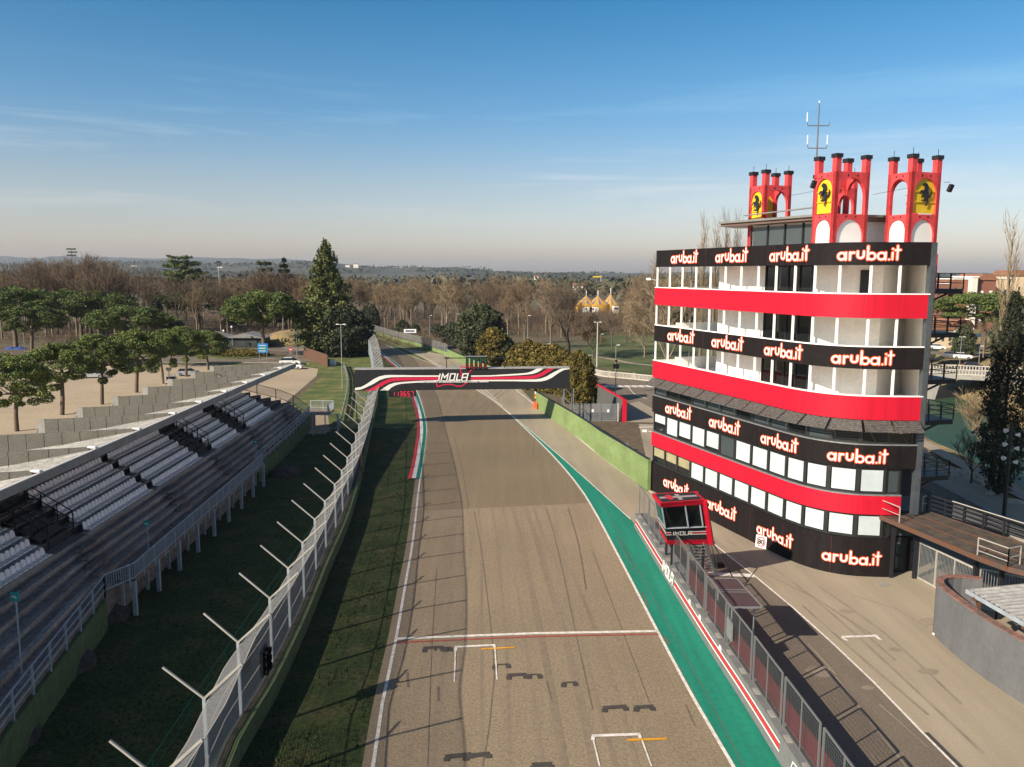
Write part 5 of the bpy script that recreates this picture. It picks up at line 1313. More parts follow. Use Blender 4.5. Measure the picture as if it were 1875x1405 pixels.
for (x, y, z, r_, bi) in seats[100:]: seat_mesh(mb, x, y, z)
tag(mb.build('seat_rows', M['seat'], gs), kind='stuff')
# pale bench ledges under the seats
for bi, (ya, yb) in enumerate(blocks):
    mb = MB()
    for r_ in range(6):
        e = .25
        for y in (0,):
            ye = min(yb+e, skw((xr(yb)-.8*r_-.8, 103.3, 0))[1]-.4); a = (xr(ya-e)-.8*r_-.12, ya-e); b_ = (xr(ye)-.8*r_-.12, ye); mb.wall([a, b_], 4.0+.5*r_-.08, 4.0+.5*r_+.12, .40)
    mb.build('seat_ledge', M['concrete'], gs)
for y0_ in (45.6,58.8,70,81,95):
    for k in (1,2,3,4): mb = MB(); x = prof(k,y0_)[0]; mb.box((x-.25+.1*k, y0_+k*.35, prof(k,y0_)[1]+.1),(.4,1.9,.2)); mb.build('step_block', M['conc_dark'], gs)
# vomitories: sloping sheets coloured dark for the shade inside the openings, with railings
for y0_ in (70.6, 81.3, 46.6):
    for r_ in ():
        pass
    mb = MB(); x1, x2 = xr(y0_)-.5, xr(y0_)-4.2
    mb.box(((x1+x2)/2, y0_, 5.35),(x1-x2, 2.6, .06), 0, Matrix.Rotation(.53,3,'Y')); mb.build('stair_shade_sheet', mat('stairwell_shade', (.07,.058,.048), .9, var=.3), gs)
    mb = MB()
    for s_ in (-1,1):
        for h_ in (.5,1.05): mb.bar((x1,y0_+s_*1.35,4.6+h_),(x2,y0_+s_*1.35,6.9+h_),.05)
        for k in range(5): x = x1+(x2-x1)*k/4; z = 4.5+(2.3)*k/4; mb.bar((x,y0_+s_*1.35,z-.3),(x,y0_+s_*1.35,z+1.05),.06)
    for h_ in (.5,1.05): mb.bar((x1,y0_-1.35,4.6+h_),(x1,y0_+1.35,4.6+h_),.05)
    for k in range(6): mb.box((x1-.4-.62*k, y0_, 4.55+.40*k),(.3,2.4,.12))
    mb.build('stair_railing', M['darksteel'], gs)
# roof: white sheet bays between tapering concrete ribs
FE = [(-25.3,6),(-25.5,39.5),(-25.6,48.5),(-25.65,55.6),(-25.9,68.6),(-26.05,84),(-26.0,97.9)]
ribs = [6,12.4,18.6,24.8,31,37.1,43.3,49.4,55.5,61.8,67.4,73.6,79.7,85.6,91.8,97.6]
mb = MB(); RY = [6+(97.9-6)*i/33 for i in range(34)]
def zfr(y): return 9.12
RL = [(0.,7.35,8.72),(.5,8.12,8.98),(.8,8.72,9.15),(1.,9.12,9.27)]
rx = lambda y, k: -35.9+(ix_(FE,y)+35.9)*k
for (k0,a0,_),(k1,a1,_2) in zip(RL, RL[1:]):
    mb.strip([Vector((rx(y,k1),y,a1)) for y in RY], [Vector((rx(y,k0),y,a0)) for y in RY]); mb.strip([Vector((rx(y,k0),y,a0-.14)) for y in RY], [Vector((rx(y,k1)-.05,y,a1-.14)) for y in RY])
mb.strip([Vector((-35.9,y,7.35)) for y in RY], [Vector((-35.9,y,7.21)) for y in RY]); mb.build('roof_sheets', M['roofwhite'], gs)
mb = MB()
for y in RY[::1]:
    for q in range(5):
        yy = y+q*.61
        if yy > 97.5: continue
        for (k0,a0,_),(k1,a1,_2) in zip(RL, RL[1:]): mb.bar((rx(yy,k0),yy,a0+.03),(rx(yy,k1)-.05,yy,a1+.03),.05,.07)
mb.build('roof_seams', M['roofwhite'], gs)
mb = MB(); mb.strip([Vector((ix_(FE,y)+.02,y,zfr(y)-.5)) for y in RY], [Vector((ix_(FE,y)+.02,y,zfr(y)+.03)) for y in RY]); mb.strip([Vector((ix_(FE,y)+.02,y,zfr(y)+.03)) for y in RY], [Vector((ix_(FE,y)-.22,y,zfr(y)+.03)) for y in RY])
mb.strip([Vector((ix_(FE,y)-.22,y,zfr(y)-.5)) for y in RY], [Vector((ix_(FE,y)+.02,y,zfr(y)-.5)) for y in RY]); mb.build('roof_fascia', M['concrete'], gs)
mb = MB()
for a, b_ in zip(RY, RY[1:]): mb.bar((ix_(FE,a)+.05,a,zfr(a)+.06),(ix_(FE,b_)+.05,b_,zfr(b_)+.06),.10,.06)
mb.build('gutter', M['white'], gs)
for y in ribs:
    xf = ix_(FE,y)-.3; xb = -35.9; mb = MB(); n = 8; T = .34
    for i in range(n):
        ka, kb = i/n, (i+1)/n-.004
        Pq = []
        for k in (ka, kb): x = xb+(xf-xb)*k; j_ = 0 if k < .5 else (1 if k < .8 else 2); (k0,a0,t0_),(k1,a1,t1_) = RL[j_], RL[j_+1]; f_ = (k-k0)/(k1-k0); Pq.append((x, a0+(a1-a0)*f_-.12, t0_+(t1_-t0_)*f_))
        (xa,ba_,ta),(xc,bc_,tc_) = Pq
        mb.slab2([(xa,ba_),(xc,bc_),(xc,tc_),(xa,ta)], lambda x, yy, t: Vector((x,y+t,yy)), -T/2+.002*(i%2), T/2)
    rb = mb.build('roof_rib', M['conc_rib'], gs)
    mb = MB(); mb.bar((xb-.06,y-.1,7.3),(xb-.06,y-.1,8.78),.16,.5); mb.bar((xb-.12,y-.1,8.7),(xb-.8,y-.1,7.25),.12); mb.build('rib_end', M['concrete'], rb)
    mb = MB(); mb.box((xf+.1,y,9.28),(.5,.30,.10)); mb.build('rib_cap', M['white'], rb)
# slender columns behind the seats
for y in ribs[1::2]:
    mb = MB(); mb.box((-34.2,y,4.1),(.4,.4,7.4)); mb.build('column', M['concrete'], gs)
# teal block signs on thin poles
for i, (px, py, top, lb) in enumerate(((40,1235,1084,'small teal sign on a thin pole, nearest to the camera along the stand front'), (272,1008,953,'small teal sign on a pole beside the kink in the stand balcony railing'), (469,840,805,'small teal sign where the balcony railing steps back'), (498,800,766,'small teal sign farthest along the stand front'))):
    X, Y = G(px, py, 2.3); zt = ZH(px-2, top, Y); mb = MB(); mb.tube((X,Y,2.1),(X,Y,zt-.1),.035); r_ = empty('block_sign', (X,Y,2.2), lb, 'sign', 'teal block signs along the stand front')
    mb.build('pole', M['bluesteel'], r_); mb = MB(); mb.box((X,Y-.05,zt-.2),(.38,.05,.40)); pl_ = mb.build('sign_plate', M['teal'], r_)
    mb = MB(); mb.box((X-.03,Y-.085,zt-.18),(.18,.01,.05)); mb.box((X+.05,Y-.085,zt-.25),(.12,.01,.04)); mb.build('sign_mark', M['white'], pl_)
# rubble mounds and weeds at the foot of the stand
for i, (px, py, r_, lb) in enumerate(((135,1222,1.5,'dark mossy rubble mound by the green stand wall, lower left'),(210,1132,1.3,'dark rubble mound below the stand where the balcony begins'),(30,1360,1.4,'dark stone mound at the lower left corner of the lawn'),(530,868,1.5,'overgrown mound under the far part of the stand'))):
    X, Y = G(px, py); mb = MB(); mb.sphere((0,0,0), 1., 14, 8); mb.v = [(X-.5+v[0]*r_*(1+.25*noise.noise(Vector((v[0]*2.1+i*7,v[1]*2.1,v[2]*2)))), Y+v[1]*r_*1.1, max(-.05, v[2]*.75+.2*noise.noise(Vector((v[0]*3,v[1]*3+i,1))))) for v in mb.v]
    tag(mb.build('rubble_mound', mat('mossy_rubble', (.035,.032,.028), .95, c2=(.07,.06,.05), scale=3, fine=.4, fscale=9, bump=.9)), lb, 'mound', 'mounds at the foot of the stand')
tag(MB().box((*G(30,1300),.5),(.05,3.2,.06),.1).bar((*G(15,1330),0),(*G(15,1330),.95),.06).bar((*G(66,1262),0),(*G(66,1262),.95),.06).bar((*G(15,1330),.95),(*G(66,1262),.95),.06).build('low_railing', M['bluesteel']), 'short low railing at the foot of the green stand wall', 'railing')
# ================================================================== VEGETATION
M['bark'] = mat('grey_brown_bark', (.115,.085,.06), .9, var=.25, scale=.4)
M['bark_pale'] = mat('pale_bark', (.18,.14,.10), .9, var=.25, scale=.4)
M['bark_dark'] = mat('dark_bark', (.045,.034,.026), .9, var=.2, scale=.5)
M['twig'] = mat('twigs', (.115,.078,.05), .9, var=.25, scale=.05, island=.3)
M['twig2'] = mat('warm_twigs', (.165,.115,.066), .9, var=.25, scale=.05, island=.3)
M['twig3'] = mat('straw_twigs', (.22,.165,.10), .9, var=.25, scale=.05, island=.3)
M['pine'] = mat('pine_needles', (.075,.11,.022), .8, c2=(.155,.19,.04), scale=.55, island=.30)
M['pine2'] = mat('pine_needles_deep', (.045,.082,.017), .8, c2=(.12,.15,.03), scale=.5, island=.30)
M['spruce'] = mat('spruce_needles', (.05,.075,.018), .8, c2=(.12,.13,.03), scale=.5, island=.45)
M['dark_leaf'] = mat('dark_evergreen', (.018,.028,.013), .8, c2=(.05,.062,.028), scale=.6, island=.5)
M['olive_leaf'] = mat('olive_evergreen', (.03,.042,.017), .8, c2=(.075,.085,.035), scale=.6, island=.5)
M['gold_leaf'] = mat('golden_thuja', (.075,.068,.012), .85, c2=(.17,.125,.02), scale=1.2, island=.5)
M['ivy'] = mat('ivy_leaves', (.008,.013,.006), .8, c2=(.025,.035,.012), scale=1.0, island=.5)
def rv(r): return Vector((r.gauss(0,1), r.gauss(0,1), r.gauss(0,1))).normalized()
def leaf(mb, p, s, r, flat_=0.):
    n = rv(r); n.z += flat_; n.normalize(); a = n.cross(Vector((.3,.5,.81))).normalized()
    ang = r.uniform(0, 2*PI); b_ = n.cross(a); u = (a*math.cos(ang)+b_*math.sin(ang))*s; v = n.cross(u).normalized()*s*r.uniform(.45,.8)
    mb.add([p-u, p-v*.9, p+u*.9, p+v], [(0,1,2,3)])
def limb(mb, pts, r0, r1, n=5):
    for i in range(len(pts)-1):
        k0, k1 = i/(len(pts)-1), (i+1)/(len(pts)-1); mb.tube(pts[i], pts[i+1], r0+(r1-r0)*k0, r0+(r1-r0)*k1, n, cap=False)
def bare_tree(seed, Ht, trunk_h, spread, mt, mb_=None, levels=4, twr=.028, up=.55, dens=1., lean=(0,0), spl=4, mt2=None, r0=None):
    r = random.Random(seed); tr = MB(); cr = MB(); r0 = r0 or Ht*.017
    base = Vector((0,0,0)); p = base; pts = [p]
    for i in range(4): p = p+Vector((lean[0]+r.uniform(-.03,.03), lean[1]+r.uniform(-.03,.03), 1))*(trunk_h/4); pts.append(p)
    limb(tr, pts, r0*1.25, r0*.8, 7)
    def grow(p, d, L, rad, lv):
        n = 3 if lv < 3 else 2; q = p; pp = [p]; dd = d
        for i in range(n):
            dd = (dd+rv(r)*.16+Vector((0,0,up*.16))).normalized(); q = q+dd*(L/n); pp.append(q)
        limb(cr if lv > 0 else tr, pp, rad, max(rad*.5, twr), 5 if lv < 2 else 3)
        if lv >= levels: return
        k = (spl if lv < 2 else 4)
        for i in range(k):
            t = r.uniform(.30, 1.) if i else 1.; j = min(int(t*n), n-1); b0 = pp[j].lerp(pp[j+1], min(1, t*n-j))
            nd = (dd*1.0+rv(r)*(.72+.06*lv)+Vector((0,0,up*.45))).normalized()
            grow(b0, nd, L*r.uniform(.52,.78), max(rad*.52, twr), lv+1)
    nm = max(3, int(5*dens))
    for i in range(nm):
        a = 2*PI*i/nm+r.uniform(-.4,.4); h_ = trunk_h*r.uniform(.75,1.) if i else trunk_h
        d = Vector((math.cos(a)*spread, math.sin(a)*spread, 1.)).normalized() if i else Vector((0,0,1))
        grow(pts[-1]*(h_/trunk_h), d, (Ht-trunk_h)*(.42 if i else .5), r0*.55, 0)
    mx_ = max(v[2] for v in cr.v); k = Ht/mx_
    sc = lambda L_: [(v[0]*(1+(k-1)*.5), v[1]*(1+(k-1)*.5), v[2]*k) for v in L_]
    cr.v = sc(cr.v); tr.v = sc(tr.v)
    return tr, cr
def poplar(seed, Ht, mt=None):
    r = random.Random(seed); tr = MB(); cr = MB(); limb(tr, [Vector((0,0,0)), Vector((0,0,Ht*.5)), Vector((.1,0,Ht))], Ht*.014, .03, 6)
    for i in range(110):
        z = Ht*r.uniform(.12,.97); a = r.uniform(0,2*PI); L = Ht*.10*(1-.5*(z/Ht))+.8; rad = .05; p = Vector((0,0,z)); d = Vector((math.cos(a)*.42, math.sin(a)*.42, 1)).normalized()
        pts = [p]; q = p
        for k in range(3): d = (d+Vector((0,0,.25))+rv(r)*.08).normalized(); q = q+d*L/2; pts.append(q)
        limb(cr, pts, rad, .02, 3)
        for k in range(7): b0 = pts[r.randint(1,3)]; cr.tube(b0, b0+(d+rv(r)*.35).normalized()*r.uniform(.5,1.5), .022, .014, 3, cap=False)
    return tr, cr
def stone_pine(seed, Ht, R, m_crown=None, thick=.36, fork=True, nleaf=9000, ls=.30):
    r = random.Random(seed); tr = MB(); cr = MB(); base = Ht*(1-thick)
    sway = r.uniform(-.12,.12); pts = [Vector((0,0,0)), Vector((sway*2,0,Ht*.22)), Vector((sway*4,.2,Ht*.45)), Vector((sway*5,.2,Ht*.62))]
    limb(tr, pts, Ht*.024+.06, Ht*.016+.05, 7); cl = []
    nb = 9
    for i in range(nb):
        a = 2*PI*i/nb+r.uniform(-.3,.3); s_ = pts[2].lerp(pts[3], r.uniform(0,1)); rr = R*r.uniform(.55,.85)
        e = Vector((math.cos(a)*rr, math.sin(a)*rr, base+Ht*thick*r.uniform(.15,.55))); m1 = s_.lerp(e, .5)+Vector((0,0,-.3)); limb(tr, [s_, m1, e], .13, .05, 5)
    for i in range(60):
        a = r.uniform(0,2*PI); q = math.sqrt(r.uniform(0,1)); rr = R*q*r.uniform(.92,1.06); z = base+Ht*thick*(.30+.62*math.sqrt(max(0,1-q*q)))*r.uniform(.82,1.04)-(.0 if q < .9 else .3)
        cl.append((Vector((math.cos(a)*rr, math.sin(a)*rr, z)), R*r.uniform(.15,.27)))
    for i in range(15):
        a = r.uniform(0,2*PI); rr = R*r.uniform(.35,.95); cl.append((Vector((math.cos(a)*rr, math.sin(a)*rr, base+Ht*thick*r.uniform(-.12,.38))), R*r.uniform(.13,.24)))
    per = nleaf//len(cl)
    for c, s_ in cl:
        for k in range(per):
            d = rv(r); d.z *= .62; d = d*s_*(r.uniform(.35,1.06)**.6); leaf(cr, c+d, ls*r.uniform(.6,1.25), r, .5)
    return tr, cr
def blob_tree(seed, prof_, nleaf, ls, trunk_r=.25, lump=.28, flat_=0., trunk_h=None, gaps=.0):
    # crown from a silhouette: prof_ = [(z, radius)...]; leaves fill a lumpy shell
    r = random.Random(seed); tr = MB(); cr = MB(); z0, z1 = prof_[0][0], prof_[-1][0]; limb(tr, [Vector((0,0,0)), Vector((0,0,trunk_h or (z0+(z1-z0)*.7)))], trunk_r, trunk_r*.4, 7)
    def rad(z):
        for a, b_ in zip(prof_, prof_[1:]):
            if a[0] <= z <= b_[0]: return a[1]+(b_[1]-a[1])*(z-a[0])/(b_[0]-a[0]+1e-6)
        return 0
    rm_ = max(p[1] for p in prof_); cnt = 0
    while cnt < nleaf:
        z = r.uniform(z0, z1); R_ = rad(z)
        if r.uniform(0, rm_) > R_+.15*rm_: continue
        a = r.uniform(0, 2*PI); f = noise.noise(Vector((math.cos(a)*2.1*1.2+seed, math.sin(a)*2.1*1.2, z*2.6/rm_)))+.5*noise.noise(Vector((math.cos(a)*5+seed, math.sin(a)*5, z*6/rm_)))
        if gaps and f < -gaps: continue
        rr = R_*(1+lump*f)*(1-.42*(r.uniform(0,1)**2.2)); leaf(cr, Vector((math.cos(a)*rr, math.sin(a)*rr, z)), ls*r.uniform(.6,1.25), r, flat_); cnt += 1
    return tr, cr
def tiered(seed, Ht, R, tiers, droop, nper, ls, top=1.0, jit=.4, bare=.12, thick=.5, wide_top=False):
    r = random.Random(seed); tr = MB(); cr = MB(); limb(tr, [Vector((0,0,0)), Vector((0,0,Ht*.96))], Ht*.022, .04, 7)
    for t in range(tiers):
        k = t/(tiers-1); z = Ht*(bare+(1-bare)*k*.985)
        RR = R*((1-k)**.72*.95+.05) if not wide_top else R*(1-.45*k)*r.uniform(.75,1.1)
        nb = 7 if k < .8 else 5
        for b_ in range(nb):
            a = 2*PI*(b_+r.uniform(-.3,.3))/nb+t*1.3; L = RR*r.uniform(.62,1.12); z = Ht*(bare+(1-bare)*k*.985)+r.uniform(-jit,jit)*(1-k); tr.tube((0,0,z),(math.cos(a)*L*.8,math.sin(a)*L*.8,z-droop*L*.6),.06,.02,3,cap=False)
            for q in range(int(nper*(.35+.65*(1-k)))):
                f = r.uniform(.12,1.)**.8; wd = L*.30*(1-.55*f)+.15; s_ = r.gauss(0,.5)*wd
                zz = z-droop*L*f*f*1.1+(.25*L*f if not wide_top else .05*L)*.5-abs(s_)*.25+r.gauss(0,thick*.35)
                leaf(cr, Vector((math.cos(a)*L*f-math.sin(a)*s_, math.sin(a)*L*f+math.cos(a)*s_, zz)), ls*r.uniform(.6,1.2), r, .8)
    return tr, cr
def make_tree(name, trcr, bark, crown, label, cat, group=None, loc=(0,0,0)):
    t = empty(name, (0,0,0), label, cat, group); trcr[0].build('trunk', bark, t, smooth=True); trcr[1].build('crown', crown, t); t.location = loc; return t
def put(proto, used, loc, rz, sc, label, group=None):
    if proto.name not in used: used.add(proto.name); proto.location = loc; proto.rotation_euler = (0,0,rz); proto.scale = (sc,)*3 if not isinstance(sc, tuple) else sc; proto['label'] = label; o = proto
    else: o = copy_tree(proto, loc=loc, rz=rz, scale=sc, label=label)
    if group: o['group'] = group
    return o
used = set()
def r2(): return rnd.uniform(0, 2*PI)
# --- stone pines of the car park row (height 10 m) and the bigger ones behind
SP = [make_tree('stone_pine', stone_pine(i+1, 10., 4.3, thick=.58, nleaf=26000, ls=.15), M['bark'], M['pine'], '', 'pine tree') for i in range(3)]
SQ = [make_tree('stone_pine', stone_pine(i+11, 14., 6.4, thick=.42, nleaf=26000, ls=.20), M['bark'], M['pine2'], '', 'pine tree') for i in range(3)]
gA = 'stone pines in a row along the gravel car park'
front = [((31,790),650,60,'stone pine with leaning trunk at the left edge of the gravel car park'),((114,760),628,62,'broad stone pine, second from the left in the row along the gravel'),((187,741),612,50,'stone pine with dense low crown, third from the left in the gravel row'),
         ((250,719),605,50,'stone pine, fourth from the left in the gravel row'),((299,703),603,36,'slim stone pine on a tilted trunk, fifth from the left in the gravel row'),((341,690),598,36,'stone pine, sixth from the left in the gravel row beside the parked cars'),
         ((382,678),606,36,'small stone pine at the right end of the gravel row'),((312,672),602,30,'small stone pine standing behind the gravel row near the road')]
for i, (b_, top, w_, lb) in enumerate(front):
    X, Y = G(*b_); h_ = ZH(b_[0], top, Y); k = h_/10.; wk_ = (w_/1500*Y)/4.3*1.0
    put(SP[i % 3], used, (X, Y, 0), r2(), (wk_, wk_, k), lb, gA)
gB = 'tall stone pines in the park beyond the car park'
back = [((30,640),527,62,'flat topped tall stone pine at the far left edge of the park'),((150,625),528,56,'tall stone pine over a bent pale trunk, left part of the park'),((190,628),534,58,'tall stone pine with wide dark crown right of the bent pine'),
        ((238,650),562,64,'wide dense stone pine just behind the car park row'),((301,640),580,30,'small round stone pine beside the wide dense one'),((367,607),529,62,'tall umbrella pine on a clean trunk left of the snack bar'),((484,653),535,62,'tall umbrella pine behind the blue road sign'),((60,655),560,50,'pale scrubby pine at the far left behind the lamp post')]
for i, (b_, top, w_, lb) in enumerate(back):
    X, Y = G(*b_); h_ = ZH(b_[0], top, Y); k = h_/14.; wk_ = (w_/1500*Y)/6.4*1.08
    put(SQ[i % 3], used, (X, Y, 0), r2(), (wk_, wk_, k), lb, gB)
X, Y = 95., 150.
X, Y = G(1800,640); put(SQ[1], used, (X,Y,0), 1.2, (1.95,1.95,ZH(1800,535,Y)/14), 'very wide stone pine in front of the brown apartment block at the right', None)
# --- individual trees
def single(name, trcr, bark, crown, label, cat, px, top, Ht, rz=0., wk_=1.):
    X, Y = G(*px); k = ZH(px[0], top, Y)/Ht; t = make_tree(name, trcr, bark, crown, label, cat); t.location = (X,Y,0); t.scale = (k*wk_,k*wk_,k); t.rotation_euler = (0,0,rz); return t
single('spruce', tiered(3, 27, 9.8, 26, .20, 150, .40, jit=1.4, thick=1.3), M['bark'], M['spruce'], 'very tall green conifer rising above the skyline left of the track', 'conifer', (600,650), 443, 27)
single('cedar', tiered(5, 22, 11.5, 7, -.10, 420, .42, bare=.5, wide_top=True, thick=.6, jit=2.6), M['bark'], M['pine2'], 'dark spreading cedar with flat layers standing above the bare trees on the left', 'cedar', (337,575), 472, 22)
single('evergreen_tree', tiered(8, 20, 5.5, 12, .1, 160, .6), M['bark'], M['dark_leaf'], 'dark conifer among bare trees left of the tall green conifer', 'conifer', (524,600), 475, 20)
single('evergreen_tree', tiered(9, 20, 6.5, 7, -.08, 150, .5, jit=2., bare=.35, wide_top=True), M['bark'], M['olive_leaf'], 'open brownish evergreen between the cedar and the tall green conifer', 'evergreen tree', (488,600), 482, 20)
single('yew_tree', blob_tree(21, [(.4,4.0),(3,5.8),(6,6.0),(9,4.6),(11.5,1.6)], 15000, .30, lump=.45, gaps=.55), M['bark_dark'], M['dark_leaf'], 'dark spreading yew at the track bend in front of the tall conifer', 'yew', (630,652), 560, 11.5)
single('yew_tree', blob_tree(22, [(.2,3.0),(3,4.0),(6,3.6),(8.5,1.2)], 8000, .30, lump=.4, gaps=.6), M['bark_dark'], M['dark_leaf'], 'smaller dark evergreen left of the spreading yew', 'yew', (586,645), 590, 8.5)
single('cypress', blob_tree(23, [(.3,2.0),(4,2.7),(8,1.9),(10,.3)], 4500, .28), M['bark_dark'], M['dark_leaf'], 'dark cypress beside the far green wall, left of its neighbour', 'cypress', (671,604), 560, 10)
single('cypress', blob_tree(24, [(.3,2.2),(4,3.0),(8,2.2),(10.5,.3)], 4500, .28), M['bark_dark'], M['dark_leaf'], 'dark cypress beside the far green wall, right of its neighbour', 'cypress', (682,606), 557, 10.5)
single('holm_oak', blob_tree(25, [(.3,4.2),(3,5.6),(7,5.8),(10,4.6),(12.4,1.4)], 16000, .30, lump=.4), M['bark_dark'], M['olive_leaf'], 'large dark rounded evergreen right of the track behind the racing lights', 'evergreen tree', (880,652), 557, 12.4)
single('holm_oak', blob_tree(26, [(.3,2.6),(3,3.2),(6,2.8),(8.2,.8)], 7000, .28, lump=.4), M['bark_dark'], M['gold_leaf'], 'olive green conical shrub tree in front of the large dark evergreen', 'evergreen tree', (903,672), 600, 8.2)
single('holm_oak', blob_tree(27, [(.3,2.0),(2,2.8),(4,2.6),(6.2,.8)], 5000, .28, lump=.4), M['bark_dark'], M['dark_leaf'], 'dark shrub tree just right of the olive conical one', 'evergreen tree', (925,672), 618, 6.2)
TH_ = [blob_tree(31+i, [(.05,1.6),(1.5,2.1),(3.5,1.9),(5,1.1),(5.8,.2)], 6000, .17, lump=.35) for i in range(2)]
THP = [make_tree('thuja', t, M['bark_dark'], M['gold_leaf'], '', 'thuja') for t in TH_]
for i, (px, py, top, lb) in enumerate(((950,700,628,'golden thuja at the left end of the hedge row behind the gantry'),(966,704,622,'golden thuja, second from the left in the hedge row'),(982,706,627,'golden thuja, third from the left in the hedge row'),(998,709,631,'golden thuja in the middle of the hedge row'),(1014,712,629,'golden thuja right of the middle of the hedge row, before the big bare tree'),(1030,716,638,'golden thuja at the right end of the hedge row'))):
    X, Y = G(px, py+6); k = ZH(px, top, Y)/5.8; put(THP[i % 2], used, (X,Y,0), r2(), (k*1.0,k*1.0,k), lb, 'golden thujas in the hedge behind the gantry')
single('thuja', blob_tree(35, [(.05,2.1),(2,2.7),(5,2.5),(7,1.7),(8.3,.3)], 13000, .17, lump=.35), M['bark_dark'], M['gold_leaf'], 'largest golden thuja, standing alone at the right end of the gantry banner', 'thuja', (1059,738), 641, 8.3)
# big bare tree in the middle right
single('bare_tree', bare_tree(41, 20.7, 4.6, .62, None, levels=5, twr=.028, r0=.66, spl=3, up=.5), M['bark_dark'], M['bark'], 'big bare tree with dark forked limbs above the golden hedge', 'bare tree', (1040,657), 497, 20.7)
single('bare_tree', bare_tree(43, 23., 4.5, .7, None, levels=5, twr=.03, r0=.5, up=.4, spl=3), M['bark_pale'], M['twig3'], 'large pale bare tree close to the left edge of the control tower', 'bare tree', (1222,700), 462, 23., wk_=.72)
single('bare_tree', bare_tree(44, 16., 3.2, 1.0, None, levels=5, twr=.03, up=.15), M['bark_pale'], M['twig3'], 'sprawling pale bare tree on the lawn between hedge and tower', 'bare tree', (1180,655), 545, 16., wk_=.8)
single('bare_tree', bare_tree(45, 9., 2.2, .8, None, levels=4, twr=.035), M['bark'], M['twig2'], 'small round bare tree on the green lawn behind the balustrade', 'bare tree', (1086,657), 570, 9.)
# poplars behind the tower and the ivy clad tree on the right
PO = make_tree('poplar', poplar(51, 30), M['bark_pale'], M['twig3'], '', 'poplar')
for (px, py, Y, lb) in ((1290,412,190,'slim bare poplar seen above the balcony roof, leftmost of the poplars behind the tower'),(1312,420,195,'slim bare poplar behind the tower, between two taller ones'),(1330,405,188,'bare poplar behind the tower, tallest beside the roof canopy'),(1352,408,200,'bare poplar just left of the red roof turret')):
    z = ZH(px, py, Y); X = ray(px,py)[0]/ray(px,py)[1]*Y; put(PO, used, (X,Y,0), r2(), (z/30*.9,z/30*.9,z/30), lb, 'poplars behind the tower')
Y = 84.; z = ZH(1858,393,Y); X = ray(1858,393)[0]/ray(1858,393)[1]*Y; put(PO, used, (X,Y,gh(X,Y)), 1., (z/30*1.0,z/30*1.0,z/30), 'tall bare poplar at the right edge beside the ivy clad tree', None)
t = make_tree('ivy_clad_tree', blob_tree(61, [(.3,.9),(2,1.6),(4,2.5),(6,2.0),(8,2.6),(11,1.9),(13,1.7),(15,1.0),(18,.4)], 17000, .15, lump=.9, gaps=.42, trunk_h=18), M['bark_dark'], M['ivy'], 'dark ivy covered column of a tree at the right above the walkway', 'tree'); X, Y = G(1828,905); t.location = (X,Y,0); t.scale = (.72,.72,1.03)
t = make_tree('bare_tree', bare_tree(62, 12., 2.5, .6, None, levels=4, twr=.02), M['bark_pale'], M['twig3'], 'thin bare sapling on the river bank left of the ivy clad tree', 'bare tree'); X, Y = 56.5, 96.; t.location = (X,Y,gh(X,Y)); t.scale = (.9,.9,1.0)
t = make_tree('bare_tree', bare_tree(63, 6., 1.6, .7, None, levels=3, twr=.02), M['bark_dark'], M['twig'], 'very small bare tree behind the concrete river wall', 'bare tree'); X, Y = G(1778,885); t.location = (X,Y,0); t.scale = (.9,.9,.9)
# --- woods of bare trees: prototypes of several kinds
BT = []
for i, (sd, H_, th_, spd, mk, bk_) in enumerate(((71,20,8.5,.55,'twig','bark'),(72,20,7.5,.6,'twig','bark_pale'),(73,20,9,.5,'twig2','bark_pale'),(74,20,7,.7,'twig2','bark'),(75,20,8,.45,'twig3','bark_pale'))):
    BT.append(make_tree('bare_tree', bare_tree(sd, H_, th_, spd, None, levels=4, twr=.029, spl=3, dens=1.35, up=.58, r0=.30), M[bk_], M[mk], '', 'bare tree'))
gL_ = 'bare trees of the park left of the track'; gR_ = 'bare trees of the wood right of the track'; gF = 'bare trees far behind'
lbL = 'bare brown winter tree among many in the park wood on the left'; lbR = 'bare light brown winter tree among many in the wood right of the track'; lbX = 'bare winter tree in the distant wood below the skyline'
rr_ = random.Random(99)
def skyL(px):     # skyline of the near woods in the photo, by image column
    return ix_([(484,-40),(478,0),(468,80),(462,160),(470,215),(482,260),(492,320),(496,400),(490,470),(493,560),(500,650)][::1] and [(484,0.),(470,70),(460,140),(468,200),(480,250),(494,320),(498,400),(488,480),(496,560),(502,650),(503,760),(498,860),(496,940),(500,1040),(505,1120),(492,1200),(498,1400),(500,1900)], px)
nL = 0
for k in range(128):
    px = rr_.uniform(-60, 585); Y = rr_.choice([rr_.uniform(225,300), rr_.uniform(270,420)])
    if px > 430 and Y < 260: Y += 60
    X = (px-937)/1490*Y; top = skyL(px)+rr_.uniform(-4,26); z = ZH(px, top, Y)
    if abs(X+107) < 7 and Y < 282: continue
    put(BT[rr_.choice([0,1,1,3,0,2])], used, (X,Y,0), rr_.uniform(0,6.28), (z/20*rr_.uniform(.75,1.0),)*2+(z/20,), lbL, gL_)
for k in range(125):
    px = rr_.uniform(640, 1215); Y = rr_.choice([rr_.uniform(255,330), rr_.uniform(300,420)])
    if 690 > px and Y < 330: Y = 340
    if 1045 < px < 1140 and Y < 424: 
        continue
    X = (px-937)/1490*Y; top = skyL(px)+rr_.uniform(-3,30); z = ZH(px, top, Y)
    if 1040 < px < 1150: z *= .55
    if rr_.random() < .3: z *= .8
    put(BT[rr_.choice([2,3,4,2,1,2])], used, (X,Y,0), rr_.uniform(0,6.28), (z/20*rr_.uniform(.85,1.2),)*2+(z/20,), lbR, gR_)
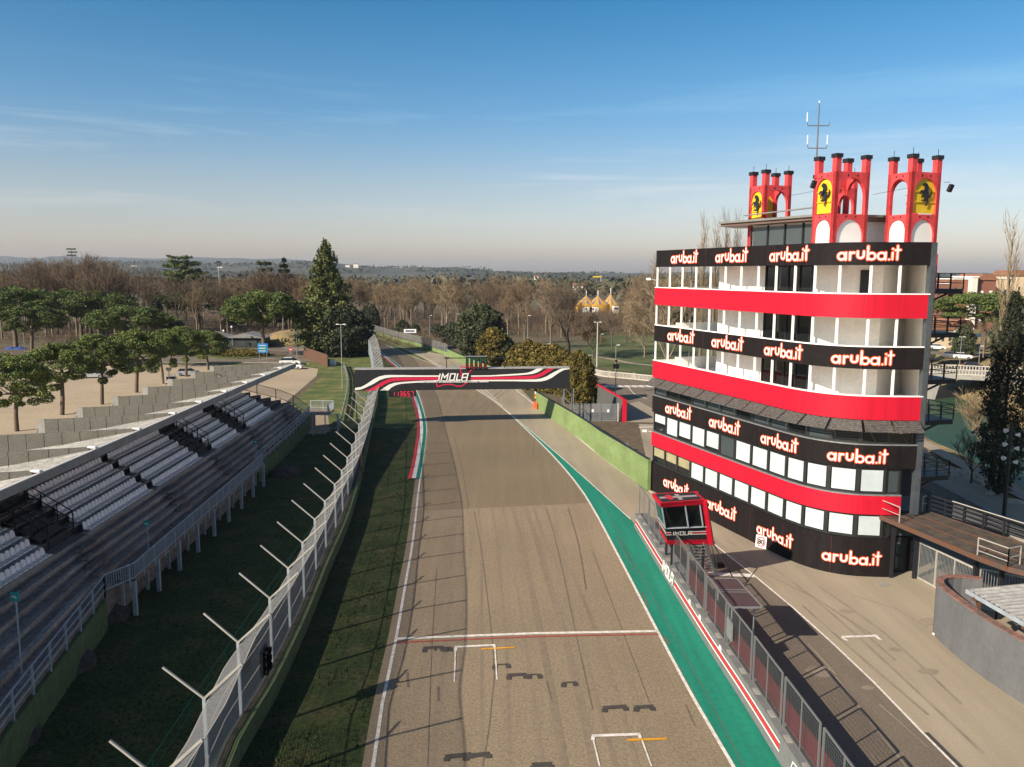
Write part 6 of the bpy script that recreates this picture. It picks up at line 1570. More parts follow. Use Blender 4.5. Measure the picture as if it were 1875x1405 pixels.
for k in range(38):
    px = rr_.choice([rr_.uniform(1050,1420), rr_.uniform(1680,1960), rr_.uniform(-80,650)]); Y = rr_.uniform(430,640)
    X = (px-937)/1490*Y; z = rr_.uniform(12,18)
    if px > 1650: z = 10
    if 1040 < px < 1150: z *= .6; Y += 60; X = (px-937)/1490*Y
    put(BT[rr_.choice([2,3,4,1])], used, (X,Y,0), rr_.uniform(0,6.28), (z/20,)*3, lbX, gF)
for (px, py, top, lb) in ((1120,640,560,'slender bare tree on the lawn between the lamp posts'),(1145,630,548,'bare tree with twiggy crown right of the circus tent'),(1008,640,520,'bare tree just left of the big dark forked tree'),(1100,612,585,'low bare bushy tree below the circus tent'),(1128,612,588,'second low bushy bare tree below the circus tent'),(1072,622,578,'brown bushy bare tree behind the big forked one'),(960,640,540,'bare tree behind the left end of the golden hedge'),(930,632,530,'bare tree between the dark evergreen and the hedge'),(1768,652,585,'bare tree before the wide stone pine, left one'),(1800,655,578,'bare tree before the wide stone pine, middle one'),(1832,650,582,'bare tree before the wide stone pine, right one')):
    X, Y = G(px, py); z = ZH(px, top, Y); put(BT[(px//7) % 5], used, (X,Y,0), r2(), (z/20*.95,z/20*.95,z/20), lb, None)
# evergreen accents in the wood and shrubs along the banks
SH = make_tree('shrub', blob_tree(81, [(0,1.1),(1,1.5),(2,1.2),(2.8,.3)], 1500, .16), M['bark_dark'], M['dark_leaf'], '', 'shrub')
for (px, py, s_, lb) in ((735,612,1.2,'round dark shrub on the slope beyond the far fence, leftmost of four'),(757,615,1.0,'round dark shrub on the slope beyond the far fence, second from left'),(800,620,1.2,'round dark shrub on the slope near the white banner'),(826,632,1.7,'bigger round dark shrub left of the large dark evergreen')):
    X, Y = G(px, py); put(SH, used, (X,Y+4,0), r2(), s_*1.3, lb, 'shrubs on the slope beyond the track')
EV = make_tree('evergreen_tree', blob_tree(83, [(1,3.5),(5,4.5),(10,3.8),(14,1.)], 4500, .45, lump=.4, gaps=.6), M['bark'], M['olive_leaf'], '', 'evergreen tree')
for (px, Y, z, lb) in ((60,300,12,'dark evergreen among bare trees behind the left pines'),(285,330,12,'dark evergreen in the left wood under the skyline'),(425,300,9,'ivy dark evergreen behind the snack bar'),(455,330,11,'evergreen in the wood between the two tall umbrella pines'),(560,250,9,'low evergreen under the tall green conifer'),(1245,300,13,'evergreen behind the left balconies of the tower'),(1760,200,8,'evergreen at the foot of the brown apartment block'),(1840,190,11,'dark evergreen right of the wide stone pine')):
    X = (px-937)/1490*Y; put(EV, used, (X,Y,0), r2(), z/14, lb, 'evergreens scattered in the woods')
# brush on the woodland floor: leafless undergrowth, one mass
r = random.Random(5); mb = MB()
for k in range(8500):
    px = r.choice([r.uniform(-40,600), r.uniform(650,1240)]); Y = r.uniform(222,440)
    X = (px-937)/1490*Y
    if px > 900 and Y < 255: continue
    if 1030 < px and Y < 262: continue
    for q in range(5):
        a = r.uniform(0,6.28); mb.tube((X+r.gauss(0,.8),Y+r.gauss(0,.8),0),(X+math.cos(a)*1.2,Y+math.sin(a)*1.2,r.uniform(.6,2.2)*(1.9 if px > 880 else 1)),.035,.02,3,cap=False)
tag(mb.build('undergrowth', M['twig']), 'brown leafless undergrowth between the bare trees', 'undergrowth', kind='stuff')
# distant wood that reads as one mass
mb = MB(); r = random.Random(8)
for k in range(15000):
    a = r.uniform(-.72,.72); D = 600+900*r.random()**1.3; X, Y = D*math.sin(a), D*math.cos(a); h_ = r.uniform(9,17)*(1 if noise.noise(Vector((X*.006,Y*.006,0))) > -.12 else .35)
    leaf(mb, Vector((X,Y,h_*r.uniform(.25,1.))), r.uniform(2.0,4.2), r)
tag(mb.build('distant_wood', mat('distant_trees', (.10,.085,.05), .95, c2=(.05,.06,.03), scale=.012, island=.4)), 'distant brown and green wood in front of the hills', 'wood', kind='stuff')
# grass tufts on the near lawn
mb = MB(); r = random.Random(12); tl = MB()
for k in range(16000):
    Y = 30+75*r.random()**1.4; X = r.uniform(-22.5,-11.6) if r.random() < .6 else r.uniform(-10.8,-6.4-.02*(Y-30))
    if Y > 95 and X < -19: continue
    if X > -11 and X > ix_([(p[0],p[1]) for p in LWw[:12]], Y)-.6: continue
    n_ = noise.noise(Vector((X*.5,Y*.5,3)))
    if n_ < -.1: continue
    s_ = r.uniform(.05,.14); a = r.uniform(0,6.28); mb.add([(X-s_*.35*math.cos(a),Y-s_*.35*math.sin(a),0),(X+s_*.35*math.cos(a),Y+s_*.35*math.sin(a),0),(X+r.gauss(0,.04),Y+r.gauss(0,.04),s_*1.4)], [(0,1,2)])
tag(mb.build('grass_tufts', mat('grass_blades', (.03,.05,.012), .9, island=.6)), 'short tufts of grass on the shaded lawn', 'grass', kind='stuff')
# ================================================================== CARS, LAMPS, SIGNS, BUILDINGS
M['tyre'] = mat('tyre_rubber', (.012,.012,.012), .9); M['rim'] = mat('wheel_rim', (.4,.4,.4), .3, metal=.8); M['taill'] = mat('tail_lamp', (.4,.01,.01), .3); M['headl'] = mat('head_lamp', (.7,.7,.68), .15)
PAINT = {c: mat('car_paint_'+c, v, .22, spec=.6) for c, v in dict(white=(.72,.72,.70), silver=(.35,.37,.40), grey=(.09,.10,.115), dark=(.02,.023,.03), blue=(.03,.06,.14)).items()}
def car(name, colour, label, loc, rz, L=4.1, W=1.75, Hh=1.5, group=None):
    t = empty(name, (0,0,0), label, 'car', group); k = L/4.1
    pr_ = [(-2.0,.45),(-2.03,.75),(-1.95,.95),(-1.2,1.02),(1.0,1.02),(1.75,.90),(2.02,.72),(2.05,.45),(1.9,.25),(-1.85,.25)]
    def shape(mb, P, w0, w1, zsplit=.9):
        n = len(P); ws = [w0 if p[1] < zsplit else w1 for p in P]
        vs = [(p[0]*k,-w_/2,p[1]) for p, w_ in zip(P, ws)]+[(p[0]*k,w_/2,p[1]) for p, w_ in zip(P, ws)]
        mb.add(vs, [tuple(range(n-1,-1,-1)), tuple(range(n,2*n))]+[(i,(i+1) % n,n+(i+1) % n,n+i) for i in range(n)])
    mb = MB(); shape(mb, pr_[::-1], W, W*.95, .8); shape(mb, [(-1.35,1.42*Hh/1.5),(-1.2,1.50*Hh/1.5),(.25,1.50*Hh/1.5),(.45,1.42*Hh/1.5)], W*.74, W*.72, 1.46); mb.build('body', PAINT[colour], t)
    mb = MB(); shape(mb, [(-1.85,1.0),(-1.42,1.44*Hh/1.5),(.42,1.44*Hh/1.5),(1.15,1.0)], W*.90, W*.76, 1.2); mb.build('windows', M['glass'], t)
    for x in (-1.3*k, 1.28*k):
        for s_ in (-1, 1):
            mb = MB(); mb.tube((x,s_*(W/2-.2),.32),(x,s_*(W/2+.01),.32),.32,.32,14); wh = mb.build('wheel', M['tyre'], t); mb = MB(); mb.tube((x,s_*(W/2-.05),.32),(x,s_*(W/2+.02),.32),.18,.18,10); mb.build('rim', M['rim'], wh)
    for s_ in (-1, 1):
        mb = MB(); mb.box((2.0*k,s_*W*.36,.72),(.12,.36,.16)); mb.build('headlight', M['headl'], t); mb = MB(); mb.box((-2.0*k,s_*W*.38,.84),(.08,.26,.2)); mb.build('tail_light', M['taill'], t)
        mb = MB(); mb.box((.62*k,s_*(W/2+.06),1.0),(.16,.16,.11)); mb.build('mirror', PAINT[colour], t)
    t.location = (*loc, 0); t.rotation_euler = (0,0,rz); return t
gC = 'cars parked on the gravel'
def cl_(px, py): return G(px, py)
car('parked_car', 'white', 'white hatchback parked on the gravel at the far end of the grandstand roof', cl_(537,676), 0., L=3.9, Hh=1.5, group=gC)
car('parked_car', 'white', 'white estate car with blue side windows just behind the white hatchback', cl_(532,668), .05, L=4.6, Hh=1.6, group=gC)
car('parked_car', 'white', 'white car seen between pine trunks, nose to the grandstand ribs', cl_(314,702), 1.9, group=gC)
car('parked_car', 'silver', 'silver grey car parked behind the small white car by the pines', cl_(345,688), .25, group=gC)
car('parked_car', 'silver', 'pale car half hidden behind the third pine of the row', cl_(172,692), .2, group=gC)
car('parked_car', 'blue', 'blue car half hidden by pine crowns on the left of the road', cl_(245,672), .4, group=gC)
car('driving_car', 'white', 'white car on the road behind the balustrade near the circus park', (G(1010,640)[0],G(1010,640)[1]), .3)
gD = 'cars on the road across the river'
for (px, py, c, lb) in ((1742,655,'grey','dark grey car on the far road across the river, seen past the tower stairs'),(1762,657,'white','white van like car following the dark grey one across the river'),(1782,676,'dark','dark car on the bridge road near the ivy clad tree'),(1716,640,'white','small white car on the farthest road by the houses')): car('driving_car', c, lb, G(px, py), -.45, group=gD)
def lamp(px, py, top, label, arm=.8, r=.07, name='street_lamp', group=None, head='flat', m='steel'):
    X, Y = G(px, py); z = ZH(px, top, Y); t = empty(name, (X,Y,0), label, 'street lamp', group)
    mb = MB(); mb.tube((X,Y,0),(X,Y,z),r*1.3,r*.8,8); mb.build('pole', M[m], t)
    mb = MB()
    if head == 'globe': mb.sphere((X,Y,z+.15),.30); mb.build('lamp_globe', M['white'], t)
    elif head == 'twin':
        for s_ in (-1,1): mb.bar((X,Y,z-.05),(X+s_*arm*.6,Y,z),.06); mb.box((X+s_*arm*.75,Y,z),(.45,.3,.12))
        mb.build('lamp_head', M['white'], t)
    else: mb.bar((X,Y,z-.05),(X+arm*.5,Y,z),.06); mb.box((X+arm*.6,Y,z+.02),(.6,.3,.12)); mb.build('lamp_head', M['white'], t)
    return t
gP = 'street lamps around the site'
lamp(46,650,574,'tall lamp post with white head at the far left in front of the woods', group=gP)
lamp(627,712,594,'grey mast with small twin floodlights on the grass verge left of the gantry', head='twin', group=gP)
lamp(1093,672,590,'tall pale concrete lamp post behind the balustrade', m='steel_l', r=.14, head='twin', group=gP)
lamp(1127,682,632,'lamp post with a small white sign by the balustrade', head='flat', group=gP)
lamp(1100,630,0 or 612,'small lamp in the park behind the tall concrete post', group=gP)
lamp(966,655,578,'thin lamp post left of the big bare tree', group=gP)
lamp(787,615,578,'thin lamp post in front of the wood above the far track', group=gP)
lamp(836,600,575,'thin lamp post among bare trees behind the large evergreen', group=gP)
lamp(544,655,611,'globe lamp on the verge of the bend near the mound', head='globe', group=gP)
lamp(426,640,600,'globe lamp in front of the snack bar', head='globe', group=gP)
lamp(411,640,607,'globe lamp at the left end of the snack bar', head='globe', group=gP)
lamp(1776,620,592,'lamp post before the houses right of the tower', group=gP)
lamp(1757,668,617,'lamp post with twin heads at the bridge end', head='twin', group=gP)
lamp(1792,668,634,'short lamp post on the bridge road', group=gP)
t = empty('speaker_mast', (*G(1838,945),0), 'dark slim mast with three pairs of white loudspeakers at the right', 'mast'); X, Y = G(1838,945); mb = MB(); z = ZH(1849,775,Y); mb.tube((X,Y,0),(X,Y,z),.16,.12,8); mb.build('pole', M['darksteel'], t)
for k in range(3):
    mb = MB()
    for s_ in (-1,1): mb.tube((X+s_*.3,Y-.1,z-.6-k*1.15-(.35 if s_ > 0 else 0)),(X+s_*.62,Y-.2,z-.6-k*1.15-(.35 if s_ > 0 else 0)),.07,.2,8)
    mb.build('loudspeaker', M['white'], t)
t = empty('ventilation_mast', (*G(311,716),0), 'grey pole with a round white device by the second rib of the roof', 'mast'); X, Y = G(311,716); mb = MB(); mb.tube((X,Y,0),(X,Y,ZH(311,676,Y)),.09,.07); mb.build('pole', M['steel'], t); mb = MB(); mb.sphere((X,Y,ZH(311,676,Y)),.5,sc=(1,1,.8)); mb.build('device_head', M['steel_l'], t)
t = empty('traffic_light', (*G(1127,720),0), 'dark mast carrying traffic signals and a board beside the zebra crossing', 'traffic light'); X, Y = G(1127,722); mb = MB(); mb.tube((X,Y,0),(X,Y,5.4),.09,.07); mb.build('pole', M['darksteel'], t); mb = MB(); mb.box((X,Y-.1,4.7),(1.0,.12,.8)); mb.build('board', M['black'], t); mb = MB(); mb.tube((X,Y-.15,5.6),(X,Y,5.6),.22,.22,10); mb.build('signal_head', M['black'], t)
t = empty('floodlight_tower', (-232,440,0), 'dark floodlight rack rising over the bare trees on the left', 'floodlight'); X, Y = (144-937)/1490*430., 430.; z = ZH(144,462,Y); t.location = (X,Y,0); mb = MB(); mb.tube((X,Y,0),(X,Y,z+1),.5,.35); mb.build('mast', M['steel'], t); mb = MB()
for k in range(3): mb.box((X+(.6 if k == 1 else 0),Y,z+k*1.6-1.6),(4.6,.8,.75))
mb.build('lamp_rack', M['darksteel'], t)
t = empty('floodlight_tower', (-200,560,0), 'small floodlight mast on the hill line right of the cedar', 'floodlight'); X, Y = (408-937)/1490*520., 520.; z = ZH(408,482,Y); t.location = (X,Y,0); mb = MB(); mb.tube((X,Y,0),(X,Y,z),.4,.3); mb.build('mast', M['steel'], t); mb = MB(); mb.box((X,Y,z+.6),(2.6,.8,1.6)); mb.box((X,Y,z-1.2),(2.,.8,.8)); mb.build('lamp_rack', M['darksteel'], t)
# blue road sign, no-entry sign, white cabinets
t = empty('road_sign', (*G(483,662),0), 'large blue and green direction sign at the roundabout', 'sign'); X, Y = G(482,662); mb = MB(); z = ZH(482,630,Y)
for s_ in (-.8,.8): mb.tube((X+s_,Y+.1,0),(X+s_,Y+.1,z),.06)
mb.build('posts', M['steel'], t); mb = MB(); mb.box((X,Y,z-.95),(2.3,.08,2.1)); b_ = mb.build('sign_plate', mat('sign_blue',(.02,.17,.42),.5), t); mb = MB(); mb.box((X+.1,Y-.06,z-1.0),(1.4,.02,.55)); mb.build('green_field', mat('sign_green',(.02,.25,.12),.5), b_); mb = MB()
for k in range(3): mb.box((X-.1,Y-.075,z-.35-k*.62),(1.5,.02,.10))
mb.build('sign_text_lines', M['white'], b_)
t = empty('no_entry_sign', (*G(533,658),0), 'round red no entry sign on a pole at the road bend', 'sign'); X, Y = G(533,658); z = ZH(533,640,Y); mb = MB(); mb.tube((X,Y,0),(X,Y,z),.05); mb.build('pole', M['steel'], t); mb = MB(); mb.tube((X,Y-.1,z),(X,Y-.05,z),.42,.42,14); b_ = mb.build('sign_plate', M['kred'], t); mb = MB(); mb.box((X,Y-.12,z),(.55,.03,.14)); mb.build('white_bar', M['white'], b_)
for (px, lb) in ((607,'white utility cabinet on the verge, left one of two'),(613,'white utility cabinet on the verge, right one of two')):
    mb = MB(); X, Y = G(px, 669); mb.box((X,Y,.6),(.62,.5,1.2)); o = mb.build('utility_cabinet', M['white']); mb2 = MB(); mb2.box((X,Y,1.24),(.72,.6,.08)); mb2.build('lid', M['steel_l'], o); tag(o, lb, 'cabinet', 'cabinets on the verge')
# dirt bank and rusty fence by the yew
mb = MB(); P_ = GL([(556,655),(600,672)]); mb.wall(P_, 0, 2.6, .08); tag(mb.build('rusty_fence', M['rust']), 'rusty brown board fence under the yew at the road bend', 'fence')
mb = MB(); mb.sphere((0,0,0),1,24,10); X, Y = -62, 238; mb.v = [(X+v[0]*11, Y+v[1]*16, max(-.3, v[2]*3.4+.7*noise.noise(Vector((v[0]*3,v[1]*3,0))))) for v in mb.v]; tag(mb.build('dirt_bank', M['straw'], smooth=True), kind='structure')
mb = MB(); r = random.Random(4)
for k in range(6): pass
# roundabout island with hedge
mb = MB(); X, Y = G(440,652); mb.tube((X,Y,0),(X,Y,.18),7.,7.,28); tag(mb.build('roundabout_island', M['lawn']), kind='structure')
hg = MB(); r = random.Random(6)
for k in range(5000): a = r.uniform(0,6.28); q = 5.6*math.sqrt(r.random()); leaf(hg, Vector((X+q*math.cos(a)*1.15,Y+1+q*math.sin(a),.2+1.5*r.random()*(1-.4*q/5.6))), .2, r)
tag(hg.build('hedge', M['gold_leaf']), 'low clipped hedge on the roundabout island before the snack bar', 'hedge')
# snack bar kiosk
kb = empty('snack_bar', (*G(415,640),0), 'low dark wooden snack bar with shallow grey roofs under the pines', 'building'); X, Y = G(415,638)
mb = MB(); mb.box((X,Y+4,1.35),(19,6,2.7)); w_ = mb.build('walls', mat('dark_timber',(.02,.025,.02),.7,var=.3,scale=1), kb); mb = MB()
for dx in (-5.2,4.6): mb.slab2([(X+dx-5.4,2.7),(X+dx+5.4,2.7),(X+dx,4.0)], lambda x, y, t: Vector((x,Y+t,y)), .2, 8)
mb.build('roof', mat('slate_roof',(.20,.20,.20),.8,var=.15,scale=1), kb); mb = MB()
for k in range(6): mb = MB(); mb.box((X-8+k*3.0,Y+.95,1.3),(1.6,.06,1.3)); mb.build('window', M['glass2'], w_)
mb = MB(); mb.box((X-4,Y+.9,1.2),(.9,.05,2.0)); mb.build('door', M['red'], w_)
# blue parasols at far left
for k, (px, lb) in enumerate(((22,'blue parasol at the left edge, left one of two'),(38,'blue parasol at the left edge, right one of two'))):
    X, Y = G(px, 655); t = empty('parasol', (X,Y,0), lb, 'parasol', 'blue parasols'); mb = MB(); mb.tube((X,Y,2.0),(X,Y,2.6),1.6,.1,10); mb.build('canopy', mat('blue_canvas',(.03,.08,.30),.6), t); mb = MB(); mb.tube((X,Y,0),(X,Y,2.4),.04); mb.build('pole', M['white'], t)
# balustrade walls
bl = empty('balustrade', (18,160,0), 'curved white concrete balustrade beside the road, left of the tower', 'balustrade')
BP = smooth_line(GL([(1068,674),(1077,681),(1092,687),(1110,690.5),(1135,692.5),(1165,695.5),(1200,699),(1260,703)]), 1.2)
mb = MB(); mb.wall(BP, .95, 1.12, .34); mb.wall(BP, 0, .18, .34); r0_ = mb.build('rails', M['balus'], bl); mb = MB()
for p in resample(BP, 110): mb.box((p.x,p.y,.56),(.14,.14,.8))
mb.build('balusters', M['balus'], bl)
for p in resample(BP, 7): mb = MB(); mb.box((p.x,p.y,.62),(.5,.5,1.24)); mb.build('pier', M['balus'], bl)
# bridge over the river
br = empty('bridge', (86,169,0), 'low concrete road bridge over the green river with pale parapets', 'bridge')
ba_, bb_ = Vector((66,178.5)), Vector((118,157)); bd = (bb_-ba_).normalized(); bn = Vector((-bd.y,bd.x))
def bp(s_, d_, z): p = ba_+bd*s_+bn*d_; return Vector((p.x,p.y,z))
Lb = (bb_-ba_).length
mb = MB(); mb.add([bp(0,-4.5,-.9),bp(Lb,-4.5,-.9),bp(Lb,4.5,-.9),bp(0,4.5,-.9),bp(0,-4.5,.06),bp(Lb,-4.5,.06),bp(Lb,4.5,.06),bp(0,4.5,.06)], [(0,3,2,1),(4,5,6,7),(0,1,5,4),(1,2,6,5),(2,3,7,6),(3,0,4,7)]); mb.build('deck', M['concrete'], br)
for d_ in (-4.4,4.4):
    mb = MB(); a, b_ = bp(0,d_,0), bp(Lb,d_,0)
    mb.bar(a+Vector((0,0,1.05)), b_+Vector((0,0,1.05)), .3, .16); mb.bar(a+Vector((0,0,.15)), b_+Vector((0,0,.15)), .3, .2)
    for k in range(100): p = a.lerp(b_, k/99); mb.bar(p+Vector((0,0,.2)), p+Vector((0,0,1.0)), .16)
    mb.build('parapet', M['balus'], br)
for s_ in (6,22,36,47):
    mb = MB(); mb.add([bp(s_,-4,-6.5),bp(s_+1.6,-4,-6.5),bp(s_+1.6,4,-6.5),bp(s_,4,-6.5),bp(s_-1.2,-4.4,-.9),bp(s_+2.8,-4.4,-.9),bp(s_+2.8,4.4,-.9),bp(s_-1.2,4.4,-.9)], [(0,3,2,1),(4,5,6,7),(0,1,5,4),(1,2,6,5),(2,3,7,6),(3,0,4,7)]); mb.build('pier', M['concrete'], br)
mb = MB(); line_mb(mb, [(118,157),(140,148),(180,130)], 9, .012); line_mb(mb, [(75,225),(100,215),(140,196),(180,178)], 9, .012); tag(mb.build('far_road', M['pitdark']), kind='structure')
# concrete wall along the river road
rw = empty('river_wall', (39,70,0), 'grey concrete parapet wall along the shaded road by the river', 'wall'); WP = [(39.0,96),(39.4,84),(39.0,77),(38.8,68),(38.6,59.7),(38.4,50),(38,40)]
mb = MB(); mb.wall(WP, 0, 1.05, .3); mb.build('wall_face', M['concrete'], rw); mb = MB(); mb.wall(WP, 1.052, 1.13, .4); mb.build('coping', M['concrete'], rw)
# stacked boulders along the bank
r = random.Random(31)
proto_b = MB(); proto_b.sphere((0,0,0),1,8,6); proto_b.v = [(v[0]*(1+.3*noise.noise(Vector(v)*1.7)), v[1]*(1+.3*noise.noise(Vector(v)*1.9)), v[2]*.6) for v in proto_b.v]; bb = None
for k in range(46):
    x = 44+r.uniform(0,7); y = r.uniform(70,100); s_ = r.uniform(.35,.9)
    if bb is None: bb = proto_b.build('boulder', mat('bank_stone',(.36,.32,.26),.9,var=.2,scale=1)); o = bb
    else: o = bb.copy(); COL.objects.link(o)
    o.location = (x,y,gh(x,y)+.1); o.scale = (s_,s_*.8,s_); o.rotation_euler = (0,0,r.uniform(0,6)); tag(o, 'pale boulder on the dry bank behind the river wall', 'boulder', 'boulders on the river bank')
# apartment buildings at the right, houses in the distance
def block(name, px0, px1, Y, ztop, m_, label, floors, cols, depth=14, roof=None, flat_roof=True, z0=0, group=None, wm='glass2'):
    x0, x1 = (px0-937)/1490*Y, (px1-937)/1490*Y; t = empty(name, ((x0+x1)/2,Y,0), label, 'building', group)
    mb = MB(); mb.box(((x0+x1)/2,Y+depth/2,(ztop+z0)/2),(x1-x0,depth,ztop-z0)); wl_ = mb.build('walls', m_, t)
    if roof: mb = MB(); mb.slab2([(x0-.5,ztop),(x1+.5,ztop),((x0+x1)/2+(x1-x0)*.3,ztop+2.2),((x0+x1)/2-(x1-x0)*.3,ztop+2.2)], lambda x, y, tt: Vector((x,Y+tt,y)), -.5, depth+.5); mb.build('roof', roof, t)
    else: mb = MB(); mb.box(((x0+x1)/2,Y+depth/2,ztop+.2),(x1-x0+.5,depth+.5,.4)); mb.build('roof_edge', M['wall_white'], t)
    for f in range(floors):
        for c in range(cols):
            x = x0+(x1-x0)*(c+.5)/cols; z = z0+2.0+(ztop-z0-3)*(f+.2)/max(1,floors)
            mb = MB(); mb.box((x,Y-.04,z+.4),((x1-x0)/cols*.34,.1,1.4)); mb.build('window', M[wm], wl_)
    return t
brick = mat('red_brown_brick', (.22,.095,.06), .9, var=.12, scale=.2, fine=.1, fscale=2); cream = mat('cream_render', (.60,.47,.32), .9, var=.05, scale=.1); tile = mat('terracotta_tiles', (.24,.11,.065), .9, var=.15, scale=.5)
wht = mat('white_render', (.66,.62,.55), .9, var=.05, scale=.1)
Yb = 300.
block('apartment_block', 1690, 1725, Yb, ZH(1710,520,Yb), brick, 'red brown brick block with a dark recess seen right behind the tower stairs', 4, 3)
block('apartment_block', 1732, 1768, Yb+4, ZH(1750,512,Yb), brick, 'red brown brick block with narrow white window bands, second from the left', 4, 3)
block('apartment_block', 1768, 1777, Yb+1, ZH(1772,508,Yb), wht, 'narrow white stair tower between two brown brick blocks', 1, 1)
block('apartment_block', 1777, 1810, Yb+3, ZH(1790,513,Yb), brick, 'brown brick block with a low orange tiled roof and two white windows', 3, 2, roof=tile, wm='white')
block('apartment_block', 1810, 1845, Yb+12, ZH(1820,511,Yb), cream, 'cream apartment block with pale top storey right of the brick ones', 3, 3)
block('apartment_block', 1836, 1890, Yb+30, ZH(1850,505,Yb+30), cream, 'long cream apartment block with tiled roof at the right edge', 3, 5, roof=tile)
block('house', 1690, 1740, 225, ZH(1710,604,225), cream, 'old cream house with dark arches across the river', 2, 4, roof=tile)
block('house', 1740, 1775, 240, ZH(1750,600,240), wht, 'pale low house half hidden by bare trees across the river', 1, 3, roof=tile)
for i, (px, w_, Y, zt, m_, lb) in enumerate(((655,9,2950,484,wht,'white farm house on the hazy rise right of the tall conifer'),(1058,24,700,524,wht,'long white low building behind the circus tent'),(980,7,1200,506,wht,'tiny white building in the far trees, centre'),(1160,10,650,533,wht,'small white house right of the circus tent'),(255,12,2900,487,wht,'long white building before the hills on the left'),(410,10,2900,489,wht,'pale hall before the hills, right of the cedar'),(640,8,2980,486,wht,'pale hill house cluster right of the conifer'))):
    block('far_house', px-w_/2, px+w_/2, Y, ZH(px, zt, Y), m_, lb, 1, 3, roof=tile, z0=max(0, ZH(px, zt, Y)-.0045*Y))
# circus tent
ct = empty('circus_tent', (44,427,0), 'yellow and blue striped circus tent with peaked tops beyond the bare trees', 'tent'); ty = mat('tent_yellow',(.50,.27,.03),.8); tb = mat('tent_blue',(.10,.13,.22),.7)
def peak(px, pt, rb, base=4.):
    Y = 430.; X = (px-937)/1490*Y; z = ZH(px, pt, Y); mb = MB(); n = 32
    prev = None
    for j, (k, q) in enumerate(((0,1.),(.25,.62),(.5,.36),(.75,.17),(1.,.03))):
        ring = [Vector((X+rb*q*math.cos(2*PI*i/n), Y+rb*q*.8*math.sin(2*PI*i/n), base+(z-base)*k)) for i in range(n)]
        if prev:
            for i in range(n): mb.mat(1 if i % 3 == 0 else 0); mb.add([prev[i],prev[(i+1) % n],ring[(i+1) % n],ring[i]], [(0,1,2,3)])
        prev = ring
    ring0 = [Vector((X+rb*math.cos(2*PI*i/n), Y+rb*.8*math.sin(2*PI*i/n), 0)) for i in range(n)]; top0 = [p+Vector((0,0,base)) for p in ring0]
    mb.mat(0)
    for i in range(n): mb.add([ring0[i],ring0[(i+1) % n],top0[(i+1) % n],top0[i]], [(0,1,2,3)])
    mb.build('tent_peak', [ty, tb], ct); mb = MB(); mb.tube((X,Y,z-.5),(X,Y,z+2.5),.2); mb.build('mast', M['white'], ct)
peak(1071,541,7.5); peak(1092,541,8.); peak(1115,537,5.8)
mb = MB(); X, Y = (1124-937)/1490*415, 415; mb.box((X,Y,1.9),(2.6,7,3.4)); o = mb.build('lorry', M['white']); tag(o, 'white lorry parked beside the circus tent', 'lorry'); mb = MB(); mb.box((X,Y-3.55,2.6),(2.2,.1,1.0)); mb.build('windscreen', M['glass'], o); mb = MB()
for dx in (-1.1,1.1):
    for dy in (-2.5,2.2): mb.tube((X+dx-.1,Y+dy,.45),(X+dx+.1,Y+dy,.45),.45,.45,10)
mb.build('wheels', M['tyre'], o)
for (px, lb) in ((1073,'white caravan left of the circus tent entrance'),(1085,'white caravan in the middle of the tent front')):
    mb = MB(); X, Y = (px-937)/1490*416, 416; mb.box((X,Y,1.7),(4.6,2.2,2.5)); o = mb.build('caravan', M['white']); tag(o, lb, 'caravan', 'caravans at the circus'); mb = MB(); mb.box((X-.8,Y-1.13,2.1),(1.3,.06,.7)); mb.build('window', M['glass'], o)
    mb = MB(); mb.tube((X,Y-.9,.35),(X,Y+.9,.35),.35,.35,10); mb.build('axle', M['tyre'], o)
# tower crane in the distance
t = empty('tower_crane', (130,900,0), 'thin yellow tower crane jib over the skyline behind the circus', 'crane'); Y = 900.; X = (1097-937)/1490*Y; z = ZH(1097,507,Y); t.location = (X,Y,0); mb = MB(); mb.tube((X,Y,0),(X,Y,z+2),.7,.7,4); mb.build('mast', M['steel'], t); mb = MB(); mb.bar((X-9,Y,z),(X+1,Y,z),.9,1.3); mb.build('jib', M['yellow'], t)
# hills -------------------------------------------------------------------
def hills(name, D, pts, seed, dz=30):
    mb = MB(); n = 260; rows = [[] for _ in range(9)]
    for i in range(n+1):
        px = -500+2900*i/n; h_ = ZH(px, ix_([(b_,a) for a, b_ in pts], px), D)
        h_ += D*.0016*(noise.noise(Vector((px*.02,seed,0)))+.6*noise.noise(Vector((px*.06,seed,1)))+.4*noise.noise(Vector((px*.2,seed,2))))
        h_ = max(h_, 8)
        for j in range(9):
            k = j/8; d_ = D-D*.35*(1-k); X = (px-937)/1490*D; rows[j].append((X*d_/D, d_, h_*(k**1.3)*(1+.10*noise.noise(Vector((px*.01,k*4,seed)))*(1-k))-.5))
        # far side falls away again
    for a, b_ in zip(rows, rows[1:]): mb.strip(a, b_)
    mb.strip(rows[-1], [(p[0]*1.15,p[1]*1.15,-1) for p in rows[-1]])
    tag(mb.build(name, M['hill'], smooth=True), kind='structure')
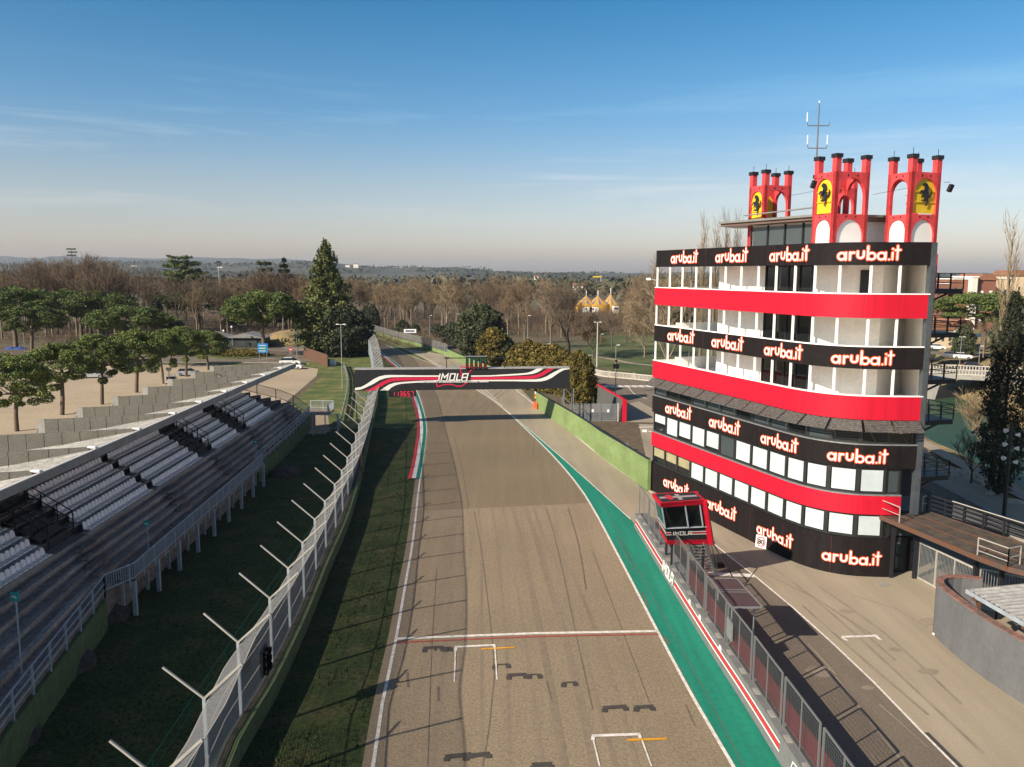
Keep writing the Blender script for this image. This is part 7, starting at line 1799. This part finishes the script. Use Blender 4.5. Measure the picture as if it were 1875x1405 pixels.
hills('hills', 6500., [(-500,480),(0,470),(80,472),(140,469),(220,471),(300,474),(345,470),(420,473),(520,474),(600,480),(680,489),(740,494),(900,498),(1100,500),(1300,500),(1900,500),(2400,498)], 1.)
hills('hills', 3200., [(-500,485),(0,484),(150,482),(250,480),(330,478),(420,484),(520,482),(600,478),(640,484),(700,490),(760,489),(880,491),(905,498),(1000,501),(1100,500),(1180,501),(1300,501),(1900,503),(2400,503)], 5.)
mb = MB(); r = random.Random(77)
for k in range(16000):
    px = r.uniform(-150,2000); D = 3200*r.uniform(.72,1.); X = (px-937)/1490*D; kk = 1-(1-D/3200)/.35; pt = [(-500,485),(0,484),(150,482),(250,480),(330,478),(420,484),(520,482),(600,478),(640,484),(700,490),(760,489),(880,491),(905,498),(1000,501),(1100,500),(1180,501),(1300,501),(1900,503),(2400,503)]
    h_ = max(8, ZH(px, ix_([(b_,a) for a, b_ in pt], px), 3200.))*max(0,kk)**1.3
    if noise.noise(Vector((X*.004,D*.004,3))) < -.05: continue
    leaf(mb, Vector((X,D,h_+r.uniform(1,6))), r.uniform(3,6.5), r)
tag(mb.build('hill_trees', mat('hill_trees', (.045,.055,.035), 1., island=.4)), 'dark tree cover scattered over the distant hills', 'wood', kind='stuff')
# haze --------------------------------------------------------------------
hz_m = bpy.data.materials.new('haze'); hz_m.use_nodes = True; nt2 = hz_m.node_tree
for n_ in list(nt2.nodes):
    if n_.type == 'BSDF_PRINCIPLED': nt2.nodes.remove(n_)
pv = nt2.nodes.new('ShaderNodeVolumePrincipled'); pv.inputs['Density'].default_value = .00007; pv.inputs['Color'].default_value = (.74,.84,1.0,1); pv.inputs['Anisotropy'].default_value = .2
out_ = [n_ for n_ in nt2.nodes if n_.type == 'OUTPUT_MATERIAL'][0]; nt2.links.new(pv.outputs[0], out_.inputs['Volume'])
mb = MB(); mb.box((0,4300,66),(21000,9400,150)); tag(mb.build('haze', hz_m), 'thin pale haze over the far woods and hills', 'haze', kind='stuff')
for o in list(COL.objects):
    if o.get('label') == '' and o.parent is None:
        for c in list(o.children): bpy.data.objects.remove(c)
        bpy.data.objects.remove(o)
